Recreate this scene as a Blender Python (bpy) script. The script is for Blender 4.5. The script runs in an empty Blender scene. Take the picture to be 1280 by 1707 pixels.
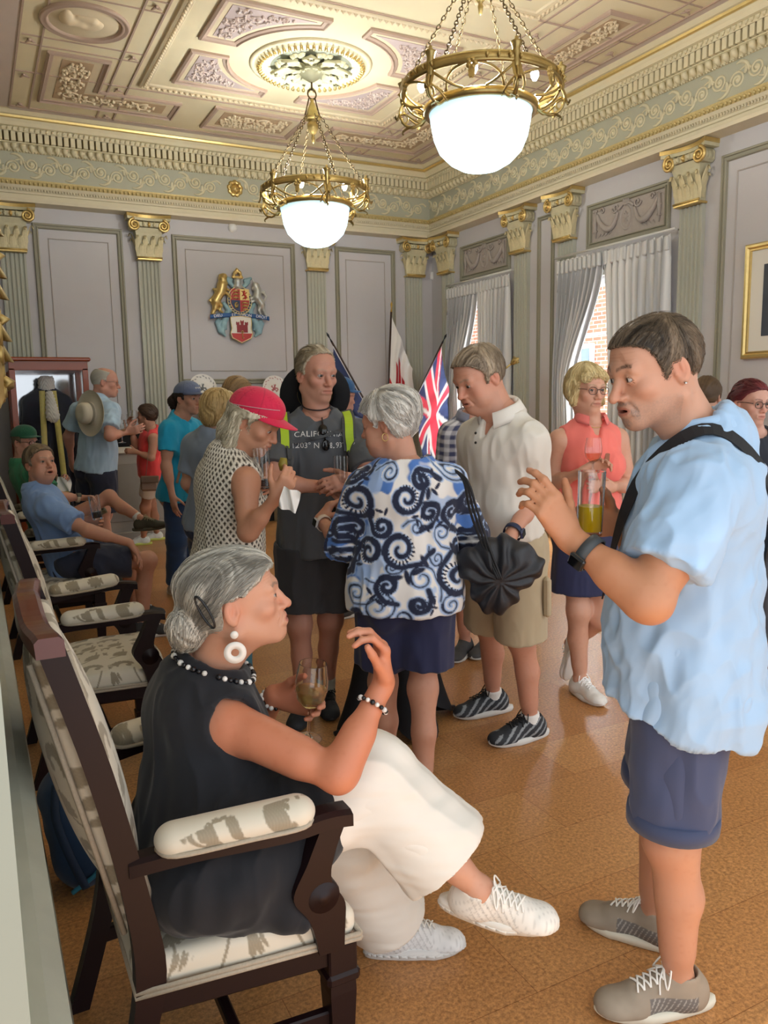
import bpy, math, random
import numpy as np
from mathutils import Vector, Matrix
from mathutils.bvhtree import BVHTree
random.seed(7); RNG = np.random.default_rng(7)
SC = bpy.context.scene
COL = SC.collection
A = lambda *v: np.array(v, float)
def nrm(v):
    v = np.asarray(v, float); return v / (np.linalg.norm(v) + 1e-12)
# ---------------------------------------------------------------- camera model (metres, z up; room axes x right, y along the room)
FPX = 1320.0
YAW, PITCH, ROLL = 0.474838898, 0.141006580, -0.0172569959
CAM = A(0, 0, 1.55)
def cam_axes():
    cy, sy, cp, sp = math.cos(YAW), math.sin(YAW), math.cos(PITCH), math.sin(PITCH)
    f = A(sy*cp, cy*cp, -sp); r = A(cy, -sy, 0); u = np.cross(r, f)
    c, s = math.cos(ROLL), math.sin(ROLL)
    return c*r + s*u, -s*r + c*u, f
CR, CU, CF = cam_axes()
VR = A(math.cos(YAW), -math.sin(YAW), 0); VF = A(math.sin(YAW), math.cos(YAW), 0); UP = A(0, 0, 1)
def ray(px, py): return CR*(px-640)/FPX - CU*(py-853.5)/FPX + CF
def W(px, py, dh):
    d = ray(px, py); return CAM + d*(dh/(d @ VF))
def onfloor(px, py, z=0.0):
    d = ray(px, py); return CAM + d*((z-CAM[2])/d[2])
def onaxis(px, py, ax, v):
    d = ray(px, py); return CAM + d*((v-CAM[ax])/d[ax])
def dh_of(p): return float((p-CAM) @ VF)
def d3(r, u, t): return nrm(r*VR + u*UP - t*VF)
# ---------------------------------------------------------------- colours and materials
def lin(c):
    if isinstance(c, str):
        c = [int(c[i:i+2], 16)/255 for i in (0, 2, 4)]
    return tuple((x/12.92 if x <= .04045 else ((x+.055)/1.055)**2.4) for x in c[:3])
def L4(c): return (*lin(c), 1.0)
MATS = {}
def newmat(name):
    m = bpy.data.materials.new(name); m.use_nodes = True
    nt = m.node_tree; b = nt.nodes['Principled BSDF']
    return m, nt, b
def setin(b, **k):
    for n, v in k.items():
        n = {'rough': 'Roughness', 'metal': 'Metallic', 'ior': 'IOR', 'trans': 'Transmission Weight', 'spec': 'Specular IOR Level',
             'sheen': 'Sheen Weight', 'coat': 'Coat Weight', 'alpha': 'Alpha', 'sss': 'Subsurface Weight', 'srough': 'Sheen Roughness'}[n]
        b.inputs[n].default_value = v
def bump(nt, b, scale, strength, dist=.002, kind='noise', detail=4, coord='Object', stretch=None):
    tc = nt.nodes.new('ShaderNodeTexCoord'); mp = nt.nodes.new('ShaderNodeMapping')
    nt.links.new(tc.outputs[coord], mp.inputs[0])
    if stretch: mp.inputs['Scale'].default_value = stretch
    if kind == 'noise':
        t = nt.nodes.new('ShaderNodeTexNoise'); t.inputs['Scale'].default_value = scale; t.inputs['Detail'].default_value = detail; o = t.outputs[0]
    elif kind == 'voronoi':
        t = nt.nodes.new('ShaderNodeTexVoronoi'); t.inputs['Scale'].default_value = scale; o = t.outputs[0]
    else:
        t = nt.nodes.new('ShaderNodeTexWave'); t.inputs['Scale'].default_value = scale; o = t.outputs[1]
    nt.links.new(mp.outputs[0], t.inputs[0])
    bn = nt.nodes.new('ShaderNodeBump'); bn.inputs['Strength'].default_value = strength; bn.inputs['Distance'].default_value = dist
    nt.links.new(o, bn.inputs['Height']); nt.links.new(bn.outputs[0], b.inputs['Normal'])
    return t
def mat(name, col, rough=.5, var=0, vscale=8, bs=0, bstr=.3, bkind='noise', **k):
    if name in MATS: return MATS[name]
    m, nt, b = newmat(name); b.inputs['Base Color'].default_value = L4(col); setin(b, rough=rough, **k)
    if var:
        tc = nt.nodes.new('ShaderNodeTexCoord'); t = nt.nodes.new('ShaderNodeTexNoise'); t.inputs['Scale'].default_value = vscale; t.inputs['Detail'].default_value = 5
        nt.links.new(tc.outputs['Object'], t.inputs[0])
        mx = nt.nodes.new('ShaderNodeMix'); mx.data_type = 'RGBA'
        c = np.array(lin(col)); mx.inputs[6].default_value = (*(c*(1-var)), 1); mx.inputs[7].default_value = (*np.minimum(c*(1+var), 1), 1)
        nt.links.new(t.outputs[0], mx.inputs[0]); nt.links.new(mx.outputs[2], b.inputs['Base Color'])
    if bs: bump(nt, b, bs, bstr, kind=bkind)
    MATS[name] = m; return m
def vcmat(name, rough=.7, bs=0, bstr=.2, bdist=.002, stretch=None, **k):
    """base colour read from the mesh's own colour attribute"""
    if name in MATS: return MATS[name]
    m, nt, b = newmat(name); setin(b, rough=rough, **k)
    a = nt.nodes.new('ShaderNodeAttribute'); a.attribute_name = 'Col'
    nt.links.new(a.outputs['Color'], b.inputs['Base Color'])
    if bs: bump(nt, b, bs, bstr, bdist, stretch=stretch)
    MATS[name] = m; return m
# ---------------------------------------------------------------- objects
def tag(o, label=None, cat=None, group=None, kind=None):
    if label: o['label'] = label
    if cat: o['category'] = cat
    if group: o['group'] = group
    if kind: o['kind'] = kind
    return o
def empty(name, loc=(0, 0, 0), rz=0):
    o = bpy.data.objects.new(name, None); COL.objects.link(o); o.location = loc; o.rotation_euler = (0, 0, rz); o.empty_display_size = .1
    return o
def link_mesh(name, me, mats, parent=None):
    for m in (mats if isinstance(mats, (list, tuple)) else [mats]): me.materials.append(m)
    o = bpy.data.objects.new(name, me); COL.objects.link(o)
    if parent is not None:
        o.parent = parent
        bpy_w = parent_world(parent); o.matrix_parent_inverse = bpy_w.inverted()
    return o
def parent_world(o):
    m = o.matrix_basis.copy()
    if o.parent is not None: m = parent_world(o.parent) @ o.matrix_parent_inverse @ m
    return m
def np_mesh(name, V, F, mats, parent=None, cols=None, smooth=True, mi=None):
    """V Nx3 world coords; F Mx4 or Mx3 array"""
    me = bpy.data.meshes.new(name); V = np.asarray(V, np.float32); F = np.asarray(F, np.int32)
    k = F.shape[1]
    me.vertices.add(len(V)); me.vertices.foreach_set('co', V.ravel())
    me.loops.add(F.size); me.loops.foreach_set('vertex_index', F.ravel())
    me.polygons.add(len(F)); me.polygons.foreach_set('loop_start', np.arange(0, F.size, k, dtype=np.int32))
    me.polygons.foreach_set('use_smooth', np.full(len(F), smooth))
    if mi is not None: me.polygons.foreach_set('material_index', np.asarray(mi, np.int32))
    me.update(calc_edges=True)
    if cols is not None:
        ca = me.color_attributes.new('Col', 'FLOAT_COLOR', 'POINT')
        c4 = np.ones((len(V), 4), np.float32); c4[:, :3] = cols; ca.data.foreach_set('color', c4.ravel())
    return link_mesh(name, me, mats, parent)
def sup(prof, e=.0008):
    """adds rings beside every corner of a lathe profile so that smooth shading stays true to it"""
    o = [prof[0]]
    for (a, b), (c, d) in zip(prof[:-1], prof[1:]):
        L = math.hypot(c-a, d-b)
        if L > 4*e: o += [(a+(c-a)*e/L, b+(d-b)*e/L), (c-(c-a)*e/L, d-(d-b)*e/L)]
        o.append((c, d))
    return o
class MB:
    """collects polygons; build() links them as one mesh object"""
    def __init__(s): s.v = []; s.f = []; s.m = []; s.s = []; s.c = []
    def add(s, vs, fs, m=0, smooth=False, col=None):
        b = len(s.v); s.v += [tuple(map(float, p)) for p in vs]; s.f += [tuple(b+i for i in f) for f in fs]
        s.m += [m]*len(fs); s.s += [smooth]*len(fs); s.c += [col if col is not None else (1, 1, 1)]*len(vs); return s
    def box(s, lo, hi, m=0, bev=0, col=None):
        x0, y0, z0 = lo; x1, y1, z1 = hi
        return s.obox(A((x0+x1)/2, (y0+y1)/2, (z0+z1)/2), A(1, 0, 0), A(0, 1, 0), A(0, 0, 1), abs(x1-x0)/2, abs(y1-y0)/2, abs(z1-z0)/2, m, bev, col)
    def obox(s, c, ax, ay, az, hx, hy, hz, m=0, bev=0, col=None):
        c = np.asarray(c, float)
        b = min(bev, hx*.9, hy*.9, hz*.9)
        if b <= 0:
            vs = [c+ax*hx*i+ay*hy*j+az*hz*k for k in (-1, 1) for j in (-1, 1) for i in (-1, 1)]
            return s.add(vs, [(0, 2, 3, 1), (4, 5, 7, 6), (0, 1, 5, 4), (2, 6, 7, 3), (0, 4, 6, 2), (1, 3, 7, 5)], m, False, col)
        vs = []; idx = {}
        for k in (-1, 1):
            for j in (-1, 1):
                for i in (-1, 1):
                    for a in range(3):
                        h = [hx-b, hy-b, hz-b]; h[a] += b
                        idx[(i, j, k, a)] = len(vs); vs.append(c+ax*h[0]*i+ay*h[1]*j+az*h[2]*k)
        fs = []
        for sg in (-1, 1):
            q = [(sg, j, k) for j, k in ((-1, -1), (1, -1), (1, 1), (-1, 1))]; q = q if sg > 0 else q[::-1]; fs.append([idx[(*t, 0)] for t in q])
            q = [(i, sg, k) for i, k in ((-1, -1), (-1, 1), (1, 1), (1, -1))]; q = q if sg > 0 else q[::-1]; fs.append([idx[(*t, 1)] for t in q])
            q = [(i, j, sg) for i, j in ((-1, -1), (1, -1), (1, 1), (-1, 1))]; q = q if sg > 0 else q[::-1]; fs.append([idx[(*t, 2)] for t in q])
        for j in (-1, 1):
            for k in (-1, 1):
                f = [idx[(-1, j, k, 1)], idx[(1, j, k, 1)], idx[(1, j, k, 2)], idx[(-1, j, k, 2)]]; fs.append(f if j*k > 0 else f[::-1])
        for i in (-1, 1):
            for k in (-1, 1):
                f = [idx[(i, -1, k, 2)], idx[(i, 1, k, 2)], idx[(i, 1, k, 0)], idx[(i, -1, k, 0)]]; fs.append(f if i*k > 0 else f[::-1])
        for i in (-1, 1):
            for j in (-1, 1):
                f = [idx[(i, j, -1, 0)], idx[(i, j, 1, 0)], idx[(i, j, 1, 1)], idx[(i, j, -1, 1)]]; fs.append(f if i*j > 0 else f[::-1])
        for i in (-1, 1):
            for j in (-1, 1):
                for k in (-1, 1):
                    f = [idx[(i, j, k, 0)], idx[(i, j, k, 1)], idx[(i, j, k, 2)]]; fs.append(f if i*j*k > 0 else f[::-1])
        return s.add(vs, fs, m, False, col)
    def tube(s, pts, r, n=8, m=0, closed=False, col=None, flat=1.0, nref=None, cap=True):
        pts = np.asarray(pts, float); N = len(pts); rs = np.broadcast_to(np.asarray(r, float), (N,))
        if closed: T = np.roll(pts, -1, 0)-np.roll(pts, 1, 0)
        else: T = np.gradient(pts, axis=0)
        T /= np.linalg.norm(T, axis=1)[:, None]+1e-12
        ref = np.asarray(nref, float) if nref is not None else (A(0, 0, 1) if abs(T[0][2]) < .9 else A(1, 0, 0))
        vs = []; nprev = None
        for i in range(N):
            base = ref if (nref is not None or nprev is None) else nprev
            nn = base-T[i]*(base @ T[i]); nn = nrm(nn); nprev = nn; bb = np.cross(T[i], nn)
            for k in range(n):
                a = 2*math.pi*k/n
                vs.append(pts[i]+rs[i]*(math.cos(a)*nn*flat+math.sin(a)*bb))
        fs = []
        for i in range(N if closed else N-1):
            j = (i+1) % N
            for k in range(n):
                l = (k+1) % n; fs.append((i*n+k, i*n+l, j*n+l, j*n+k))
        if not closed and cap: fs += [tuple(range(n))[::-1], tuple((N-1)*n+k for k in range(n))]
        return s.add(vs, fs, m, True, col)
    def lathe(s, prof, c=(0, 0, 0), n=32, m=0, col=None, axes=None):
        c = np.asarray(c, float); ax, ay, az = axes or (A(1, 0, 0), A(0, 1, 0), A(0, 0, 1)); vs = []
        for r, z in prof:
            for k in range(n):
                a = 2*math.pi*k/n; vs.append(c+ax*r*math.cos(a)+ay*r*math.sin(a)+az*z)
        fs = [(i*n+k, i*n+(k+1) % n, (i+1)*n+(k+1) % n, (i+1)*n+k) for i in range(len(prof)-1) for k in range(n)]
        return s.add(vs, fs, m, True, col)
    def prism(s, poly, o, ax, ay, az, h, m=0, smooth=False, col=None):
        """2D polygon extruded by h along az"""
        o = np.asarray(o, float); n = len(poly)
        vs = [o+ax*x+ay*y for x, y in poly]+[o+ax*x+ay*y+az*h for x, y in poly]
        fs = [tuple(range(n))[::-1], tuple(range(n, 2*n))]
        s.add(vs, fs, m, False, col)
        return s.add(vs, [(i, (i+1) % n, n+(i+1) % n, n+i) for i in range(n)], m, smooth, col)
    def grid(s, P, m=0, smooth=True, closed_u=False, col=None):
        """P: array (nu,nv,3)"""
        nu, nv = P.shape[:2]
        fs = [(i*nv+j, ((i+1) % nu)*nv+j, ((i+1) % nu)*nv+j+1, i*nv+j+1) for i in range(nu if closed_u else nu-1) for j in range(nv-1)]
        return s.add(P.reshape(-1, 3), fs, m, smooth, col)
    def sweep(s, path, prof, nup, m=0, closed=False, smooth=False):
        """profile points (a,b): a along the in-plane left normal of the path, b along nup; mitred corners"""
        path = [np.asarray(p, float) for p in path]; N = len(path); nup = nrm(nup); P = np.zeros((N, len(prof), 3))
        for i in range(N):
            d0 = nrm(path[i]-path[i-1]) if (closed or i > 0) else None
            d1 = nrm(path[(i+1) % N]-path[i]) if (closed or i < N-1) else None
            d0 = d1 if d0 is None else d0; d1 = d0 if d1 is None else d1
            n0, n1 = np.cross(nup, d0), np.cross(nup, d1)
            mm = nrm(n0+n1); mm = mm/max(.2, mm @ n0)
            for k, (a, b) in enumerate(prof): P[i, k] = path[i]+mm*a+nup*b
        nu, nv = N, len(prof)
        fs = [(i*nv+j, i*nv+j+1, ((i+1) % nu)*nv+j+1, ((i+1) % nu)*nv+j) for i in range(nu if closed else nu-1) for j in range(nv-1)]
        return s.add(P.reshape(-1, 3), fs, m, smooth)
    def build(s, name, mats, parent=None, usecol=False):
        me = bpy.data.meshes.new(name); me.from_pydata(s.v, [], s.f)
        recalc = name in ('glass', 'wine', 'drink', 'lens', 'glass_bowl', 'glass_pane')
        me.polygons.foreach_set('material_index', np.array(s.m, np.int32)); me.polygons.foreach_set('use_smooth', np.array(s.s))
        if usecol:
            ca = me.color_attributes.new('Col', 'FLOAT_COLOR', 'POINT')
            c4 = np.ones((len(s.v), 4), np.float32); c4[:, :3] = np.array(s.c); ca.data.foreach_set('color', c4.ravel())
        if recalc:
            import bmesh
            bm = bmesh.new(); bm.from_mesh(me); bmesh.ops.remove_doubles(bm, verts=bm.verts, dist=1e-6); bmesh.ops.recalc_face_normals(bm, faces=bm.faces); bm.to_mesh(me); bm.free()
        me.update()
        return link_mesh(name, me, mats, parent)
def spline(pts, n=8, closed=False):
    """Catmull-Rom through pts"""
    P = np.asarray(pts, float); N = len(P); out = []
    for i in range(N if closed else N-1):
        if closed: p0, p1, p2, p3 = P[i-1], P[i], P[(i+1) % N], P[(i+2) % N]
        else: p0, p1, p2, p3 = P[max(i-1, 0)], P[i], P[i+1], P[min(i+2, N-1)]
        for k in range(n):
            t = k/n; out.append(.5*((2*p1)+(p2-p0)*t+(2*p0-5*p1+4*p2-p3)*t*t+(3*p1-p0-3*p2+p3)*t**3))
    if not closed: out.append(P[-1])
    return np.array(out)
def copy_tree(o, parent=None):
    c = o.copy(); COL.objects.link(c)
    if parent is not None: c.parent = parent
    for ch in [x for x in bpy.data.objects if x.parent == o]: copy_tree(ch, c)
    return c
# ---------------------------------------------------------------- noise
_LAT = RNG.random((32, 32, 32)).astype(np.float32)
def noise(P):
    """value noise in [-1,1], P Nx3"""
    P = np.asarray(P, np.float32); i = np.floor(P).astype(np.int32); f = P-i; f = f*f*(3-2*f)
    r = 0
    for dx in (0, 1):
        for dy in (0, 1):
            for dz in (0, 1):
                w = (f[:, 0] if dx else 1-f[:, 0])*(f[:, 1] if dy else 1-f[:, 1])*(f[:, 2] if dz else 1-f[:, 2])
                r = r+w*_LAT[(i[:, 0]+dx) & 31, (i[:, 1]+dy) & 31, (i[:, 2]+dz) & 31]
    return r*2-1
def fbm(P, o=3):
    r = 0; a = 1; P = np.asarray(P, np.float32)
    for k in range(o): r = r+a*noise(P*(2**k)+17.3*k); a *= .5
    return r
# ---------------------------------------------------------------- implicit bodies
class Vol:
    """distance field on a grid; shapes are blended in and the surface is then meshed"""
    def __init__(s, lo, hi, h):
        s.lo = np.asarray(lo, float); s.h = h; s.n = np.ceil((np.asarray(hi, float)-s.lo)/h).astype(int)+1
        s.D = np.full(tuple(s.n), .2, np.float32)
        s.ax = [(s.lo[i]+h*np.arange(s.n[i])).astype(np.float32) for i in range(3)]
    def sub(s, lo, hi):
        a = np.maximum(np.floor((np.asarray(lo)-s.lo)/s.h).astype(int), 0); b = np.minimum(np.ceil((np.asarray(hi)-s.lo)/s.h).astype(int)+1, s.n)
        if np.any(b <= a): return None, None
        sl = tuple(slice(a[i], b[i]) for i in range(3))
        return sl, (s.ax[0][sl[0]][:, None, None], s.ax[1][sl[1]][None, :, None], s.ax[2][sl[2]][None, None, :])
    def prim(s, pr, k=.02, mode='add'):
        lo, hi, f = pr; m = max(k, .0)+3*s.h
        sl, X = s.sub(lo-m, hi+m)
        if sl is None: return s
        d = f(*X); o = s.D[sl]
        if mode == 'add':
            if k > 0:
                hh = np.maximum(k-np.abs(o-d), 0)/k; s.D[sl] = np.minimum(o, d)-hh*hh*k*.25
            else: s.D[sl] = np.minimum(o, d)
        else:
            d = -d
            if k > 0:
                hh = np.maximum(k-np.abs(o-d), 0)/k; s.D[sl] = np.maximum(o, d)+hh*hh*k*.25
            else: s.D[sl] = np.maximum(o, d)
        return s
    def cut(s, p, n):
        """remove everything on the side n points to"""
        p = np.asarray(p, float); n = nrm(n)
        d = (s.ax[0]*n[0]).astype(np.float32)[:, None, None]+(s.ax[1]*n[1]).astype(np.float32)[None, :, None]+(s.ax[2]*n[2]).astype(np.float32)[None, None, :]-np.float32(p @ n)
        s.D = np.maximum(s.D, d); return s
    def shell(s, t): s.D = np.maximum(s.D, -(s.D+t)); return s
    def mesh(s, smooth=2):
        D = s.D; D[0] = D[-1] = .1; D[:, 0] = D[:, -1] = .1; D[:, :, 0] = D[:, :, -1] = .1
        I = D < 0; nx, ny, nz = (x-1 for x in s.n)
        al = I[:-1]; bl = I[1:]; an = al & bl; orr = al | bl
        an = an[:, :-1] & an[:, 1:]; orr = orr[:, :-1] | orr[:, 1:]
        an = an[:, :, :-1] & an[:, :, 1:]; orr = orr[:, :, :-1] | orr[:, :, 1:]
        act = np.flatnonzero((orr & ~an).ravel())
        if len(act) == 0: return np.zeros((0, 3)), np.zeros((0, 4), int)
        ci, r = np.divmod(act, ny*nz); cj, ck = np.divmod(r, nz)
        cor = np.stack([D[ci+dx, cj+dy, ck+dz] for dx in (0, 1) for dy in (0, 1) for dz in (0, 1)], 1)
        off = np.array([(dx, dy, dz) for dx in (0, 1) for dy in (0, 1) for dz in (0, 1)], np.float32)
        acc = np.zeros((len(act), 3), np.float32); cnt = np.zeros(len(act), np.float32)
        for a in range(8):
            for b in range(a+1, 8):
                if bin(a ^ b).count('1') != 1: continue
                va, vb = cor[:, a], cor[:, b]; m = (va < 0) != (vb < 0)
                t = np.where(m, va/np.where(m, va-vb, 1), 0)[:, None]
                acc += np.where(m[:, None], off[a]+(off[b]-off[a])*t, 0); cnt += m
        V = (np.stack([ci, cj, ck], 1)+acc/cnt[:, None])*s.h+s.lo
        Q = []
        for ax in range(3):
            sl0 = [slice(1, -1)]*3; sl1 = [slice(1, -1)]*3; sl0[ax] = slice(0, -1); sl1[ax] = slice(1, None)
            A0 = I[tuple(sl0)]; A1 = I[tuple(sl1)]; e = np.argwhere(A0 != A1)
            if len(e) == 0: continue
            fl = A0[tuple(e.T)]
            base = e+1; base[:, ax] -= 1
            u, v = [(1, 2), (2, 0), (0, 1)][ax]
            ids = []
            for du, dv in ((-1, -1), (0, -1), (0, 0), (-1, 0)):
                c = base.copy(); c[:, u] += du; c[:, v] += dv
                ids.append(np.searchsorted(act, (c[:, 0]*ny+c[:, 1])*nz+c[:, 2]))
            q = np.stack(ids, 1); q[~fl] = q[~fl][:, ::-1]; Q.append(q)
        Q = np.concatenate(Q)
        V = relax(V, Q, smooth)
        return V, Q
def relax(V, Q, it=2, lam=.5):
    if it <= 0: return V
    e = np.concatenate([Q[:, [0, 1]], Q[:, [1, 2]], Q[:, [2, 3]], Q[:, [3, 0]]]); n = len(V)
    cnt = np.bincount(e[:, 0], minlength=n)+np.bincount(e[:, 1], minlength=n)
    for k in range(it):
        l = lam if k % 2 == 0 else -lam*.9
        S = np.stack([np.bincount(e[:, 0], V[e[:, 1], c], n)+np.bincount(e[:, 1], V[e[:, 0], c], n) for c in range(3)], 1)/np.maximum(cnt, 1)[:, None]
        V = V+(S-V)*l
    return V
def normals(V, Q):
    a, b, c, d = V[Q[:, 0]], V[Q[:, 1]], V[Q[:, 2]], V[Q[:, 3]]
    fn = np.cross(c-a, d-b); N = np.zeros_like(V)
    for k in range(4):
        for c_ in range(3): N[:, c_] += np.bincount(Q[:, k], fn[:, c_], len(V))
    return N/(np.linalg.norm(N, axis=1)[:, None]+1e-12)
def p_cap(a, b, ra, rb):
    a = np.asarray(a, float); b = np.asarray(b, float); ba = b-a; L2 = max(ba @ ba, 1e-9); m = max(ra, rb)
    def f(X, Y, Z):
        X = X-np.float32(a[0]); Y = Y-np.float32(a[1]); Z = Z-np.float32(a[2])
        t = np.clip((X*np.float32(ba[0])+Y*np.float32(ba[1])+Z*np.float32(ba[2]))/np.float32(L2), 0, 1)
        return np.sqrt((X-t*np.float32(ba[0]))**2+(Y-t*np.float32(ba[1]))**2+(Z-t*np.float32(ba[2]))**2)-(np.float32(ra)+t*np.float32(rb-ra))
    return np.minimum(a, b)-m, np.maximum(a, b)+m, f
def p_ccap(a, b, ra, rb, ext=0):
    """tapered limb sleeve cut flat at b"""
    lo, hi, g = p_cap(a, b, ra, rb); a = np.asarray(a, float); b = np.asarray(b, float); n = nrm(b-a)
    def f(X, Y, Z):
        return np.maximum(g(X, Y, Z), X*np.float32(n[0])+Y*np.float32(n[1])+Z*np.float32(n[2])-np.float32(b @ n))
    return lo, hi, f
def p_fcap(a, b, ra, rb, axis, flat):
    """capsule whose section is scaled by flat along axis"""
    a = np.asarray(a, float); b = np.asarray(b, float); axis = nrm(axis); m = max(ra, rb)*max(1, flat); q = np.float32(1/flat-1)
    ba = b-a; ba2 = ba+axis*(ba @ axis)*(1/flat-1); L2 = max(ba2 @ ba2, 1e-9); x = axis.astype(np.float32); e = ba2.astype(np.float32)
    def f(X, Y, Z):
        X = X-np.float32(a[0]); Y = Y-np.float32(a[1]); Z = Z-np.float32(a[2])
        s = (X*x[0]+Y*x[1]+Z*x[2])*q
        X = X+s*x[0]; Y = Y+s*x[1]; Z = Z+s*x[2]
        t = np.clip((X*e[0]+Y*e[1]+Z*e[2])/np.float32(L2), 0, 1)
        r = np.float32(ra)+t*np.float32(rb-ra)
        return (np.sqrt((X-t*e[0])**2+(Y-t*e[1])**2+(Z-t*e[2])**2)-r)*np.float32(min(1, .5*(1+flat)))
    return np.minimum(a, b)-m, np.maximum(a, b)+m, f
def p_ell(c, r, R=None):
    c = np.asarray(c, float); r = np.asarray(r, float)*np.ones(3); m = max(r)
    if R is None:
        ext = r
        def f(X, Y, Z):
            x = (X-np.float32(c[0])); y = (Y-np.float32(c[1])); z = (Z-np.float32(c[2]))
            k0 = np.sqrt((x/np.float32(r[0]))**2+(y/np.float32(r[1]))**2+(z/np.float32(r[2]))**2)
            k1 = np.sqrt((x/np.float32(r[0]**2))**2+(y/np.float32(r[1]**2))**2+(z/np.float32(r[2]**2))**2)+np.float32(1e-6)
            return k0*(k0-1)/k1
    else:
        R = np.asarray(R, np.float32); ext = np.sqrt(((R*r)**2).sum(1))
        def f(X, Y, Z):
            X = X-np.float32(c[0]); Y = Y-np.float32(c[1]); Z = Z-np.float32(c[2])
            x = X*R[0, 0]+Y*R[1, 0]+Z*R[2, 0]; y = X*R[0, 1]+Y*R[1, 1]+Z*R[2, 1]; z = X*R[0, 2]+Y*R[1, 2]+Z*R[2, 2]
            k0 = np.sqrt((x/np.float32(r[0]))**2+(y/np.float32(r[1]))**2+(z/np.float32(r[2]))**2)
            k1 = np.sqrt((x/np.float32(r[0]**2))**2+(y/np.float32(r[1]**2))**2+(z/np.float32(r[2]**2))**2)+np.float32(1e-6)
            return k0*(k0-1)/k1
    return c-ext, c+ext, f
def p_box(c, r, R=None, rad=.005):
    c = np.asarray(c, float); r = np.asarray(r, float); R = np.eye(3) if R is None else np.asarray(R, float); ext = np.abs(R*r).sum(1)
    Rf = R.astype(np.float32)
    def f(X, Y, Z):
        X = X-np.float32(c[0]); Y = Y-np.float32(c[1]); Z = Z-np.float32(c[2])
        q = [np.abs(X*Rf[0, i]+Y*Rf[1, i]+Z*Rf[2, i])-np.float32(r[i]-rad) for i in range(3)]
        return np.sqrt(sum(np.maximum(v, 0)**2 for v in q))+np.minimum(np.maximum(np.maximum(q[0], q[1]), q[2]), 0)-np.float32(rad)
    return c-ext, c+ext, f
def frame(fwd, up=UP):
    """columns right, forward, up"""
    f = nrm(fwd); r = np.cross(f, up); r = nrm(r); u = np.cross(r, f)
    return np.stack([r, f, u], 1)
# ================================================================ people
SKIN = vcmat('skin', .48, 260, .12, .0008, sss=.08, spec=.42)
for n_ in SKIN.node_tree.nodes:
    if n_.type == 'BSDF_PRINCIPLED': n_.inputs['Subsurface Radius'].default_value = (1, .35, .2); n_.inputs['Subsurface Scale'].default_value = .006
CLOTH = vcmat('cloth', .85, 900, .25, .0006, sheen=.15)
HAIRM = vcmat('hair_fibre', .5, 300, .3, .0008, spec=.35)
LEATHER = vcmat('shoe_fabric', .7, 500, .3, .0006)
EYEM = vcmat('eyeball', .08)
BLACKP = mat('black_plastic', '15161a', .35)
GLASSM = mat('clear_glass', 'ffffff', .02, trans=1.0, ior=1.45)
LENSM = mat('spectacle_lens', 'ffffff', .0, trans=1.0, ior=1.05)

class Head:
    """head in its own axes: x right, y forward, z up, origin between the ears"""
    def __init__(s, c, R, k, sp): s.c, s.R, s.k, s.sp = np.asarray(c, float), R, k, sp
    def w(s, l): return s.c+(np.asarray(l, float)*s.k) @ s.R.T
    def l(s, w): return ((np.asarray(w, float)-s.c) @ s.R)/s.k

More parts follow.
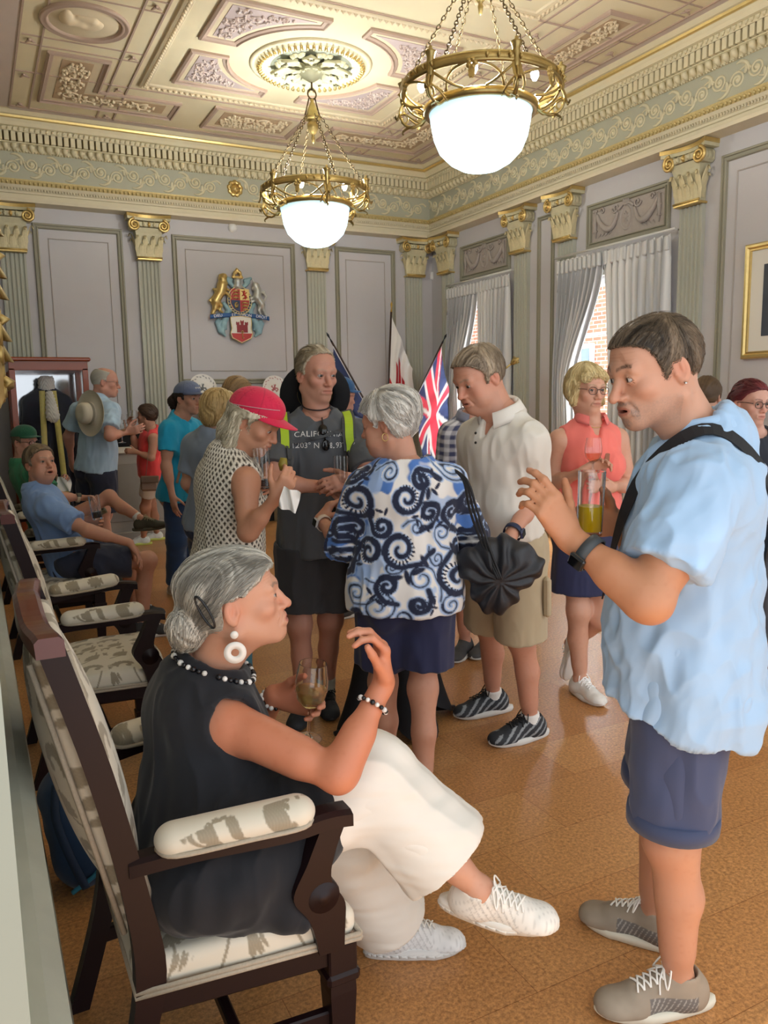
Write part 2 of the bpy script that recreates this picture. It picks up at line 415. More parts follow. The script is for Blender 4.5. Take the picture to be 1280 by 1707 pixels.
def head_volume(H, neck_l, h, sp):
    jw = sp.get('jaw', 1.0); fat = sp.get('fat', 0.0); no = sp.get('nose', 1.0); mo = sp.get('mouth', 0.0); ch = sp.get('chin', 1.0); fem = sp.get('fem', 0)
    v = Vol((-.14, -.17, -.26), (.14, .165, .15), h)
    P = v.prim
    P(p_ell((0, -.014, .030), (.0755, .0985, .0875)), 0)
    P(p_ell((0, .030, -.030), (.0595*jw+.3*fat, .064, .083)), .03)
    P(p_ell((0, .045, .045), (.058, .050, .055)), .03)
    for s_ in (-1, 1):
        P(p_cap((s_*(.052*jw+.4*fat), -.002, -.056), (s_*.016, .066*ch, -.100), .016, .014), .035)
        P(p_ell((s_*.044, .062, -.026), (.021, .021, .018)), .025)
        if fat: P(p_ell((s_*.045, .045, -.065), (.022+fat, .03+fat, .028+fat)), .03)
    P(p_ell((0, .075*ch, -.101), (.020*jw, .018, .016)), .026)
    P(p_ell((0, .073, -.066), (.031, .030, .030)), .022)
    P(p_cap((-.040, .083, .019), (.040, .083, .019), .0105 if fem else .0125, .0105 if fem else .0125), .02)
    P(p_ell((0, .092, .020), (.02, .012, .014)), .02)
    for s_ in (-1, 1): P(p_ell((s_*.033, .108, -.003), (.021, .019, .0145)), .016, 'sub')
    # neck and upper chest
    a = A(0, -.030, -.055); n = np.asarray(neck_l, float)
    rn = sp.get('neck', .058)
    P(p_cap(a, n, rn, rn*1.04), .035)
    P(p_cap((0, .012, -.085), n*.6+A(0, .02, -.04), .03+fat, .035), .04)
    if fat: P(p_ell((0, .030, -.112), (.04, .04, .025+fat)), .03)
    for s_ in (-1, 1): P(p_cap((s_*.058, -.02, -.065), n+A(s_*.012, .045, .012), .013, .012), .02)
    # nose
    tip = A(0, .112+.014*(no-1)*2, -.036-.004*(no-1))
    P(p_cap((0, .089, .010), (0, .1015+.003*(no-1), -.012), .0075, .0085), .012)
    P(p_cap((0, .100, -.010), tip, .0085, .0115*no**.4), .010)
    for s_ in (-1, 1):
        P(p_ell((s_*.0125, .1005, -.0405), (.0085, .012, .0080)), .007)
        P(p_ell((s_*.0065, .1095+.010*(no-1), -.0475), (.0035, .0055, .004)), .003, 'sub')
    # mouth
    mw = sp.get('mw', .024)
    for i in range(5):
        x0 = -mw+2*mw*i/5; x1 = -mw+2*mw*(i+1)/5; yy = lambda x: .0995-.62*(x*x)/.024*.5
        sm = sp.get('smile', 0); zz = lambda x: sm*(x/mw)**2*.006
        lf = sp.get('lips', 1.0); ru = lf*.0052+.0016*(1-abs(x0+x1)/(2*mw)); rl = lf*.0058+.0024*(1-abs(x0+x1)/(2*mw))
        P(p_cap((x0, yy(x0), -.0635+zz(x0)), (x1, yy(x1), -.0635+zz(x1)), ru, ru), .006)
        P(p_cap((x0, yy(x0)-.001, -.0755+zz(x0)-mo*.010), (x1, yy(x1)-.001, -.0755+zz(x1)-mo*.010), rl, rl), .006)
    if mo > .05: P(p_ell((0, .099, -.0695-mo*.005), (mw*.72, .018, .0022+mo*.0075)), .003, 'sub')
    else:
        for i in range(6):
            x0 = -mw+2*mw*i/6; x1 = -mw+2*mw*(i+1)/6; yy = lambda x: .1065-.62*(x*x)/.024*.5; zz = lambda x: sp.get('smile', 0)*(x/mw)**2*.007
            P(p_cap((x0, yy(x0), -.0688+zz(x0)), (x1, yy(x1), -.0688+zz(x1)), .0022, .0022), .003, 'sub')
    # eyelids
    op = sp.get('eye', 1.0); look = sp.get('lookdown', 0)
    for s_ in (-1, 1):
        c = A(s_*.0325, .0835, 0)
        P(p_ell(c, .0146), .007)
        P(p_ell(c+A(0, .013, -.0005-look*.003), (.0132, .014, .0040*op)), .0015, 'sub')
        P(p_ell(c, .0126), 0, 'sub')
    # cheeks folds
    for s_ in (-1, 1):
        if sp.get('old', 0): P(p_cap((s_*.019, .101, -.046), (s_*.034, .086, -.075), .0024, .002), .006, 'sub')
    # ears
    for s_ in (-1, 1):
        t = .34*s_; Rz = np.array([[math.cos(t), -math.sin(t), 0], [math.sin(t), math.cos(t), 0], [0, 0, 1]])
        rx = -.16; Rx = np.array([[1, 0, 0], [0, math.cos(rx), -math.sin(rx)], [0, math.sin(rx), math.cos(rx)]])
        R = Rz @ Rx; c = A(s_*.0755, -.014, -.004)
        P(p_ell(c, (.0085, .0195, .0325), R), .006)
        P(p_ell(c+R @ A(0, .003, -.024), (.0075, .010, .011), R), .006)
        P(p_ell(c+R @ A(s_*.009, .001, .004), (.0062, .0118, .0215), R), .003, 'sub')
        P(p_ell(c+R @ A(s_*.0035, -.003, .006), (.0035, .004, .014), R), .004)
        P(p_ell(c+R @ A(s_*.004, .0135, -.006), (.004, .005, .006), R), .004)
    v.cut(n+A(0, 0, -.035), A(0, .15, -1))
    return v

def face_colors(V, sp, base):
    """skin of the face: lips, flush, brows, stubble"""
    x, y, z = V.T; n = len(V); c = np.repeat(base[None], n, 0)
    def bl(m, col, a=1.0):
        m = np.clip(m, 0, 1)[:, None]*a; c[:] = c*(1-m)+np.array(col)*m
    g = lambda px, py, pz, r: np.exp(-(((np.abs(x)-px)**2+(y-py)**2+(z-pz)**2)/r**2))
    red = base*np.array([1.05, .72, .66])
    fl = sp.get('flush', .5)
    bl(g(.045, .068, -.028, .026), red, .55*fl); bl(g(0, .112, -.036, .020), red, .8*fl); bl(g(.078, -.012, -.004, .03), red, .8*fl)
    bl(fbm(V*38, 3)*.5+.1, base*np.array([.93, .84, .80]), .45)
    if sp.get('flush', .5) > .8: bl(np.exp(-((z-.05)/.04)**2)*(y > .03), red, .35)
    mw = sp.get('mw', .024); mo = sp.get('mouth', 0)
    lz = -.0695-mo*.005; d = ((x/(mw*1.05))**2+((z-lz)/(.0105+.007*mo))**2)
    lip = np.array(lin(sp.get('lip', 'b5705f')))
    bl(np.clip((1.05-d)*4, 0, 1)*(y > .07), lip, .75)
    if mo > .05: bl((np.clip((1-((x/(mw*.74))**2+((z-lz)/(.0022+mo*.0075))**2))*5, 0, 1))*(y > .06)*(y < .0925), lin('3a1512'), .95)
    else: bl(np.exp(-((z-lz-.0007-sp.get('smile', 0)*(x/mw)**2*.006)/.0016)**2)*(np.abs(x) < mw)*(y > .08), lip*.35, .8)
    # brows
    bc = np.array(lin(sp.get('brow', '6a5a4c'))); bz = .0225+sp.get('browup', 0); bx = np.abs(x)
    line = bz+.006*np.sin(np.clip((bx-.012)/.036, 0, 1)*math.pi*.75)-.002
    m = np.exp(-((z-line)/.0042)**4)*(bx > .011)*(bx < .050)*(y > .06)
    bl(m*(.75+.5*noise(V*420)), bc, sp.get('browd', .8))
    # lash line
    for s_ in (-1, 1):
        e = V-A(s_*.0325, .0835, 0)
        op = .0040*sp.get('eye', 1.0)
        el = (e[:, 0]/.0128)**2+(e[:, 2]/(op+.0008))**2
        bl(np.exp(-((el-1.0)/.28)**2)*(e[:, 1] > .006), lin('4a2f28'), .55)
        bl(np.exp(-(((e[:, 0])/.014)**2+((e[:, 2]+.0135)/.005)**2))*(y > .06), base*np.array([.82, .68, .66]), .5)
    if sp.get('beard'):
        bcol, ba = np.array(lin(sp['beard'][0])), sp['beard'][1]
        shape = sp['beard'][2] if len(sp['beard']) > 2 else 'full'
        mm = np.clip((-.050-z)/.012, 0, 1)*(y > -.01)*np.clip((z+.135)/.02, 0, 1)
        mm = np.maximum(mm*.35 if shape == 'goatee' else mm, 0)
        if shape == 'goatee':
            mm = np.maximum(mm, np.exp(-((x/.020)**2+((z+.098)/.017)**2)**2)*(y > .04))
            mm = np.maximum(mm, np.exp(-((x/.030)**2+((z+.054)/.0055)**2)**2)*(y > .06))
            mm = np.maximum(mm, np.exp(-(((bx-.031)/.006)**2+((z+.076)/.022)**2)**2)*(y > .05))
        mm = mm*(1-np.clip((1.1-d)*3, 0, 1))*(z > -.13)
        bl(mm*(.75+.55*noise(V*520)), bcol, ba)
    if sp.get('scalp'):   # cropped hair showing through on the skin
        sc = np.array(lin(sp['scalp'])); bl(np.clip((z-.03-.4*np.maximum(y-.03, 0))/.03, 0, 1)*(y < .07), sc, .5)
    # wrinkles of the forehead
    if sp.get('old'): bl((np.sin(z*900+2*noise(V*30)) > .82)*np.exp(-((z-.052)/.018)**2)*(y > .055), base*np.array([.80, .68, .64]), .45*sp['old'])
    return np.clip(c, 0, 1)

def eye_mesh(H, s_, sp, parent):
    gz = np.asarray(sp.get('gaze', (0, 1, 0)), float); gz = nrm(gz); R = frame(gz, A(0, 0, 1))
    c = A(s_*.0325, .0835, 0); vs = []; cs = []; nu, nv = 20, 28
    iris = lin(sp.get('iris', '4a4640'))
    for j in range(nv+1):
        t = math.pi*j/nv
        for i in range(nu):
            a = 2*math.pi*i/nu; l = A(math.sin(t)*math.cos(a), math.cos(t), math.sin(t)*math.sin(a))
            vs.append(c+.0125*(R @ l)); d = math.degrees(t)
            cs.append(lin('0b0a0a') if d < 13 else iris if d < 30 else lin('2c2622') if d < 34 else lin('b9aca4'))
    vs = np.array(vs)
    # finer rings near the pupil are given by the angle steps above
    Q = [(j*nu+i, j*nu+(i+1) % nu, (j+1)*nu+(i+1) % nu, (j+1)*nu+i) for j in range(nv) for i in range(nu)]
    return np_mesh('eye', H.w(vs), np.array(Q), EYEM, parent, np.array(cs))

def hand_prims(w, d, n, right, curl, sc=1.0, thumb=(.5, .35), spread=.0):
    """w wrist, d towards fingers, n way the palm faces; curl: four (base, mid, tip) bends in radians"""
    d = nrm(d); n = nrm(n-d*(n @ d)); s = np.cross(d, n)*(1 if right else -1); out = []
    kn = [(.029, .090, .0105), (.010, .095, .0105), (-.009, .091, .010), (-.027, .083, .0092)]
    ln = [(.043, .026, .021), (.047, .030, .022), (.044, .028, .021), (.034, .021, .019)]
    out.append((p_fcap(w, w+d*.03*sc, .026*sc, .028*sc, n, .62), .02))
    for (a, b, r) in kn:
        out.append((p_cap(w+d*.015*sc+s*a*.5*sc, w+(d*b+s*a)*sc, .0135*sc, r*1.08*sc), .012))
    for q in range(3): out.append((p_cap(w+(d*(kn[q][1]-.006)+s*kn[q][0]-n*.001)*sc, w+(d*(kn[q+1][1]-.006)+s*kn[q+1][0]-n*.001)*sc, .0102*sc, .0098*sc), .006))
    out.append((p_ell(w+(d*.052+n*.004)*sc, A(.034, .046, .0135)*sc, np.stack([s, d, n], 1)), .012))
    tips = []
    for i, ((a, b, r), L) in enumerate(zip(kn, ln)):
        p = w+(d*b+s*a)*sc; sp_ = spread*(1.5-i)*.5; ang = 0; c = curl[i] if isinstance(curl[0], (tuple, list)) else curl
        for q in range(3):
            ang += c[q]; dd = nrm(math.cos(ang)*(d*math.cos(sp_)+s*math.sin(sp_))+math.sin(ang)*n)
            e = p+dd*L[q]*sc; r0 = r*(1-.09*q)*sc*.93; out.append((p_cap(p, e, r0, r0*.93), .0045)); p = e
        tips.append((p, r*.8*sc, dd))
    # thumb leaves the side of the palm
    p = w+(d*.022+s*.024+n*.004)*sc
    t0 = nrm(d*(thumb[2] if len(thumb) > 2 else .62)+s*(.72 if len(thumb) < 4 else thumb[3])+n*thumb[0]); e = p+t0*.044*sc; out.append((p_cap(p, e, .0155*sc, .0118*sc), .014))
    t1 = nrm(t0*math.cos(thumb[1])+nrm(d*.8-s*.35+n*.3)*math.sin(thumb[1])); f = e+t1*.034*sc; out.append((p_cap(e, f, .0112*sc, .0102*sc), .006))
    t2 = nrm(t1*math.cos(thumb[1]*.8)+nrm(d*.6-s*.6+n*.3)*math.sin(thumb[1]*.8)); g = f+t2*.026*sc; out.append((p_cap(f, g, .0102*sc, .0086*sc), .005))
    tips.append((g, .0088*sc, t2))
    return out, tips

class Person:
    def __init__(s, label, sp, group=None):
        s.sp = sp; s.S = sp.get('S', 1.0); s.h = sp.get('h', .005)
        s.fem = sp.get('fem', 0); s.g = sp.get('g', .9 if s.fem else 1.0)
        s.base = np.array(lin(sp.get('skin', 'c98f74')))
        D = sp['dh']; j = {}
        J = sp['j']
        def pt(v, par=None, L=None):
            if len(v) == 2: return W(v[0], v[1], D)
            q = v[2]
            if isinstance(q, (int, float)): return W(v[0], v[1], D+q)
            if q in ('w',): return np.asarray(v[3], float)
            d = ray(v[0], v[1]); d = d/np.linalg.norm(d); o = CAM-par; b = o @ d; c = o @ o-L*L; disc = b*b-c
            t = -b+(math.sqrt(max(disc, 0)) if q == '+' else -math.sqrt(max(disc, 0)))
            return CAM+d*t
        for k in ('neck', 'shR', 'shL'): j[k] = pt(J[k])
        S = s.S
        if 'hipR' in J: j['hipR'] = pt(J['hipR']); j['hipL'] = pt(J['hipL'])
        else:   # standing: the pelvis lies on the line from the neck to the feet
            fc = (onfloor(*J['footR'])+onfloor(*J.get('footL', J['footR'])))/2; q = .905*S/j['neck'][2]; c = fc+(j['neck']-fc)*q
            rd = j['shR']-j['shL']; rd[2] = 0; rd = nrm(rd); j['hipR'] = c+rd*.082*S; j['hipL'] = c-rd*.082*S
        for sd in 'RL':
            j['el'+sd] = pt(J['el'+sd], j['sh'+sd], .29*S); j['wr'+sd] = pt(J['wr'+sd], j['el'+sd], .255*S)
            if 'foot'+sd in J:
                f = J['foot'+sd]; p = onfloor(f[0], f[1]); j['an'+sd] = p+A(0, 0, .095*S)
                if 'kn'+sd in J: j['kn'+sd] = pt(J['kn'+sd], j['hip'+sd], .42*S)
                else: tt = s.sp['toe'+sd] if 'toe'+sd in s.sp else s.sp['toe']; j['kn'+sd] = j['hip'+sd]*.49+j['an'+sd]*.51+nrm(tt)*.025
            else:
                j['kn'+sd] = pt(J['kn'+sd], j['hip'+sd], .42*S); j['an'+sd] = pt(J['an'+sd], j['kn'+sd], .41*S)
        s.j = j; s.P = (j['hipR']+j['hipL'])/2; s.N = j['neck']
        s.u = nrm(s.N-s.P); r = j['shR']-j['shL']; s.r = nrm(r-s.u*(r @ s.u)); s.f = np.cross(s.u, s.r); s.L = np.linalg.norm(s.N-s.P)
        rh = j['hipR']-j['hipL']; s.rh = nrm(rh-s.u*(rh @ s.u)); s.fh = np.cross(s.u, s.rh)
        hd = J['head']; hc = W(hd[0], hd[1], D+(hd[2] if len(hd) > 2 else 0)); up = sp.get('hup', UP)
        s.H = Head(hc, frame(sp['face'], up), S*sp.get('hk', 1.0), sp)
        s.root = empty('person', (s.P[0], s.P[1], sp.get('z0', 0)))
        tag(s.root, label, 'person', group)
        s.bones = {k: round(float(np.linalg.norm(j[a+x]-j[b+x]))/S, 2) for x in 'RL' for k, a, b in (('ua'+x, 'sh', 'el'), ('fa'+x, 'el', 'wr'), ('th'+x, 'hip', 'kn'), ('sh'+x, 'kn', 'an'))}
        s.bones['torso'] = round(s.L/S, 2); s.bones['shw'] = round(float(np.linalg.norm(r))/S, 2)
        s.objs = {}
    # -------- shapes of the body, inflated by e
    def torso(s, e=0.0, bust=True, sh=True):
        S, w, u, r, f, P, L, j = s.S, s.sp.get('w', 1.0)*(.93 if s.fem else 1.0), s.u, s.r, s.f, s.P, s.L, s.j
        be = s.sp.get('belly', 0.0); dm = s.sp.get('depth', 1.0); R = np.stack([r, f, u], 1); Rh = np.stack([s.rh, s.fh, u], 1); o = []
        hw = s.sp.get('hipw', 1.0)*(1.05 if s.fem else .95)
        o.append((p_ell(P+u*.02*S-s.fh*.012, A(.165*hw*S+e, .112*dm*S+e, .13*S+e), Rh), .05))
        o.append((p_ell(P+u*.30*L+f*.012, A(.146*w*S+e, (.102*dm+be*.5)*S+e, .17*S+e), R), .06))
        o.append((p_ell(P+u*.24*L+f*(.035+be*.5), A(.128*w*S+e, (.078+be*.75)*S+e, .13*S+e), R), .05))
        o.append((p_ell(P+u*.66*L+f*.006, A(.158*w*S+e, .112*dm*S+e, .20*S+e), R), .06))
        a, b = j['shR'], j['shL']; mid = (a+b)/2
        if sh: o.append((p_fcap(a+(mid-a)*.12-u*.012, b+(mid-b)*.12-u*.012, .056*s.g*S+e, .056*s.g*S+e, f, 1.12), .05))
        o.append((p_ell(P+u*.82*L-f*.014, A(.145*w*S+e, .092*dm*S+e, .095*S+e), R), .05))
        for x in (a, b):
            if sh: o.append((p_cap(s.N+u*.015-f*.02, x+(mid-x)*.28+u*.018, .042*S*s.g+e, .036*S*s.g+e), .045))
        for q in (-1, 1):
            o.append((p_ell(P-u*.045*S-s.fh*.062*S+s.rh*q*.07*S, A(.085, .075, .095)*S*hw+e, Rh), .045))
            if bust and s.sp.get('bust', .0): o.append((p_ell(P+u*.63*L+f*.082*S+r*q*.078*S, A(.064, .058, .068)*S*s.sp['bust']+e, R), .035))
        return o
    def arm(s, sd, e=0.0, part='ufd', frac=1.0):
        j, S, g = s.j, s.S, s.g*s.sp.get('arm', 1.0); a, b, c = j['sh'+sd], j['el'+sd], j['wr'+sd]; o = []
        if 'd' in part: o.append((p_ell(a-s.u*.014, (.051*g*S+e)), .05))
        if 'u' in part:
            o.append((p_cap(a, b, .050*g*S+e, .039*g*S+e), .03))
            m = a*.55+b*.45; o.append((p_cap(m-(b-a)*.18, m+(b-a)*.2, .046*g*S+e, .043*g*S+e), .03))
        if 'f' in part:
            o.append((p_cap(b, c, .038*g*S+e, .026*g*S+e), .02)); o.append((p_cap(b+(c-b)*.10, b+(c-b)*.42, .041*g*S+e, .036*g*S+e), .03))
        return o
    def leg(s, sd, e=0.0, part='ts'):
        j, S, g = s.j, s.S, s.sp.get('leg', 1.0)*(1.0 if s.fem else .97); a, b, c = j['hip'+sd], j['kn'+sd], j['an'+sd]; o = []
        toe = s.toe(sd); sh = nrm(c-b); bk = -(toe-sh*(toe @ sh)); bk = nrm(bk) if np.linalg.norm(bk) > .05 else -s.fh
        if 't' in part: o.append((p_cap(a, b, .086*g*S+e, .054*g*S+e), .04))
        if 's' in part:
            o.append((p_ell(b, .050*g*S+e), .05)); o.append((p_cap(b, c, .048*g*S+e, .034*g*S+e), .04))
            o.append((p_cap(b+(c-b)*.16+bk*.014*S, b+(c-b)*.42+bk*.020*S, .044*g*S+e, .046*g*S+e), .03))
            o.append((p_cap(b+(c-b)*.42+bk*.018*S, b+(c-b)*.78+bk*.004*S, .044*g*S+e, .034*g*S+e), .03))
            o.append((p_ell(c, (.036*S+e)), .015))
            fu = nrm(s.sp.get('up'+sd, UP)); o.append((p_cap(c-fu*.01, c+nrm(toe-fu*(toe @ fu))*.07*S-fu*.060*S, .032*S, .022*S), .02))
        return o
    def toe(s, sd):
        t = s.sp['toe'+sd] if 'toe'+sd in s.sp else s.sp.get('toe', s.fh*A(1, 1, 0))
        return nrm(t)
    def vol(s, prims, h, pad=.03):
        lo = np.min([p[0][0] for p in prims], 0)-pad; hi = np.max([p[0][1] for p in prims], 0)+pad
        v = Vol(lo, hi, h)
        for p, k in prims: v.prim(p, k)
        return v
    def body(s):
        sp = s.sp; prims = s.torso(-.004)+s.leg('R')+s.leg('L')+s.arm('R')+s.arm('L')
        prims.append((p_cap(s.N-s.u*.03, s.N+s.u*.02, .058*s.S, .05*s.S), .03))
        s.tips = {}
        for sd in 'RL':
            hs = sp['hand'+sd]; sc = s.S*(.92 if s.fem else 1.0)*sp.get('handk', 1.0)
            hp, tips = hand_prims(s.j['wr'+sd], hs['d'], hs['n'], sd == 'R', hs.get('curl', (.35, .5, .3)), sc, hs.get('thumb', (.4, .3)), hs.get('spread', .12))
            prims += hp; s.tips[sd] = tips
        v = s.vol(prims, s.h); V, Q = v.mesh(2)
        c = np.repeat(s.base[None], len(V), 0)
        n = np.clip(fbm(V*14, 3)*.5+.25, 0, 1)[:, None]*.5; c = c*(1-n)+c*np.array([.96, .85, .80])*n
        n2 = (np.clip(noise(V*95)-.35, 0, 1)*.35*sp.get('freckle', 1))[:, None]; c = c*(1-n2)+c*np.array([.8, .62, .52])*n2
        if 'armtone' in sp:
            for sd in 'RL':
                t = np.clip(1-np.min([np.linalg.norm(V-(s.j['sh'+sd]*(1-q)+s.j['el'+sd]*q), axis=1) for q in (.3, .6, .9, 1)]+[np.linalg.norm(V-(s.j['el'+sd]*(1-q)+s.j['wr'+sd]*q), axis=1) for q in (.25, .5, .75, 1, 1.3)], 0)/.16, 0, 1)[:, None]
                t = np.clip(t*2.5, 0, 1); c = c*(1-t)+c/s.base*np.array(lin(sp['armtone']))*t
        # knuckles and fingertips a little redder
        for sd in 'RL':
            for p, r, dd in s.tips[sd]:
                t = np.exp(-(np.linalg.norm(V-p, axis=1)/.012)**2)[:, None]*.5; c = c*(1-t)+c*np.array([1.05, .82, .78])*t
                nl = V-(p+0*dd); nd = (nl @ dd); 
        # head block
        hh = sp.get('hh', s.h*.7)/s.H.k; nl = s.H.l(s.N+s.u*.0)
        hv = head_volume(s.H, nl, hh, sp); HV, HQ = hv.mesh(1)
        hcol = face_colors(HV, sp, s.base)
        HW = s.H.w(HV)
        V = np.concatenate([V, HW]); Q = np.concatenate([Q, HQ+len(c)]); c = np.concatenate([c, hcol])
        o = np_mesh('body', V, Q, SKIN, s.root, c); s.objs['body'] = (V, Q)
        for q in (-1, 1): eye_mesh(s.H, q, sp, s.root)
        return o
    def garment(s, name, prims, col, h=None, cuts=(), shell=0, folds=(), mats=None, colf=None, smooth=2, subs=(), parent=None, k=None, lap=None):
        h = h or s.h*1.1
        v = s.vol(prims, h)
        for p, kk in subs: v.prim(p, kk, 'sub')
        D0 = v.D
        if shell: v.shell(max(shell, 2.4*h))
        for p, n in cuts: v.cut(p, n)
        V, Q = v.mesh(smooth); N = normals(V, Q)
        for amp, fn in folds: V = V+N*(amp*fn(V))[:, None]
        if folds: V = relax(V, Q, 1, .3)
        base = np.array(lin(col)); c = np.repeat(base[None], len(V), 0)
        c = c*(1+.06*fbm(V*9, 2)[:, None])
        if colf is not None: c = colf(V, c, N)
        o = np_mesh(name, V, Q, mats or CLOTH, parent or s.root, np.clip(c, 0, 1)); s.objs[name] = (V, Q); return o
    def loc(s, V): d = V-s.P; return np.stack([d @ s.r, d @ s.f, d @ s.u], 1)
    def folds(s, amp=.006, sc=(16, 16, 5), seed=0):
        return (amp, lambda V: (1-2*np.abs(fbm(s.loc(V)*np.array(sc)+seed, 2))))
    def drape(s, amp=.008, n=10, z0=.25, seed=0):
        """hanging folds that deepen towards the hem"""
        def fn(V):
            l = s.loc(V); a = np.arctan2(l[:, 0], l[:, 1]); return np.clip((z0-l[:, 2])/.35, 0, 1)*np.sin(a*n+2*noise(l*4+seed))
        return (amp, fn)
    def sleeve(s, sd, frac, r0, r1):
        a, b = s.j['sh'+sd], s.j['el'+sd]; c = s.j['wr'+sd]
        if frac <= 1: return [(p_ccap(a, a+(b-a)*frac, r0*s.S, r1*s.S), .035)]
        return [(p_cap(a, b, r0*s.S, r0*s.S*.9), .035), (p_ccap(b, b+(c-b)*(frac-1), r0*s.S*.9, r1*s.S), .02)]
    def legtube(s, sd, frac, r0, r1, k=.03):
        a, b, c = s.j['hip'+sd], s.j['kn'+sd], s.j['an'+sd]
        if frac <= 1: return [(p_ccap(a, a+(b-a)*frac, r0*s.S, r1*s.S), k)]
        rm = r0+(r1-r0)*.5
        return [(p_cap(a, b, r0*s.S, rm*s.S), k), (p_ccap(b, b+(c-b)*(frac-1), rm*s.S, r1*s.S), k)]
    def shirt(s, name, col, hem=-.10, e=.012, slv=.55, r0=.068, r1=.072, flare=.0, neckr=.075, vneck=0, folds=.006, mats=None, colf=None, shell=.012, hemtilt=0, h=None, drop=0, extra=(), subs=(), bust=True, neckc=None, armhole=False, xf=()):
        S = s.S; pr = s.torso(e, bust, sh=not armhole)
        w = s.sp.get('w', 1.0)*(.93 if s.fem else 1.0); hw = s.sp.get('hipw', 1.0)*(1.05 if s.fem else .95); be = s.sp.get('belly', 0); dm = s.sp.get('depth', 1.0)
        p0 = s.P+s.u*.30*s.L+s.f*.01; p1 = s.P+s.u*(hem-.14)*S+s.fh*(.006+be*.3)
        rw = max(.152*w, .158*hw)*S+e
        pr.append((p_fcap(p0, p1, rw*.97, rw+flare, s.f, (.108*dm+be*.6+.012)*S/rw+.05), .05))
        if armhole:
            a, b = s.j['shR'], s.j['shL']; mid = (a+b)/2
            pr.append((p_fcap(a+(mid-a)*.25-s.u*.0, b+(mid-b)*.25-s.u*.0, .050*s.g*S+e, .050*s.g*S+e, s.f, 1.1), .04))
            for x in (a, b): pr.append((p_cap(s.N-s.f*.025+s.u*.012, x+(mid-x)*.25+s.u*.022, .040*S*s.g+e, .030*S*s.g+e), .035))
        if slv > 0:
            for sd in 'RL': pr += s.sleeve(sd, slv, r0, r1)
        pr += list(extra)
        nc = s.N+s.u*.045+s.f*.012 if neckc is None else neckc
        sb = [(p_cap(nc, s.H.w((0, -.02, -.05)), neckr*S, neckr*S*1.1), .012)]
        if vneck: sb.append((p_cap(nc, nc-s.u*vneck+s.f*.09, neckr*S*.8, .012), .012))
        sb += list(subs)
        if armhole:
            for sd in 'RL':
                a, b = s.j['sh'+sd], s.j['el'+sd]; sg = 1 if sd == 'R' else -1
                sb.append((p_cap(a+s.r*sg*.028*S+s.u*.01, a+(b-a)*.45+s.r*sg*.03*S, .060*S, .060*S), .01))
        cuts = [(s.P+s.u*hem*S, -s.u+s.fh*hemtilt)]
        fl = [s.folds(folds), s.drape(folds*.7, 7, .30)]+list(xf) if folds else []
        return s.garment(name, pr, col, h, cuts, shell, fl, mats, colf, subs=sb)
    def shorts(s, name, col, frac=.85, r0=.105, r1=.092, waist=.12, e=.012, mats=None, colf=None, folds=.005, h=None, shell=.011):
        pr = [p for p in s.torso(e, False, sh=False)[:2]+s.torso(e, False, sh=False)[4:]]
        pr = [(p_ell(s.P+s.u*.02*s.S-s.fh*.012, A(.162*s.sp.get('hipw', 1)*(1.05 if s.fem else .95)*s.S+e, .110*s.S*s.sp.get('depth', 1)+e, .15*s.S+e), np.stack([s.rh, s.fh, s.u], 1)), .04)]
        for q in (-1, 1): pr.append((p_ell(s.P-s.u*.045*s.S-s.fh*.06*s.S+s.rh*q*.07*s.S, A(.079, .072, .095)*s.S*s.sp.get('hipw', 1)+e), .04))
        for sd in 'RL': pr += s.legtube(sd, frac, r0, r1)
        return s.garment(name, pr, col, h, [(s.P+s.u*waist*s.S, s.u)], shell, [s.folds(folds, (14, 14, 6), 5)], mats, colf)
    # -------- collar of a shirt: a folded band round the neck
    def collar(s, col, r=.064, stand=.032, fall=.045, open_=.5, mats=None, tilt=.18, name='collar', spread=.012, c=None, parent=None):
        S = s.S; c = (s.N+s.u*.03+s.f*.004) if c is None else c; n = 40; rows = []
        up = nrm(s.u*(1-.0)-s.f*tilt*.0+nrm(s.H.c-s.N)*.7); r_ = s.r; f_ = nrm(np.cross(up, r_))
        for q, (dr, dz) in enumerate([(.0, 0), (.001, stand*.6), (.004, stand), (.010, stand+.002), (.015, stand-.006), (spread+.012, stand-fall*.6), (spread+.018, stand-fall), (spread+.013, stand-fall+.002), (.012, stand-.010), (.006, stand-.006), (.005, 0)]):
            row = []
            for i in range(n+1):
                a = open_+(2*math.pi-2*open_)*i/n; ca, sa = math.cos(a), math.sin(a)
                fr = max(0, ca); drop = -.020*fr**2-(.012 if 5 <= q <= 7 else 0)*fr**6
                rr = (r+dr)*S
                row.append(c+r_*sa*rr*1.0+f_*ca*rr*1.08+up*(dz*S+drop*S-.0*fr))
            rows.append(row)
        P = np.array(rows).transpose(1, 0, 2); m = MB(); m.grid(P, col=lin(col)); nv = P.shape[1]
        me = m.build(name, mats or CLOTH, parent or s.root, True); return me
    # -------- hair
    def hair(s, col, t=.012, line=None, extra=(), streak=.004, strands=300, flow=None, slen=.05, srad=.0011, name='hair', h=None, var=.25, col2=None, cut=True, subs=(), nstep=6, lift=.001, parent=None, skull=True, under=None):
        """line(y)->lowest z kept on the skull; extra: more shapes in head axes"""
        h = (h or s.sp.get('hh', s.h*.7)*1.15)/s.H.k
        v = Vol((-.16, -.20, -.36), (.16, .15, .20), h)
        if skull:
            v.prim(p_ell((0, -.014, .032), (.0755+t, .0985+t, .0875+t)), 0); v.prim(p_ell((0, .045, .045), (.058+t*.6, .050+t*.6, .055+t*.6)), .03)
        if cut and line is not None:
            Y = v.ax[1]; zz = np.array([line(y) for y in Y], np.float32)
            v.D = np.maximum(v.D, (zz[None, :, None]-v.ax[2][None, None, :])*.8)
        for p, k in extra: v.prim(p, k)
        for p, k in subs: v.prim(p, k, 'sub')
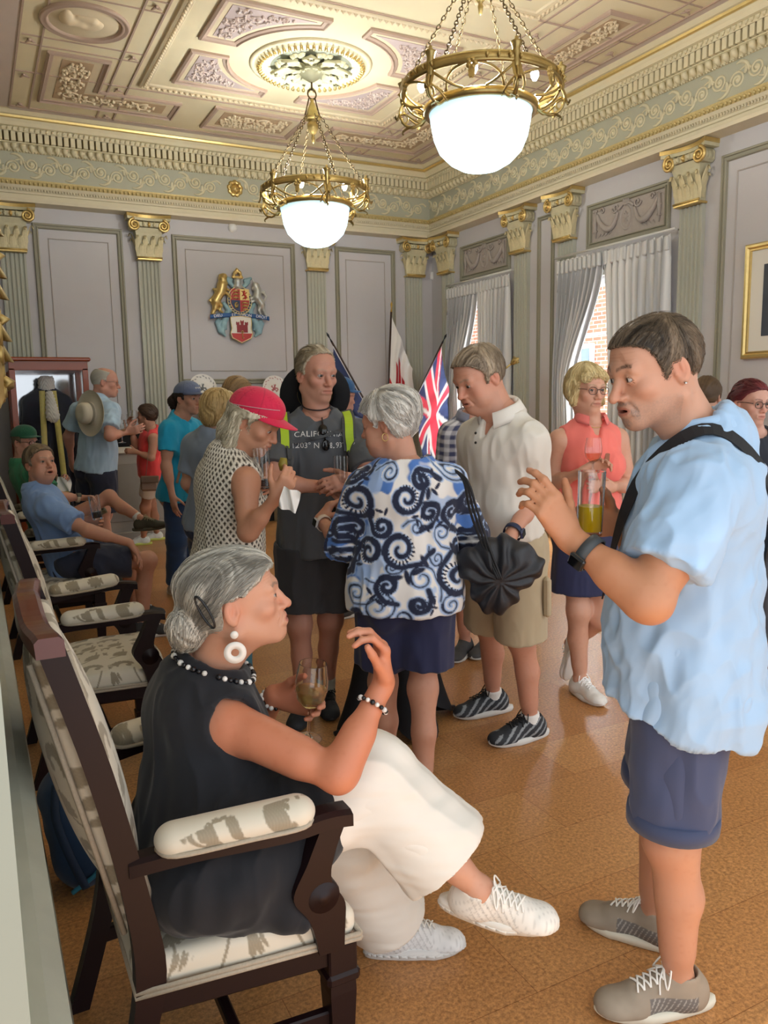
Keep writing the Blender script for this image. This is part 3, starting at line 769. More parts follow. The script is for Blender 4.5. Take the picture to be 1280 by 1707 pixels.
        if under is not None:
            Y = v.ax[1]; zz = (.040+under[0]+under[1]*Y).astype(np.float32); v.D = np.maximum(v.D, v.ax[2][None, None, :]-zz[None, :, None])
        V, Q = v.mesh(2); N = normals(V, Q)
        flow = flow or (lambda P: P-A(0, -.03, .12))
        F = flow(V); F = F-N*(np.sum(F*N, 1))[:, None]; F /= np.linalg.norm(F, axis=1)[:, None]+1e-9
        B = np.cross(N, F)
        # streaks run along the flow: noise stretched on it
        q = np.stack([np.sum(V*B, 1)*170, np.sum(V*F, 1)*14, np.sum(V*N, 1)*20], 1)
        ns = fbm(q, 3); V2 = V+N*(streak*ns)[:, None]
        base = np.array(lin(col)); c2 = np.array(lin(col2)) if col2 else base*1.6
        m = np.clip(.5+.6*ns, 0, 1)[:, None]; c = base*(1-var)*(1-m)+c2*m if col2 else base*((1-var)+2*var*m)
        Vs = [V2]; Qs = [Q]; cs = [c]; off = len(V2)
        if strands and len(V2):
            ids = RNG.integers(0, len(V2), strands)
            if under is not None: ids = ids[V2[ids, 2] < .025+under[0]+under[1]*V2[ids, 1]]
            from mathutils.kdtree import KDTree
            kd = KDTree(len(V2))
            for i, p in enumerate(V2): kd.insert(p, i)
            kd.balance()
            for i in ids:
                p = V2[i].copy(); pts = []; nn = N[i]; L = slen*RNG.uniform(.5, 1.2)/nstep; lf = lift*RNG.uniform(.6, 1.8); dirj = RNG.normal(0, .12, 3)
                for q_ in range(nstep+1):
                    pts.append(p+nn*lf*(1+.5*q_/nstep)); f_ = flow(p[None])[0]; f_ = nrm(f_-nn*(f_ @ nn))+dirj; p2 = p+nrm(f_)*L
                    co, ix, dd = kd.find(p2); nn = nrm(nn+N[ix]); p = np.array(co)*.7+p2*.3 if dd < .012 else p2
                pts = np.array(pts); T = np.gradient(pts, axis=0); T /= np.linalg.norm(T, axis=1)[:, None]+1e-9
                b1 = np.cross(T, nn); b1 /= np.linalg.norm(b1, axis=1)[:, None]+1e-9; b2 = np.cross(T, b1)
                rr = srad/s.H.k*np.linspace(1, .35, len(pts))[:, None]
                ring = np.stack([pts+rr*(b1*math.cos(a)+b2*math.sin(a)) for a in (0, 2.09, 4.19)], 1)
                Vs.append(ring.reshape(-1, 3)); n_ = len(pts)
                Qs.append(np.array([(off+a*3+b, off+a*3+(b+1) % 3, off+(a+1)*3+(b+1) % 3, off+(a+1)*3+b) for a in range(n_-1) for b in range(3)])); off += n_*3
                cc = c[i]*RNG.uniform(.75, 1.35); cs.append(np.repeat(cc[None], n_*3, 0))
        V = s.H.w(np.concatenate(Vs)); s.objs[name] = (V, Qs[0])
        return np_mesh(name, V, np.concatenate(Qs), HAIRM, parent or s.root, np.clip(np.concatenate(cs), 0, 1))
    # -------- shoe
    def shoe(s, sd, col, sole='e8e4da', sole_h=.026, lace=None, sock=None, sock_h=.04, k=1.0, h=None, trim=None, name='shoe', colf=None, tread=False, pitch=None, lowcut=False):
        S = s.S*k; an = s.j['an'+sd]; t = s.toe(sd)
        pitch = s.sp.get('up'+sd, pitch); up = UP if pitch is None else nrm(pitch); t = nrm(t-up*(t @ up)); r = np.cross(t, up); R = np.stack([r, t, up], 1)
        o = an-up*.095*S*1.0/k*k            # sole point under the ankle
        if pitch is None: o = A(an[0], an[1], max(an[2]-.095*s.S, 0))
        h = (h or s.h*.75)
        sg = 1 if sd == 'R' else -1
        v = Vol((-.07, -.10, 0), (.07, .24, .16), h)
        P = lambda *a, **kw: v.prim(*a, **kw)
        P(p_ell((0, -.035, .050), (.036, .042, .052)), 0); P(p_cap((0, -.02, .050), (-.006*sg, .10, .040), .038, .038), .03)
        P(p_ell((-.006*sg, .130, .030), (.046, .062, .032)), .03); P(p_ell((-.012*sg, .165, .028), (.038, .035, .026)), .03)
        P(p_cap((0, .0, .055), (0, -.008, .095 if not lowcut else .07), .043, .041), .02)
        P(p_cap((0, .030, .080), (-.004*sg, .10, .052), .030, .024), .025)
        P(p_cap((0, -.006, .088 if not lowcut else .070), (0, -.016, .17), .034, .038), .005, mode='sub')
        if lowcut: P(p_cap((0, .03, .10), (0, -.03, .12), .03, .035), .01, mode='sub')
        v.cut((0, 0, sole_h*.7), (0, 0, -1)); V, Q = v.mesh(1)
        base = np.array(lin(col)); c = np.repeat(base[None], len(V), 0)*(1+.08*fbm(V*40, 2)[:, None])
        if colf is not None: c = colf(V, c, sg)
        Wd = lambda l: o+(np.asarray(l)*S) @ R.T
        ob = np_mesh(name, Wd(V), Q, LEATHER, s.root, np.clip(c, 0, 1))
        # sole: outline extruded, slightly rockered
        out = []
        for i in range(36):
            a = 2*math.pi*i/36; y = .052+.150*math.sin(a)
            wd = .046 if y > .09 else .036+.010*max(0, (y+.02)/.11) if y > -.02 else .036
            x = wd*math.cos(a)*(1 if True else 1)-(.010*sg if y > .10 else .004*sg)
            out.append((x, y))
        m = MB(); rows = []
        for z, e in ((0, -.006), (.004, 0), (sole_h*.55, .003), (sole_h, .001), (sole_h+.001, -.012)):
            rows.append([Wd((x*(1+e/.045), .052+(y-.052)*(1+e/.12), z+(.010*max(0, (y-.14)/.06)**2 if z < .01 else .006*max(0, (y-.14)/.06)**2))) for x, y in out])
        Pm = np.array(rows); n = Pm.shape[1]
        vs = Pm.reshape(-1, 3); fs = [(i*n+j_, i*n+(j_+1) % n, (i+1)*n+(j_+1) % n, (i+1)*n+j_) for i in range(len(rows)-1) for j_ in range(n)]
        fs += [tuple(range(n))[::-1], tuple((len(rows)-1)*n+j_ for j_ in range(n))]
        m.add(vs, fs, 0, True, lin(sole))
        if tread:   # moulded waves round the side of the sole
            for q in range(36):
                a = 2*math.pi*q/36; x, y = out[q]; x2, y2 = out[(q+1) % 36]
                for z0, z1 in ((.010, .018), (.018, .010)): m.tube([Wd((x*1.06, .052+(y-.052)*1.02, sole_h*.25+z0*.6)), Wd((x2*1.06, .052+(y2-.052)*1.02, sole_h*.25+z1*.6))], .0022*S, 5, col=lin(sole))
        m.build('sole', LEATHER, ob, True)
        if lace:
            m = MB()
            def zz(x, y):
                q = np.hypot(V[:, 0]-x, V[:, 1]-y); k_ = np.argsort(q)[:40]; return V[k_, 2].max()
            zt = lambda y: zz(0, y)+.002
            for q in range(5):
                y = .035+.016*q
                for dx in (-1, 1): m.tube(spline([Wd((dx*.022, y-.004, zz(dx*.022, y-.004)+.001)), Wd((dx*.010, y, zz(dx*.010, y)+.002)), Wd((-dx*.010, y+.008, zz(-dx*.010, y+.008)+.002)), Wd((-dx*.022, y+.012, zz(-dx*.022, y+.012)+.001))], 4), .0026*S, 6, col=lin(lace))
            for dx in (-1, 1):
                m.tube(spline([Wd((0, .034, zt(.034))), Wd((dx*.022, .03, zt(.034)+.012)), Wd((dx*.038, .045, zz(dx*.034, .045)+.006)), Wd((dx*.02, .045, zz(dx*.02, .045)+.003)), Wd((0, .036, zt(.036)))], 5), .0024*S, 6, col=lin(lace))
                m.tube(spline([Wd((0, .036, zt(.036))), Wd((dx*.018, .055, zz(dx*.018, .055)+.003)), Wd((dx*.034, .062, zz(dx*.034, .062)+.003))], 5), .0022*S, 6, col=lin(lace))
            m.build('lace', LEATHER, ob, True)
        if sock:
            pr = [(p_cap(an+up*.0, an+up*sock_h, .044*s.S, .045*s.S), .01), (p_cap(an, an-up*.03+t*.02, .045*s.S, .044*s.S), .02)]
            kn = s.j['kn'+sd]; sh = nrm(kn-an)
            pr = [(p_ccap(an-up*.03, an+sh*sock_h, .043*s.S, .042*s.S), .01)]
            s.garment('sock', pr, sock, h*1.2, folds=[(.0012, lambda V: np.sin((V @ sh)*700))])
        return ob
    # -------- spectacles
    def glasses(s, col='26211f', lens=True, dark=False, name='spectacles', round_=False, thick=.0014, dz=0, dy=0):
        H = s.H; m = MB(); cc = lin(col); e = empty(name) if False else None
        def ringpts(q):
            o = []
            for i in range(28):
                a = 2*math.pi*i/28; ca, sa = math.cos(a), math.sin(a); p = 2.6 if not round_ else 2.0
                x = .024*abs(ca)**(2/p)*np.sign(ca); z = .0175*abs(sa)**(2/p)*np.sign(sa)
                o.append(H.w((q*.0335+x, .1075+dy-.10*abs(q*.0335+x)**1.0*.35-.0, z-.003+dz)))
            return o
        for q in (-1, 1):
            m.tube(ringpts(q), thick*H.k, 6, closed=True, col=cc)
            m.tube([H.w((q*.0565, .088+dy, .004+dz)), H.w((q*.071, .06, .006+dz)), H.w((q*.078, .0, .004)), H.w((q*.079, -.022, -.006))], thick*.9*H.k, 6, col=cc)
        m.tube(spline([H.w((-.0105, .1065+dy, .001+dz)), H.w((0, .112+dy, .004+dz)), H.w((.0105, .1065+dy, .001+dz))], 4), thick*H.k, 6, col=cc)
        o = m.build(name, [vcmat('frame_plastic', .3)], s.root, True)
        for q in (-1, 1):
            pts = ringpts(q); mm = MB(); c = np.mean(pts, 0); th = H.R[:, 1]*.0006
            n = len(pts); mm.add(list(pts)+[p+th*2 for p in pts], [tuple(range(n))[::-1], tuple(range(n, 2*n))]+[(i, (i+1) % n, n+(i+1) % n, n+i) for i in range(n)])
            mm.build('lens', mat('dark_lens', '0c0d0f', .08) if dark else LENSM, o)
        return o
    def ribbon(s, pts, width, thick, nref, name, m, parent=None, col=None, n=6):
        """flat strap along pts; nref(i) outward direction"""
        pts = spline(pts, n) if n else np.asarray(pts, float); mb = MB(); T = np.gradient(pts, axis=0); T /= np.linalg.norm(T, axis=1)[:, None]; rows = []
        for i, p in enumerate(pts):
            o = nrm(nref(p)-T[i]*(nref(p) @ T[i])); b = np.cross(T[i], o)
            rows.append([p-b*width/2, p-b*width/2+o*thick, p+b*width/2+o*thick, p+b*width/2, p-b*width/2])
        mb.grid(np.array(rows), smooth=False, col=lin(col) if col else None)
        return mb.build(name, m, parent if parent is not None else s.root, col is not None)
    def hit(s, px, py, names, off=.003):
        """point of a garment met by the line of sight, lifted off by off along the surface normal"""
        d = Vector(ray(px, py)).normalized(); best = None
        for n in names:
            if ('bvh', n) not in s.objs:
                V, Q = s.objs[n]; s.objs[('bvh', n)] = BVHTree.FromPolygons(V.tolist(), Q.tolist())
            h = s.objs[('bvh', n)].ray_cast(Vector(CAM), d)
            if h[0] is not None and (best is None or h[3] < best[3]): best = h
        if best is None: return None, None
        nn = np.array(best[1]); nn = nn if nn @ np.array(d) < 0 else -nn
        return np.array(best[0])+nn*off, nn
    def cast(s, o, t, names, off=.003):
        """first garment surface met on the way from o to t"""
        d = Vector(t)-Vector(o); best = None
        for n in names:
            if ('bvh', n) not in s.objs:
                V, Q = s.objs[n]; s.objs[('bvh', n)] = BVHTree.FromPolygons(V.tolist(), Q.tolist())
            h = s.objs[('bvh', n)].ray_cast(Vector(o), d.normalized())
            if h[0] is not None and (best is None or h[3] < best[3]): best = h
        return np.array(best[0])-nrm(d)*off if best is not None else np.asarray(t, float)
    def near(s, p, names, off=.003):
        best = None
        for n in names:
            if ('bvh', n) not in s.objs:
                V, Q = s.objs[n]; s.objs[('bvh', n)] = BVHTree.FromPolygons(V.tolist(), Q.tolist())
            h = s.objs[('bvh', n)].find_nearest(Vector(p))
            if h[0] is not None and (best is None or h[3] < best[3]): best = h
        nn = np.array(best[1]); q = np.array(best[0])
        if nn @ (q-s.P-s.u*((q-s.P) @ s.u)) < 0: nn = -nn
        return q+nn*off, nn
    def cap(s, col, brim=None, dz=.0, name='cap', tiltb=0.05, logo=None, twin=None, brimlen=.075):
        H = s.H; brim = brim or col; v = Vol((-.13, -.15, -.06), (.13, .2, .18), .004 if s.h > .004 else .003)
        v.prim(p_ell((0, -.012, .038+dz), (.089, .112, .090)), 0); v.prim(p_ell((0, .02, .07+dz), (.075, .085, .058)), .03)
        Y = v.ax[1]; zz = (.036+dz+tiltb*(Y)*1.0).astype(np.float32)
        v.D = np.maximum(v.D, -(v.D+.006)); v.D = np.maximum(v.D, (zz[None, :, None]-v.ax[2][None, None, :]))
        V, Q = v.mesh(1); l = V; a = np.arctan2(l[:, 0], l[:, 1]+.012); base = np.array(lin(col)); c = np.repeat(base[None], len(V), 0)
        seam = np.exp(-(np.abs(((a/(math.pi/3)+.5) % 1)-.5)*(math.pi/3)*np.hypot(l[:, 0], l[:, 1]+.012)/.0022)**2); c = c*(1-.25*seam[:, None])*(1+.05*fbm(V*60, 2)[:, None])
        o = np_mesh(name, H.w(V), Q, CLOTH, s.root, np.clip(c, 0, 1)); s.objs[name] = (H.w(V), Q)
        rows = []; nn = 24
        for i in range(nn+1):
            t = -1.25+2.5*i/nn; x = math.sin(t); row = []
            yb = -.012+.108*math.cos(t*.98); xb = .090*x; z0 = .042+dz+tiltb*yb
            for q in range(8):
                w = q/7; L = brimlen*max(0, math.cos(t*1.22))**.55
                y = yb+L*w; z = z0-(.10*w*L)-.9*(xb**2)*w*2.2; row.append((xb*(1-.04*w), y, z))
            rows.append(row)
        P = np.array(rows); m = MB()
        top = H.w(P.reshape(-1, 3)).reshape(P.shape); bot = H.w((P-A(0, 0, .004)).reshape(-1, 3)).reshape(P.shape)
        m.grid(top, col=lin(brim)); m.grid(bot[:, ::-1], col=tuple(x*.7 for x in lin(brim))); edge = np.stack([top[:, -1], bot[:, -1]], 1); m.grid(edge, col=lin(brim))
        m.build('brim', CLOTH, o, True)
        m = MB(); m.lathe([(0, .005), (.004, .004), (.006, 0), (.006, -.003)], H.w((0, -.012, .129+dz)), 10, col=lin(col), axes=tuple(H.R.T)); m.build('button', CLOTH, o, True)
        return o
# ================================================================ the room
XL, XR, YB, ZC = 0.004, 5.91, 9.90, 4.62
YF = -1.2
X_, Y_, Z_ = A(1, 0, 0), A(0, 1, 0), A(0, 0, 1)
def struct(o): o['kind'] = 'structure'; return o
WALLM = mat('grey_paint', 'bfbec2', .7, .03, 3, 60, .05)
OLIVE = mat('olive_moulding_paint', '928f7d', .5)
SAGE = mat('sage_paint', 'b3b5a8', .55)
FRIEZEM = mat('frieze_paint', 'b1b29f', .6, .04, 5)
CREAM = mat('cream_plaster', 'dcd3b2', .6, .05, 14)
CREAM2 = mat('pale_plaster', 'd3cab0', .6, .05, 14)
DARKGAP = mat('dentil_gap_shade', '7a6a48', .8)  # shade of the gaps between the dentils, put into the backing colour
GOLD = mat('gilding', 'd2b878', .34, .15, 30, 120, .3, metal=.75)
GOLDP = mat('antique_gilding', 'b9a064', .42, .3, 25, 60, .5, metal=.7)
CEILM = mat('ceiling_cream_paint', 'ddd0ae', .75, .10, 2.5)
CBAND = mat('ceiling_band_paint', 'd6c7a8', .75, .12, 4)
MAUVE = mat('mauve_paint', 'b9a8a6', .75, .08, 6)
MBROWN = mat('mauve_brown_paint', 'b09888', .7, .08, 6)
BUFF = mat('buff_relief_ground', 'b59b7c', .75, .15, 12)
RELIEFM = mat('relief_stone_paint', 'd8c6a6', .6, .12, 20)
RELIEFP = mat('relief_mauve_paint', 'cbb9b0', .6, .12, 20)
# floor ---------------------------------------------------------------
def floor_material():
    m, nt, b = newmat('cork_parquet'); L = nt.links.new; N = nt.nodes.new
    tc = N('ShaderNodeTexCoord'); mp = N('ShaderNodeMapping'); mp.inputs['Rotation'].default_value = (0, 0, 0); L(tc.outputs['Object'], mp.inputs[0])
    br = N('ShaderNodeTexBrick'); L(mp.outputs[0], br.inputs[0]); br.inputs['Scale'].default_value = 1; br.inputs['Brick Width'].default_value = .60; br.inputs['Row Height'].default_value = .30; br.inputs['Mortar Size'].default_value = .0012
    br.inputs['Color1'].default_value = L4('d6a26a'); br.inputs['Color2'].default_value = L4('c48b55'); br.inputs['Mortar'].default_value = L4('a06a3c'); br.inputs['Bias'].default_value = -.1; br.offset = .5
    n1 = N('ShaderNodeTexNoise'); n1.inputs['Scale'].default_value = 85; n1.inputs['Detail'].default_value = 6; n1.inputs['Roughness'].default_value = .75; L(tc.outputs['Object'], n1.inputs[0])
    n2 = N('ShaderNodeTexVoronoi'); n2.inputs['Scale'].default_value = 120; L(tc.outputs['Object'], n2.inputs[0])
    n3 = N('ShaderNodeTexNoise'); n3.inputs['Scale'].default_value = 1.1; n3.inputs['Detail'].default_value = 3; L(tc.outputs['Object'], n3.inputs[0])
    r1 = N('ShaderNodeValToRGB'); r1.color_ramp.elements[0].position = .36; r1.color_ramp.elements[1].position = .62; r1.color_ramp.elements[0].color = (.42, .38, .34, 1); r1.color_ramp.elements[1].color = (1.12, 1.1, 1.05, 1); L(n1.outputs[0], r1.inputs[0])
    mx = N('ShaderNodeMix'); mx.data_type = 'RGBA'; mx.blend_type = 'MULTIPLY'; mx.inputs[0].default_value = .85; L(br.outputs[0], mx.inputs[6]); L(r1.outputs[0], mx.inputs[7])
    r2 = N('ShaderNodeValToRGB'); r2.color_ramp.elements[0].color = (.82, .80, .78, 1); r2.color_ramp.elements[1].color = (1.15, 1.13, 1.1, 1); L(n3.outputs[0], r2.inputs[0])
    m2 = N('ShaderNodeMix'); m2.data_type = 'RGBA'; m2.blend_type = 'MULTIPLY'; m2.inputs[0].default_value = 1; L(mx.outputs[2], m2.inputs[6]); L(r2.outputs[0], m2.inputs[7])
    L(m2.outputs[2], b.inputs['Base Color'])
    r3 = N('ShaderNodeMapRange'); r3.inputs[3].default_value = .26; r3.inputs[4].default_value = .42; L(n1.outputs[0], r3.inputs[0]); L(r3.outputs[0], b.inputs['Roughness'])
    bn = N('ShaderNodeBump'); bn.inputs['Strength'].default_value = .12; bn.inputs['Distance'].default_value = .002; L(n1.outputs[0], bn.inputs['Height']); L(bn.outputs[0], b.inputs['Normal'])
    b.inputs['Specular IOR Level'].default_value = .45
    return m
m = MB(); m.box((XL-.4, YF, -.1), (XR+.3, YB+.3, 0)); struct(m.build('floor', floor_material()))
# walls ---------------------------------------------------------------
m = MB(); m.box((XL-.25, YB, 0), (XR+.25, YB+.25, ZC+.1)); wall_back = struct(m.build('wall_back', WALLM))
WINS = [(8.15, 9.24), (5.66, 6.96), (1.1, 2.1)]; WZ = (.45, 2.78)  # the last window is unseen, added as an opening for a side lamp
m = MB(); ys = [YF]+[v for w in sorted(WINS) for v in w]+[YB]
for i in range(0, len(ys), 2): m.box((XR, ys[i], 0), (XR+.13, ys[i+1], ZC+.1))
for a, b_ in WINS:
    m.box((XR, a, 0), (XR+.13, b_, WZ[0])); m.box((XR, a, WZ[1]), (XR+.13, b_, ZC+.1))
wall_right = struct(m.build('wall_right', WALLM))
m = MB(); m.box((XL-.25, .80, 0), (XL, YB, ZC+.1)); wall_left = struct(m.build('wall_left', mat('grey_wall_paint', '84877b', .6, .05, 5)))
# skirtings and the panelled dado of the left wall ----------------------
m = MB(); m.sweep([(XR, YF, 0), (XR, YB, 0), (XL, YB, 0)], [(0, 0), (.03, 0), (.03, .16), (.02, .19), (.0, .2)], Z_); struct(m.build('baseboard_back', SAGE))
DADO = mat('worn_sage_gloss', 'a0a498', .35, .25, 9, 30, .2)
def lsweep(name, prof, mm, z=0):
    m = MB(); m.sweep([(XL, YB, z), (XL, .80, z)], prof, Z_); struct(m.build(name, mm))
lsweep('baseboard_left', [(0, 0), (.095, 0), (.095, .13), (.085, .145), (.088, .16), (.074, .20), (.060, .215), (.056, .235), (0, .24)], DADO)
lsweep('trim_1', [(0, .24), (.030, .241), (.030, .78), (.045, .80), (.045, .82), (.02, .84), (0, .845)], DADO)
lsweep('trim_14', [(.030, .40), (.036, .405), (.036, .41), (.031, .413), (.036, .418), (.036, .424), (.031, .427), (.037, .433), (.037, .44), (.030, .444)], mat('plum_lining', '4a3442', .4))
def frame_prof(w, d): return [(0, 0), (0, d*.55), (w*.12, d), (w*.34, d), (w*.42, d*.55), (w*.66, d*.5), (w*.74, d*.95), (w*.9, d*.8), (w, 0)]
def rect(o, u, v, a, b, c, d): return [o+u*a+v*c, o+u*b+v*c, o+u*b+v*d, o+u*a+v*d]
def panel(parent, o, u, v, a, b, c, d, nup, inner=True, w=.062, dep=.028):
    """moulded frame on a wall with a thin line inside it"""
    m = MB(); p = rect(o, u, v, a, b, c, d); s = 1 if np.cross(u, v) @ nup > 0 else -1
    if s < 0: p = p[::-1]
    m.sweep(p, frame_prof(w, dep), nup, closed=True); m.build('panel_moulding', OLIVE, parent)
    if inner:
        k = .155; m = MB(); p = rect(o, u, v, a+k, b-k, c+k, d-k); p = p if s > 0 else p[::-1]
        m.sweep(p, [(0, 0), (0, .006), (.006, .009), (.012, .006), (.012, 0)], nup, closed=True); m.build('inner_beading', mat('bead_paint', 'aaa4a0', .6), parent)
OB = A(0, YB, 0); OR = A(XR, 0, 0)
for a, b_, c, d in ((.76, 1.72, .95, 3.56), (2.29, 3.86, 1.78, 3.55), (4.42, 5.32, .95, 3.56)): panel(wall_back, OB, X_, Z_, a, b_, c, d, -Y_)
panel(wall_right, OR, Y_, Z_, 2.9, 5.01, .95, 3.57, -X_)
panel(wall_right, OR, Y_, Z_, 7.23, 7.52, .95, 3.57, -X_, False, .05, .024)
# fluted pilasters with composite capitals ------------------------------
def spiral(c, u, v, r0, turns, n=40, a0=0, sgn=1, r1=.12):
    return [c+(u*math.cos(a0+sgn*t*turns*2*math.pi)+v*math.sin(a0+sgn*t*turns*2*math.pi))*r0*(1-(1-r1)*t) for t in np.linspace(0, 1, n)]
def leaf(m, o, u, v, n, wd, h, curl, mi=0, lobes=3):
    """acanthus leaf rising along v and rolling forward along n at its tip"""
    rows = []
    for i in range(13):
        t = i/12; w_ = wd*(.55+.45*math.sin(min(1, t*1.35)*math.pi*.62))*(1-t**3*.75)*(1-.16*abs(math.sin(t*lobes*math.pi)))
        out = curl*(t**2.2); up = h*(t if t < .8 else .8+.2*math.sin((t-.8)/.2*math.pi)*.6-.05*(t-.8)/.2)
        row = []
        for k in range(7):
            q = -1+2*k/6; row.append(o+u*q*w_+v*up+n*(out+.012*(1-q*q)-(.010 if k in (2, 4) else 0)+.002))
        rows.append(row)
    m.grid(np.array(rows), mi)
CAPM = {}
def capital(parent, c, u, n):
    """c: centre of the shaft top on the wall, u along the wall, n out of it"""
    key = 'cap'
    m = MB(); v = Z_; o = np.asarray(c, float)
    wb, wt, hb = .120, .150, .34
    m.obox(o+n*.055+v*.012, u, n, v, .142, .060, .010, 1, .004); m.tube([o-u*.145+n*.11+v*.03, o+u*.145+n*.11+v*.03], .010, 6, 1)
    rows = [[o+u*(-w_)+v*z, o+u*(-w_)+n*(d)+v*z, o+u*w_+n*d+v*z, o+u*w_+v*z] for z, w_, d in ((.02, wb, .09), (.18, wb+.005, .095), (.30, wt, .12), (.36, wt+.015, .14))]
    m.grid(np.array(rows), 0, False)
    for i, x in enumerate((-.085, 0, .085)): leaf(m, o+u*x+n*.09+v*.03, u, v, n, .042, .17, .045, 2)
    for i, x in enumerate((-.13, -.045, .045, .13)): leaf(m, o+u*x*.95+n*.088+v*.03, u*(1+.0), v, nrm(n+u*x*2), .040, .27, .075, 2)
    for s in (-1, 1): leaf(m, o+u*s*.125+n*.045+v*.05, n, v, u*s, .035, .22, .07, 2); leaf(m, o+u*s*.130+n*.07+v*.06, n, v, u*s, .03, .27, .085, 2)
    # eggs between the scrolls, volutes and the curved top slab
    m.obox(o+n*.085+v*.395, u, n, v, .135, .075, .028, 0, .01)
    for x in (-.06, 0, .06): m.tube([o+u*x+n*.15+v*.37, o+u*x+n*.168+v*.39, o+u*x+n*.15+v*.42], [.012, .02, .012], 8, 1 if x == 0 else 0)
    for s in (-1, 1):
        cc = o+u*s*.165+n*.155+v*.385
        m.tube(spiral(cc, u*s, v, .068, 2.1, 46, math.pi*.5, -1), np.linspace(.016, .010, 46), 6, 1)
        m.lathe([(0, .006), (.058, .0), (.06, -.05), (0, -.09)], cc-n*.012, 20, 0, axes=(u, v, n))
        m.lathe([(0, .022), (.012, .016), (.016, 0)], cc, 10, 1, axes=(u, v, n))
        m.obox(o+u*s*.165+n*.07+v*.385, u, n, v, .05, .075, .055, 0, .02)
        m.lathe([(0, .062), (.045, .055), (.05, 0), (.045, -.0)], o+u*s*.16+n*.075+v*.385, 16, 0, axes=(n, v, u*s))
    top = []
    for t in np.linspace(-1, 1, 15): top.append((.245*t, .105+.075*t*t))
    poly = [(-.245, 0)]+top+[(.245, 0)]
    m.prism(poly, o+v*.445, u, n, v, .03, 0); m.prism([(x*1.02, y*1.05 if y else 0) for x, y in poly], o+v*.475, u, n, v, .035, 1)
    return m
def pilaster(parent, c, u, n, w=.255, z0=.25, z1=3.215):
    o = np.asarray(c, float); m = MB(); hw = w/2; d = .045; nf = 5; prof = [(-hw, 0), (-hw, d)]
    fw = (w-.03)/nf
    for i in range(nf):
        a = -hw+.015+i*fw
        prof += [(a+.006, d)]+[(a+fw/2-math.cos(t)*(fw/2-.006), d-math.sin(t)*.016) for t in np.linspace(0, math.pi, 7)]
    prof += [(hw, d), (hw, 0)]
    rows = [[o+u*x+n*y+Z_*z for x, y in prof] for z in (z0, z1)]
    m.grid(np.array(rows), 0, False)
    m.obox(o+n*.04+Z_*(z0-.04), u, n, Z_, hw+.03, .05, .05, 0, .01); m.obox(o+n*.04+Z_*.1, u, n, Z_, hw+.02, .045, .10, 0, .004)
    ob = m.build('pilaster', SAGE, parent)
    capital(ob, o+Z_*z1, u, n).build('capital', [mat('capital_stone', 'c3bd9d', .5, .12, 30), GOLD, mat('capital_leaf', 'd8cda4', .5, .15, 40)], ob)
for x in (.545, 2.005, 4.14, 5.60): pilaster(wall_back, (x, YB, 0), X_, -Y_)
for y in (9.435, 7.795, 7.0, 5.30): pilaster(wall_right, (XR, y, 0), -Y_, -X_)
# reliefs over the windows ----------------------------------------------
def relief(parent, y0, y1, z0, z1):
    n = -X_; u = -Y_; m = MB(); p = rect(OR, Y_, Z_, y0, y1, z0, z1)[::-1]
    m.sweep(p, frame_prof(.065, .035), n, closed=True); ob = m.build('relief_panel', OLIVE, parent)
    m = MB(); c = A(XR-.008, (y0+y1)/2, (z0+z1)/2); w, h = (y1-y0)/2-.07, (z1-z0)/2-.06; q = w/.48
    m.obox(c+X_*.004, u, n, Z_, w, .004, h)
    m.lathe([(.098, 0), (.11, .015), (.122, 0)], c, 28, axes=(u*.72, Z_*1.05, n)); m.lathe([(0, .012), (.09, .004)], c, 24, axes=(u*.72, Z_*1.05, n))
    for k in range(8): a = k*math.pi/4; m.tube([c, c+(u*.6*math.cos(a)+Z_*math.sin(a))*.06+n*.014], [.012, .003], 5)
    for s in (-1, 1):
        pts = [c+u*s*.11*q+Z_*.07+n*.01, c+u*s*.17*q-Z_*.05+n*.016, c+u*s*.26*q-Z_*.065+n*.018, c+u*s*.36*q+Z_*.02+n*.014, c+u*s*.40*q+Z_*.10+n*.01]
        m.tube(spline(pts, 8), np.concatenate([np.linspace(.012, .034, 16), np.linspace(.034, .014, 17)]), 8)
        m.tube(spline([c+u*s*.10*q+Z_*.09+n*.01, c+u*s*.04*q+Z_*.13+n*.01, c+n*.012+Z_*.12], 6), .014, 6)
        m.tube(spiral(c+u*s*.145*q+Z_*.115+n*.01, u*s, Z_, .05, 1.3, 26, 0, -1), .010, 6)
        m.tube(spiral(c+u*s*.33*q+Z_*.125+n*.01, u*s, Z_, .035, 1.2, 22, 0, 1), .009, 6)
        m.tube([c+u*s*.42*q+Z_*.14+n*.01, c+u*s*.425*q+Z_*.02+n*.012, c+u*s*.42*q-Z_*.13+n*.008], [.012, .022, .004], 8)
        for k in range(5): m.tube([c+u*s*(.40+.02*(k % 2))*q+Z_*(.14-.05*k)+n*.01, c+u*s*(.455-.05*(k % 2))*q+Z_*(.125-.05*k)+n*.016], [.012, .003], 5)
        for k in range(4): m.tube([c+u*s*(.2+.05*k)*q-Z_*.10+n*.006, c+u*s*(.23+.05*k)*q-Z_*(.125+.01*(k % 2))+n*.01], [.009, .002], 5)
    for k in range(3): leaf(m, c+u*(.03*(k-1))+Z_*.12+n*.004, u, Z_, n, .02, .06, .02)
    m.build('garland_relief', mat('relief_taupe', 'a79f99', .6, .1, 30), ob)
relief(wall_right, 8.04, 9.13, 3.08, 3.52); relief(wall_right, 5.57, 6.69, 3.07, 3.52); 
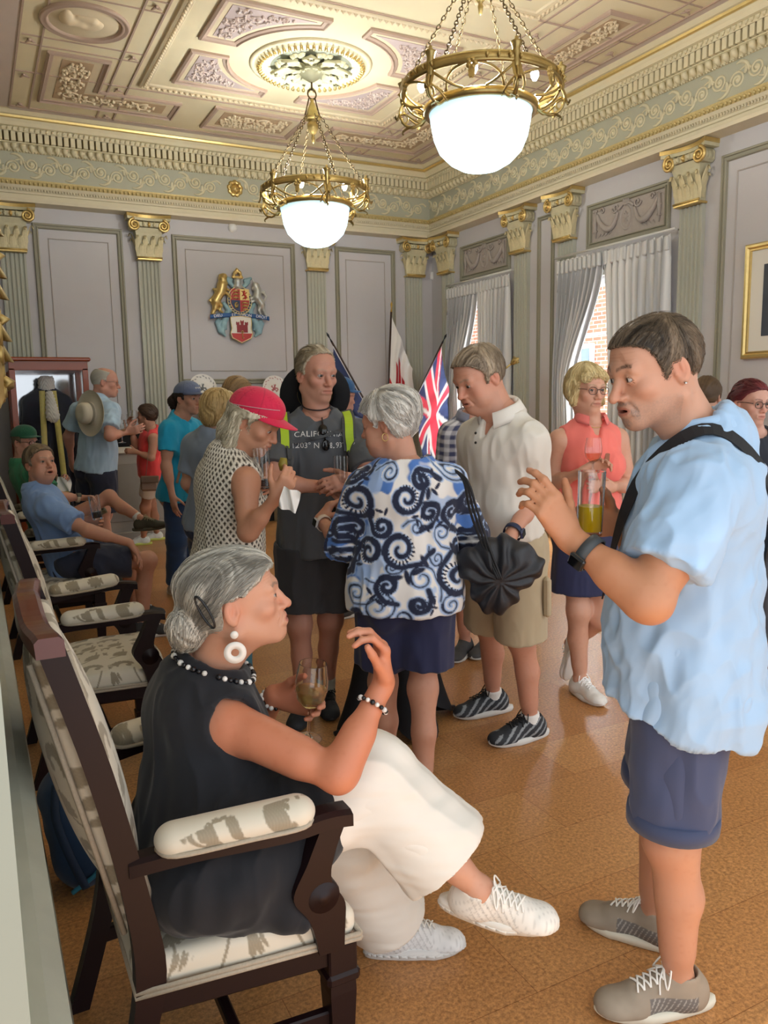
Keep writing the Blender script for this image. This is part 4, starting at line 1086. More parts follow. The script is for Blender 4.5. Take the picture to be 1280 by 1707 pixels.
# entablature: swept along the left, back and right walls ----------------------------
PATH = [(XL, .8, 0), (XL, YB, 0), (XR, YB, 0), (XR, YF, 0)]
def corn(name, prof, mats, extra=None):
    m = MB(); m.sweep(PATH, [(-a, z) for a, z in prof], Z_)
    if extra: extra(m)
    return struct(m.build(name, mats))
def along(step, fn, start=.03):
    """calls fn(origin on the wall line, direction along, normal into the room) along the back and right walls"""
    n = int((XR-XL-2*start)/step)
    for i in range(n+1): fn(A(XL+start+(XR-XL-2*start)*i/n, YB, 0), X_, -Y_)
    n = int((YB-2.2-start)/step)
    for i in range(n+1): fn(A(XR, YB-start-(YB-2.2-start)*i/n, 0), -Y_, -X_)
corn('trim_2', [(0, 3.725), (.17, 3.735), (.175, 3.765), (.06, 3.775), (.06, 3.84), (.075, 3.845), (.075, 3.90), (.085, 3.905)], CREAM2)
def beads(m):
    along(.03, lambda o, u, n: m.tube([o+n*.088+Z_*3.872, o+n*.098+Z_*3.885, o+n*.09+Z_*3.90], [.004, .010, .004], 5))
corn('trim_3', [(.075, 3.865), (.085, 3.87), (.085, 3.90), (.105, 3.93)], CREAM2, beads)
def leafs(m): along(.045, lambda o, u, n: m.tube([o+n*.108+Z_*3.93, o+n*.122+Z_*3.948+u*.006, o+n*.118+Z_*3.965], [.006, .014, .004], 5))
corn('trim_4', [(.105, 3.928), (.125, 3.968), (.125, 3.982), (.065, 3.985)], mat('parcel_gilt', 'c8b680', .45, .25, 60, metal=.35), leafs)
corn('trim_5', [(.065, 3.985), (.065, 4.285)], FRIEZEM)
def tongues(m):
    along(.085, lambda o, u, n: m.tube([o+n*.085+Z_*4.285, o+n*.118+Z_*4.315, o+n*.125+Z_*4.345], [.016, .032, .028], 7))
    along(.03, lambda o, u, n: m.tube([o+n*.075+Z_*4.276, o+n*.09+Z_*4.284], [.011, .006], 5))
corn('trim_6', [(.065, 4.275), (.085, 4.285), (.10, 4.345), (.13, 4.355), (.13, 4.362)], CREAM, tongues)
corn('trim_7', [(.13, 4.362), (.115, 4.364), (.115, 4.455), (.165, 4.458)], DARKGAP)
m = MB(); along(.066, lambda o, u, n: m.obox(o+n*.137+Z_*4.41, u, n, Z_, .0225, .024, .046)); struct(m.build('trim_8', CREAM))
def crow(m): along(.055, lambda o, u, n: m.tube([o+n*.17+Z_*4.468-u*.014, o+n*.19+Z_*4.485, o+n*.178+Z_*4.498+u*.012], [.008, .015, .006], 6))
corn('trim_9', [(.115, 4.455), (.165, 4.458), (.175, 4.47), (.18, 4.50), (.21, 4.505), (.225, 4.535), (.245, 4.56), (.262, 4.566)], CREAM, crow)
def goldb(m): along(.024, lambda o, u, n: m.tube([o+n*.268+Z_*4.575-u*.008, o+n*.268+Z_*4.575+u*.008], .010, 5))
corn('trim_10', [(.25, 4.562), (.278, 4.566), (.284, 4.586), (.27, 4.588)], GOLD, goldb)
corn('trim_11', [(.27, 4.586), (.31, 4.588), (.345, 4.612), (.36, 4.6205)], CREAM)
# the running scroll of the frieze
def scrolls():
    m = MB(); P = .36
    def one(o, u, n, flip):
        s = -1 if flip else 1; c = o+n*.066+Z_*(4.135-s*.02)
        m.tube(spiral(c, u, Z_*s, .070, 1.9, 34, math.pi, -1, .15), np.linspace(.010, .012, 34), 6, flat=1)
        m.lathe([(0, .02), (.016, .014), (.022, 0)], c, 9, axes=(u, Z_*s, n))
        a = c-u*.070
        m.tube(spline([a, a-u*.02-Z_*s*.06, a-u*.075-Z_*s*.095+n*.002, a-u*.13-Z_*s*.09], 6), [.010, .011, .012, .013, .014, .015, .016, .016, .017, .017, .017, .016, .015, .014, .012, .011, .009, .006, .004][:19], 6)
        m.tube(spline([c+Z_*s*.07+u*.02, c+Z_*s*.085+u*.08, c+Z_*s*.055+u*.13], 5), np.linspace(.006, .013, 11), 6)
        leaf(m, c-u*.10-Z_*s*.06, u, Z_*s, n, .018, .09, .015)
    k = 0; x = XL+.25
    while x < XR-.1:
        if abs(x-3.08) > .16: one(A(x, YB, 0), X_, -Y_, k % 2)
        k += 1; x += P/2
    y = YB-.2; k = 1
    while y > 2.2: one(A(XR, y, 0), -Y_, -X_, k % 2); k += 1; y -= P/2
    return m
struct(scrolls().build('trim_12', mat('scroll_plaster', 'd6cfb0', .55, .1, 30)))
m = MB(); c = A(3.08, YB-.07, 4.135)
m.tube([c+(X_*math.cos(a)+Z_*math.sin(a))*.075*(1+.1*math.sin(a*9)) for a in np.linspace(0, 2*math.pi, 60, False)], .022, 7, closed=True); m.lathe([(0, .03), (.03, .022), (.05, 0)], c, 14, axes=(X_, Z_, -Y_))
struct(m.build('trim_13', GOLD))
# ceiling -------------------------------------------------------------
m = MB(); m.box((XL-.3, YF, ZC), (XR+.3, YB+.3, ZC+.12)); ceiling = struct(m.build('ceiling', CEILM))
CX, BAYS = 3.04, (7.23, 4.47); DN = -Z_
def zc(x, y, d=0): return A(x, y, ZC-d)
def cfield(m, poly, d=.006, mi=0): m.prism([(x, y) for x, y in poly], A(0, 0, ZC-d), X_, Y_, Z_, d-.0005, mi)
def ccw(poly):
    s = sum(poly[i-1][0]*poly[i][1]-poly[i][0]*poly[i-1][1] for i in range(len(poly))); return poly if s > 0 else poly[::-1]
def csweep(m, poly, prof, mi=0):
    """profile: a inwards, b downwards"""
    p = ccw(poly); m.sweep([zc(x, y) for x, y in p], [(a, -b) for a, b in prof], Z_, mi, closed=True)
def arcs_scroll(m, poly, seed, n, rr, rad=.011, d=.008):
    """leafy scrollwork filling a field"""
    rg = random.Random(seed); xs = [p[0] for p in poly]; ys = [p[1] for p in poly]; cs = []
    def ins(x, y):
        c = False
        for i in range(len(poly)):
            (x1, y1), (x2, y2) = poly[i-1], poly[i]
            if (y1 > y) != (y2 > y) and x < (x2-x1)*(y-y1)/(y2-y1)+x1: c = not c
        return c
    t = 0
    while len(cs) < n and t < 4000:
        t += 1; x, y = rg.uniform(min(xs), max(xs)), rg.uniform(min(ys), max(ys)); r = rr*rg.uniform(.55, 1.1)
        if all(ins(x+r*math.cos(a)*1.1, y+r*math.sin(a)*1.1) for a in np.linspace(0, 6.28, 9)) and all(math.hypot(x-a, y-b) > (r+c)*.82 for a, b, c in cs): cs.append((x, y, r))
    for x, y, r in cs:
        a0 = rg.uniform(0, 6.28); sg = rg.choice((-1, 1)); c = zc(x, y, d)
        m.tube(spiral(c, X_, Y_, r, rg.uniform(1.1, 1.7), 24, a0, sg, .2), np.linspace(rad, rad*.7, 24)*rg.uniform(.8, 1.4), 5)
        for k in range(5):
            a = a0+k*1.3; p = c+(X_*math.cos(a)+Y_*math.sin(a))*r*rg.uniform(.5, .95); e = p+(X_*math.cos(a+sg*.9)+Y_*math.sin(a+sg*.9))*r*.6
            if ins(e[0], e[1]): m.tube([p, (p+e)/2+DN*.012, e], [rad*.6, rad*1.7, rad*.3], 5)
        m.lathe([(0, -.02), (r*.2, -.012), (r*.25, 0)], c, 7)
SLOPE = [(0, 0), (0, .020), (.02, .030), (.03, .018), (.055, .012), (.06, .004), (.06, 0)]
def cpanel(poly, field, rel, seed, n, rr, border=.075, parent=ceiling, name='painted_panel', rad=.011):
    poly = ccw(poly); m = MB(); csweep(m, poly, SLOPE, 0)
    def inset(k):
        out = []
        for i in range(len(poly)):
            p0, p1, p2 = np.array(poly[i-1]), np.array(poly[i]), np.array(poly[(i+1) % len(poly)])
            a, b_ = nrm(p1-p0), nrm(p2-p1); na, nb = A(-a[1], a[0]), A(-b_[1], b_[0]); mm = nrm(na+nb); out.append(tuple(p1+mm*k/max(.3, mm @ na)))
        return out
    ob = m.build(name, MBROWN, parent)
    m = MB(); cfield(m, inset(.055), .004); m.build('cream_border', CBAND, ob)
    f = inset(.06+border); m = MB(); cfield(m, f, .008); m.build('painted_field', field, ob)
    m = MB(); arcs_scroll(m, f, seed, n, rr, rad); m.build('scrollwork', rel, ob)
def mir(poly): return [(2*CX-x, y) for x, y in poly]
Lp = [(.84, 9.17), (.84, 7.90), (1.38, 7.90), (1.38, 8.66), (2.19, 8.66), (2.19, 9.17)]
cpanel(Lp, BUFF, RELIEFM, 1, 26, .10); cpanel(mir(Lp), BUFF, RELIEFM, 2, 26, .10)
cpanel([(2.52, 8.58), (3.56, 8.58), (3.56, 9.26), (2.52, 9.26)], BUFF, RELIEFM, 3, 18, .10)
midy = sum(BAYS)/2
sp_ = [(.84, midy-.62), (1.27, midy-.62), (1.27, midy+.62), (.84, midy+.62)]
cpanel(sp_, BUFF, RELIEFM, 4, 16, .09, .05); cpanel(mir(sp_), BUFF, RELIEFM, 5, 16, .09, .05)
sp2 = [(x, y-2.76) for x, y in sp_]; cpanel(mir(sp2), BUFF, RELIEFM, 9, 16, .09, .05)
for bi, cy in enumerate(BAYS):
    # four mauve panels with their inner corner hollowed round the rosette
    for qx in (-1, 1):
        for qy in (-1, 1):
            a = [(1.08, .90), (1.08, .12), (.735, .12)]; R_ = .745
            t0 = math.asin(.12/R_); t1 = math.acos(.17/R_)
            arc = [(R_*math.cos(t), R_*math.sin(t)) for t in np.linspace(t0, t1, 9)]
            poly = [(1.08, .90), (1.08, .12)]+arc+[(.17, .90)]
            cpanel([(CX+qx*x, cy+qy*y) for x, y in poly], MAUVE, RELIEFP, 20+bi*4+qx+2*qy, 16, .085, .04, rad=.008)
    # egg border of the bay
    m = MB(); hx, hy = 1.30, 1.10
    csweep(m, [(CX-hx, cy-hy), (CX+hx, cy-hy), (CX+hx, cy+hy), (CX-hx, cy+hy)], [(-.04, 0), (-.04, .02), (-.02, .028), (-.015, .016), (.04, .012), (.05, 0)])
    ob = m.build('bay_border', CBAND, ceiling); m = MB()
    for sx, sy, L_, ax in ((CX-hx, cy-hy, 2*hx, X_), (CX-hx, cy+hy, 2*hx, X_), (CX-hx, cy-hy, 2*hy, Y_), (CX+hx, cy-hy, 2*hy, Y_)):
        n = int(L_/.055)
        for i in range(n): m.tube([zc(sx, sy, .014)+ax*(.055*i+.01), zc(sx, sy, .03)+ax*(.055*i+.026), zc(sx, sy, .014)+ax*(.055*i+.045)], [.006, .017, .006], 6)
    m.build('egg_moulding', RELIEFM, ob)
    # round medallions in the side bands
    for s in (-1, 1):
        c = zc(CX+s*1.97, cy); m = MB(); m.lathe([(.345, 0), (.35, -.018), (.33, -.028), (.315, -.014), (.30, -.024), (.285, -.02), (.275, 0)], c, 48)
        ob = m.build('medallion', MBROWN, ceiling); m = MB(); m.lathe([(0, -.003), (.28, -.004), (.285, -.001)], c, 40); m.build('medallion_field', CBAND, ob)
        m = MB(); v = Vol((-.24, -.24, -.01), (.24, .24, .09), .008)   # a profile head in relief
        v.prim(p_ell((.0, .05, 0), (.085, .095, .045)), 0); v.prim(p_ell((.05, .02, 0), (.05, .075, .035)), .03); v.prim(p_cap((.10, .03, 0), (.085, .055, 0), .016, .01), .02); v.prim(p_cap((-.02, -.04, 0), (-.03, -.12, 0), .055, .05), .04)
        v.prim(p_ell((-.04, -.15, 0), (.13, .05, .035)), .05); v.prim(p_cap((-.08, .05, 0), (-.09, -.06, 0), .04, .02), .03); v.prim(p_cap((.075, -.035, 0), (.09, -.025, 0), .014, .01), .015)
        V, Q = v.mesh(1); V = V*A(1, 1, -1)+c; V = np.stack([c[0]+(V[:, 1]-c[1])*s*-1, c[1]+(V[:, 0]-c[0]), V[:, 2]], 1); np_mesh('relief_head', V, Q, RELIEFM, ob)
    # rosette of the chandelier
    c = zc(CX, cy); m = MB()
    m.lathe([(.56, 0), (.56, -.016), (.53, -.022), (.51, -.012), (.50, -.03), (.47, -.045), (.45, -.03), (.43, -.035), (.41, -.022), (.36, -.02), (0, -.02)], c, 64)
    ob = m.build('rosette', CREAM, ceiling); m = MB()
    for k in range(56): a = 2*math.pi*k/56; u = X_*math.cos(a)+Y_*math.sin(a); m.tube([c+u*.455+DN*.032, c+u*.475+DN*.056, c+u*.50+DN*.034], [.006, .017, .006], 6)
    m.build('bead_ring', GOLD, ob); m = MB(); m.lathe([(0, -.026), (.365, -.026), (.38, -.018)], c, 40); m.build('rosette_ground', mat('rosette_green', '8f9484', .6), ob)
    m = MB()
    for k in range(8):
        a = 2*math.pi*(k+.5)/8; u = X_*math.cos(a)+Y_*math.sin(a); t = np.cross(Z_, u)
        leaf(m, c+u*.10+DN*.045, t, u, DN, .085, .27, .055, 0, 4); m.tube([c+u*.24+DN*.05-t*.07, c+u*.36+DN*.075, c+u*.24+DN*.05+t*.07], [.016, .02, .016], 6)
        a += math.pi/8; u2 = X_*math.cos(a)+Y_*math.sin(a); t2 = np.cross(Z_, u2); leaf(m, c+u2*.06+DN*.07, t2, u2, DN, .05, .16, .05, 0, 3)
        for q in range(4): m.lathe([(0, -.03), (.022, -.018), (.03, 0)], c+u2*(.30+.02*(q % 2))+t2*(q-1.5)*.035+DN*.03, 7)
    m.lathe([(.11, -.03), (.12, -.07), (.08, -.11), (.05, -.13), (.02, -.15), (0, -.155)], c, 20); m.build('rosette_leaves', mat('rosette_leaf', 'c9c6a6', .5, .2, 20), ob)
# bands, fillets and little corner squares of the ceiling
m = MB()
for x in (.60, .78, 1.45, 1.62, 2*CX-1.62, 2*CX-1.45, 2*CX-.78, 2*CX-.60): m.box((x-.008, YF+.1, ZC-.010), (x+.008, YB-.45, ZC))
for y in (9.44, 8.46, midy+.23, midy-.23, BAYS[1]-1.15): m.box((.6, y-.008, ZC-.010), (2*CX-.6, y+.008, ZC))
for cy in BAYS:
    for dy in (-.42, .42, -.60, .60):
        for x0, x1 in ((.62, 1.62), (2*CX-1.62, 2*CX-.62)): m.box((x0, cy+dy-.006, ZC-.008), (x1, cy+dy+.006, ZC))
m.build('ceiling_fillet', MBROWN, ceiling)
m = MB()
for x in (.69, 1.535, 2*CX-1.535, 2*CX-.69):
    for y in (9.35, 8.55, BAYS[0]+.51, BAYS[0]-.51, BAYS[1]+.51, BAYS[1]-.51, midy):
        for k in range(3): a = k*2.09+.3; m.tube([zc(x, y, .006), zc(x+.05*math.cos(a), y+.05*math.sin(a), .02)], [.016, .004], 6)
        m.lathe([(0, -.022), (.018, -.012), (.022, 0)], zc(x, y), 8)
m.build('ceiling_boss', MBROWN, ceiling)
m = MB(); m.box((XL+.3, YF+.1, ZC-.003), (.60, YB-.4, ZC)); m.box((2*CX-.60, YF+.1, ZC-.003), (XR-.3, YB-.4, ZC)); m.box((.60, 9.44, ZC-.003), (2*CX-.60, YB-.35, ZC)); m.build('mauve_margin', mat('mauve_margin_paint', 'c6b7ae', .75, .08, 3), ceiling)
# windows -------------------------------------------------------------
WHITEP = mat('white_gloss_paint', 'e9eae6', .35)
CURT, nt_, b_ = newmat('curtain_satin'); setin(b_, rough=.45, sheen=.3)
a_ = nt_.nodes.new('ShaderNodeAttribute'); a_.attribute_name = 'Col'; nt_.links.new(a_.outputs['Color'], b_.inputs['Base Color'])
def window(idx, y0, y1):
    root = empty('window_%d' % idx, (XR+.12, (y0+y1)/2, WZ[0])); root['kind'] = 'structure'
    m = MB(); z0, z1 = WZ; x = XR+.08
    for a, b in ((y0, y0+.07), (y1-.07, y1)): m.box((x-.03, a, z0), (x+.03, b, z1), bev=.005)
    for a, b in ((z0, z0+.09), (z1-.08, z1), (1.62, 1.68)): m.box((x-.03, y0, a), (x+.03, y1, b), bev=.005)
    m.build('window_frame', WHITEP, root); m = MB()
    m.box((x-.012, (y0+y1)/2-.012, z0), (x+.012, (y0+y1)/2+.012, z1))
    for z in (1.05, 2.2): m.box((x-.012, y0, z-.011), (x+.012, y1, z+.011))
    m.build('glazing_bar', WHITEP, root); m = MB(); m.box((x-.003, y0, z0), (x+.003, y1, z1)); m.build('glass', mat('window_glass', 'ffffff', 0, trans=1, ior=1.02, spec=.1), root)
    m = MB(); m.box((XR-.04, y0-.05, z0-.05), (XR+.04, y1+.05, z0), bev=.006); m.build('window_sill', WHITEP, root)
    m = MB(); 
    for a, b in ((y0-.07, y0), (y1, y1+.07)): m.box((XR-.025, a, z0-.05), (XR, b, z1+.07), bev=.006)
    m.box((XR-.025, y0, z1), (XR, y1, z1+.07), bev=.006); m.build('architrave', SAGE, root)
for i, (a, b) in enumerate(WINS): window(i+1, a, b)
def curtain(name, ya, yb, tie, label, group):
    """ya: fixed outer edge, yb: inner edge at the top; tie: how far the inner edge is drawn back lower down"""
    nu, nv = 90, 44; P = np.zeros((nu, nv, 3)); C = np.zeros((nu, nv, 3)); g = 1 if yb > ya else -1; w = abs(yb-ya); nf = 9.5
    for j in range(nv):
        t = j/(nv-1); z = 3.0-t*2.93
        s_ = min(1, max(0, (t-.03)/.45)); e = s_*s_*(3-2*s_); ww = w*(1-tie*e); off = 0
        if t > .48 and tie > .3: ww += w*.10*min(1, (t-.48)/.3)
        for i in range(nu):
            q = i/(nu-1); head = max(0, 1-t/.05)
            ph = q*nf*2*math.pi; amp = (.020+.028*min(1, t*3))*(1-.45*head)*(1+.25*math.sin(3*q*6.28))
            d = amp*math.sin(ph+.5*math.sin(t*5+q*9))
            if t > .06: d += .010*math.sin(2*ph+1)
            y = ya+g*(q*ww)+.012*math.cos(ph); P[i, j] = (XR-.105+d, y, z+(.012*math.sin(ph) if j == 0 else 0))
            st = .5+.5*math.sin(q*57); C[i, j] = np.array(lin('e2e3e4')) if st > .42 else np.array(lin('b3b6bb'))
    m = MB(); m.grid(P); P2 = P.copy(); P2[:, :, 0] += .006; m.grid(P2[:, ::-1]); m.grid(np.stack([P[:, 0], P2[:, 0]], 1)); m.grid(np.stack([P[0], P2[0]], 1)); m.grid(np.stack([P[-1], P2[-1]], 1))
    c = C.reshape(-1, 3); m.c = [tuple(x) for x in c]+[tuple(x) for x in C[:, ::-1].reshape(-1, 3)]+[tuple(c[0])]*(len(m.v)-2*len(c))
    root = empty(name, (XR-.1, (ya+yb)/2, 0)); m.build('fabric', CURT, root, True)
    m = MB(); n_ = 10
    for i in range(n_): q = (i+.5)/n_; m.box((XR-.135, ya+g*q*w-.022, 2.86), (XR-.09, ya+g*q*w+.022, 2.995), bev=.012)
    m.build('pleat_heading', mat('curtain_heading', 'd3d5d6', .6), root)
    tag(root, label, 'curtain', group); return root
curtain('curtain', 9.33, 8.63, .55, 'striped silver curtain swept back beside the corner, at the window nearest the flags', 'window curtains')
curtain('curtain', 7.93, 8.62, .10, 'straight striped silver curtain behind the man in the white polo shirt', 'window curtains')
curtain('curtain', 7.06, 6.36, .66, 'striped silver curtain swept back behind the woman in the coral polo shirt', 'window curtains')
curtain('curtain', 5.46, 6.34, .12, 'striped silver curtain above the head of the man in the light blue shirt', 'window curtains')
for y0, y1 in ((7.9, 9.35), (5.42, 7.1)):
    m = MB(); m.tube([(XR-.10, y0, 3.045), (XR-.10, y1, 3.045)], .012, 8)
    for y in (y0+.03, y1-.03): m.tube([(XR, y, 3.045), (XR-.11, y, 3.045)], .008, 6)
    tag(m.build('curtain_rail', mat('rail_white', 'd8d8d4', .4)), 'thin white curtain rail over the window %s' % ('nearest the flags' if y0 > 7 else 'behind the woman in coral'), 'curtain rail')
# outside: a sunlit brick building across the lane -----------------------
bm, nt, b = newmat('brick'); br = nt.nodes.new('ShaderNodeTexBrick'); tc = nt.nodes.new('ShaderNodeTexCoord'); sx_ = nt.nodes.new('ShaderNodeSeparateXYZ'); cx_ = nt.nodes.new('ShaderNodeCombineXYZ')
nt.links.new(tc.outputs['Object'], sx_.inputs[0]); nt.links.new(sx_.outputs[1], cx_.inputs[0]); nt.links.new(sx_.outputs[2], cx_.inputs[1]); nt.links.new(cx_.outputs[0], br.inputs[0]); br.inputs['Scale'].default_value = 1; br.inputs['Brick Width'].default_value = .24; br.inputs['Row Height'].default_value = .08; br.inputs['Mortar Size'].default_value = .008
br.inputs['Color1'].default_value = L4('b0705c'); br.inputs['Color2'].default_value = L4('9c5c4a'); br.inputs['Mortar'].default_value = L4('d8c8bc'); nt.links.new(br.outputs[0], b.inputs['Base Color']); setin(b, rough=.9)
root = empty('brick_building', (11.2, 9.5, -1)); tag(root, 'red brick building with white windows seen across the lane through the curtains', 'building')
m = MB(); m.box((11.2, 4, -3), (12.2, 22, 5.2)); m.build('wall', bm, root)
for y in (7.4, 10.2, 13.0, 15.8, 18.6):
    for z in (.7,):
        m = MB(); m.box((11.1, y-.6, z), (11.2, y+.6, z+1.9), bev=.02); w_ = m.build('window', WHITEP, root)
        m = MB(); 
        for dy in (-.3, .3): m.box((11.08, y+dy-.24, z+.1), (11.1, y+dy+.24, z+1.8))
        m.build('pane', mat('dark_pane', '6e7f8c', .1), w_)
m = MB(); m.box((6.3, 0, -3.1), (13, 24, -3)); struct(m.build('ground', mat('pale_paving', 'd9d2c6', .9)))
# framed portrait on the right wall, cut by the picture edge ------------------------------
root = empty('framed_portrait', (XR, 4.2, 1.86)); tag(root, 'gold framed portrait with pale mount hanging on the grey wall', 'picture')
m = MB(); m.sweep(rect(OR, Y_, Z_, 3.72, 4.72, 1.84, 2.78)[::-1], [(0, 0), (0, .03), (.012, .045), (.03, .045), (.042, .03), (.055, .032), (.06, .018), (.06, 0)], -X_, closed=True); m.build('frame', GOLD, root)
m = MB(); m.box((XR-.016, 3.77, 1.89), (XR-.008, 4.67, 2.73)); m.build('mount', mat('mount_board', 'dedbd2', .7), root)
m = MB(); m.box((XR-.019, 3.90, 2.02), (XR-.015, 4.54, 2.60)); pc = m.build('painting', mat('portrait_dark_ground', '3d4450', .6, .3, 6), root)
v = Vol((-.022, -.33, -.30), (.03, .33, .30), .008); v.prim(p_ell((0, .0, .08), (.016, .075, .10)), 0); v.prim(p_ell((0, 0, -.28), (.014, .24, .22)), .03)
V, Q = v.mesh(1); V = V*A(.35, 1, 1)+A(XR-.019, 4.22, 2.30); c = np.where((V[:, 2] > 2.27)[:, None], np.array(lin('b59480')), np.array(lin('23242c'))); np_mesh('sitter', V, Q, vcmat('paint_layer', .6), pc, c)
# carved gilt mirror frame on the left wall at the picture edge
root = empty('gilt_mirror', (XL, 3.2, 1.6)); tag(root, 'carved gilt mirror frame on the wall above the row of chairs', 'mirror')
m = MB(); P0 = rect(A(XL, 0, 0), Y_, Z_, 3.30, 4.10, 1.63, 2.31); m.sweep(P0, [(0, 0), (0, .06), (-.02, .10), (-.05, .11), (-.09, .09), (-.12, .06), (-.13, 0)], X_, closed=True)
rg = random.Random(3)
for i in range(4):
    p, q = P0[i], P0[(i+1) % 4]; L_ = np.linalg.norm(q-p); u = (q-p)/L_; n = int(L_/.07)
    for k in range(n):
        c = p+u*(k+.5)*L_/n; s = rg.choice((-1, 1)); side = np.cross(X_, u)
        m.tube(spiral(c+X_*.105+side*.03*s, u, side, .045, 1.3, 18, rg.uniform(0, 6), s), np.linspace(.017, .010, 18), 6); m.tube([c+X_*.09, c+X_*.132+u*.03, c+X_*.10+u*.06*s], [.012, .022, .006], 6)
m.build('frame', GOLDP, root); m = MB(); m.box((XL, 3.30, 1.63), (XL+.03, 4.10, 2.31)); m.build('glass', mat('mirror_glass', 'dddddd', .03, metal=1), root)
# ================================================================ furniture and fittings
WOOD = mat('dark_mahogany', '1b0a0e', .42, .25, 12, spec=.3)
WOODR = mat('red_mahogany', '582017', .3, .3, 10, coat=.3)
DAMASK = vcmat('damask', .6, 700, .25, .0006, sheen=.2)
BRAID = mat('silver_braid', 'b5aa98', .7, .2, 200, 900, .6)
BRASS = mat('old_brass', 'a8935f', .34, .25, 20, metal=.85)
DBRASS = mat('dark_brass', '5f5038', .4, .3, 30, metal=.8)
def motif():
    """one damask repeat: two leafy scrolls, as tapered strokes in a 0.19 x 0.22 m cell"""
    S = []; rg = random.Random(11)
    def scroll(cx, cy, r, a0, sg, k):
        pts = [(cx+r*(1-.75*t)*math.cos(a0+sg*t*4.2), cy+r*(1-.75*t)*math.sin(a0+sg*t*4.2)) for t in np.linspace(0, 1, 12)]
        for i in range(11): S.append((*pts[i], *pts[i+1], .0042, .004))
        for i in range(1, 9):
            x, y = pts[i]; a = math.atan2(y-cy, x-cx); L = k*(1-.06*i)
            for da in (-.25, .35):
                b = a+da+sg*.5; S.append((x, y, x+L*math.cos(b), y+L*math.sin(b), .0085, .003))
        S.append((pts[-1][0], pts[-1][1], pts[-1][0]+.001, pts[-1][1], .010, .010))
    scroll(.052, .060, .036, .4, 1, .024); scroll(.138, .165, .040, 3.5, -1, .026)
    for i in range(7):
        a = 1.2+i*.32; S.append((.150, .055, .150+.040*math.cos(a), .055+.040*math.sin(a), .008, .0055))
    for i in range(6):
        a = 4.0+i*.38; S.append((.045, .168, .045+.036*math.cos(a), .168+.036*math.sin(a), .0075, .005))
    for a, b in (((.09, .03), (.15, .055)), ((.05, .10), (.045, .168)), ((.05, .168), (.10, .19)), ((.15, .06), (.16, .13))): S.append((*a, *b, .003, .003))
    return np.array(S)
MOT = motif()
def damask(U, Vv, cu=.19, cv=.22):
    u = U % cu; v = Vv % cv; d = np.full(len(u), 9.)
    for x0, y0, x1, y1, r0, r1 in MOT:
        bx, by = x1-x0, y1-y0; L2 = bx*bx+by*by+1e-12
        for ou in (-cu, 0, cu):
            for ov in (-cv, 0, cv):
                if x0+ou < -.06 or x0+ou > cu+.06 or y0+ov < -.06 or y0+ov > cv+.06: continue
                px, py = u-x0-ou, v-y0-ov; t = np.clip((px*bx+py*by)/L2, 0, 1)
                d = np.minimum(d, np.hypot(px-t*bx, py-t*by)-1.12*(r0+t*(r1-r0)))
    m = np.clip(.5-d/.0014, 0, 1)[:, None]
    vein = (np.clip(1-np.abs(np.sin(U*520+Vv*300)), 0, 1)*.25)[:, None]
    return np.array(lin('dbd4c3'))*(1-m)+np.array(lin('968c78'))*m*(1+vein*.6)
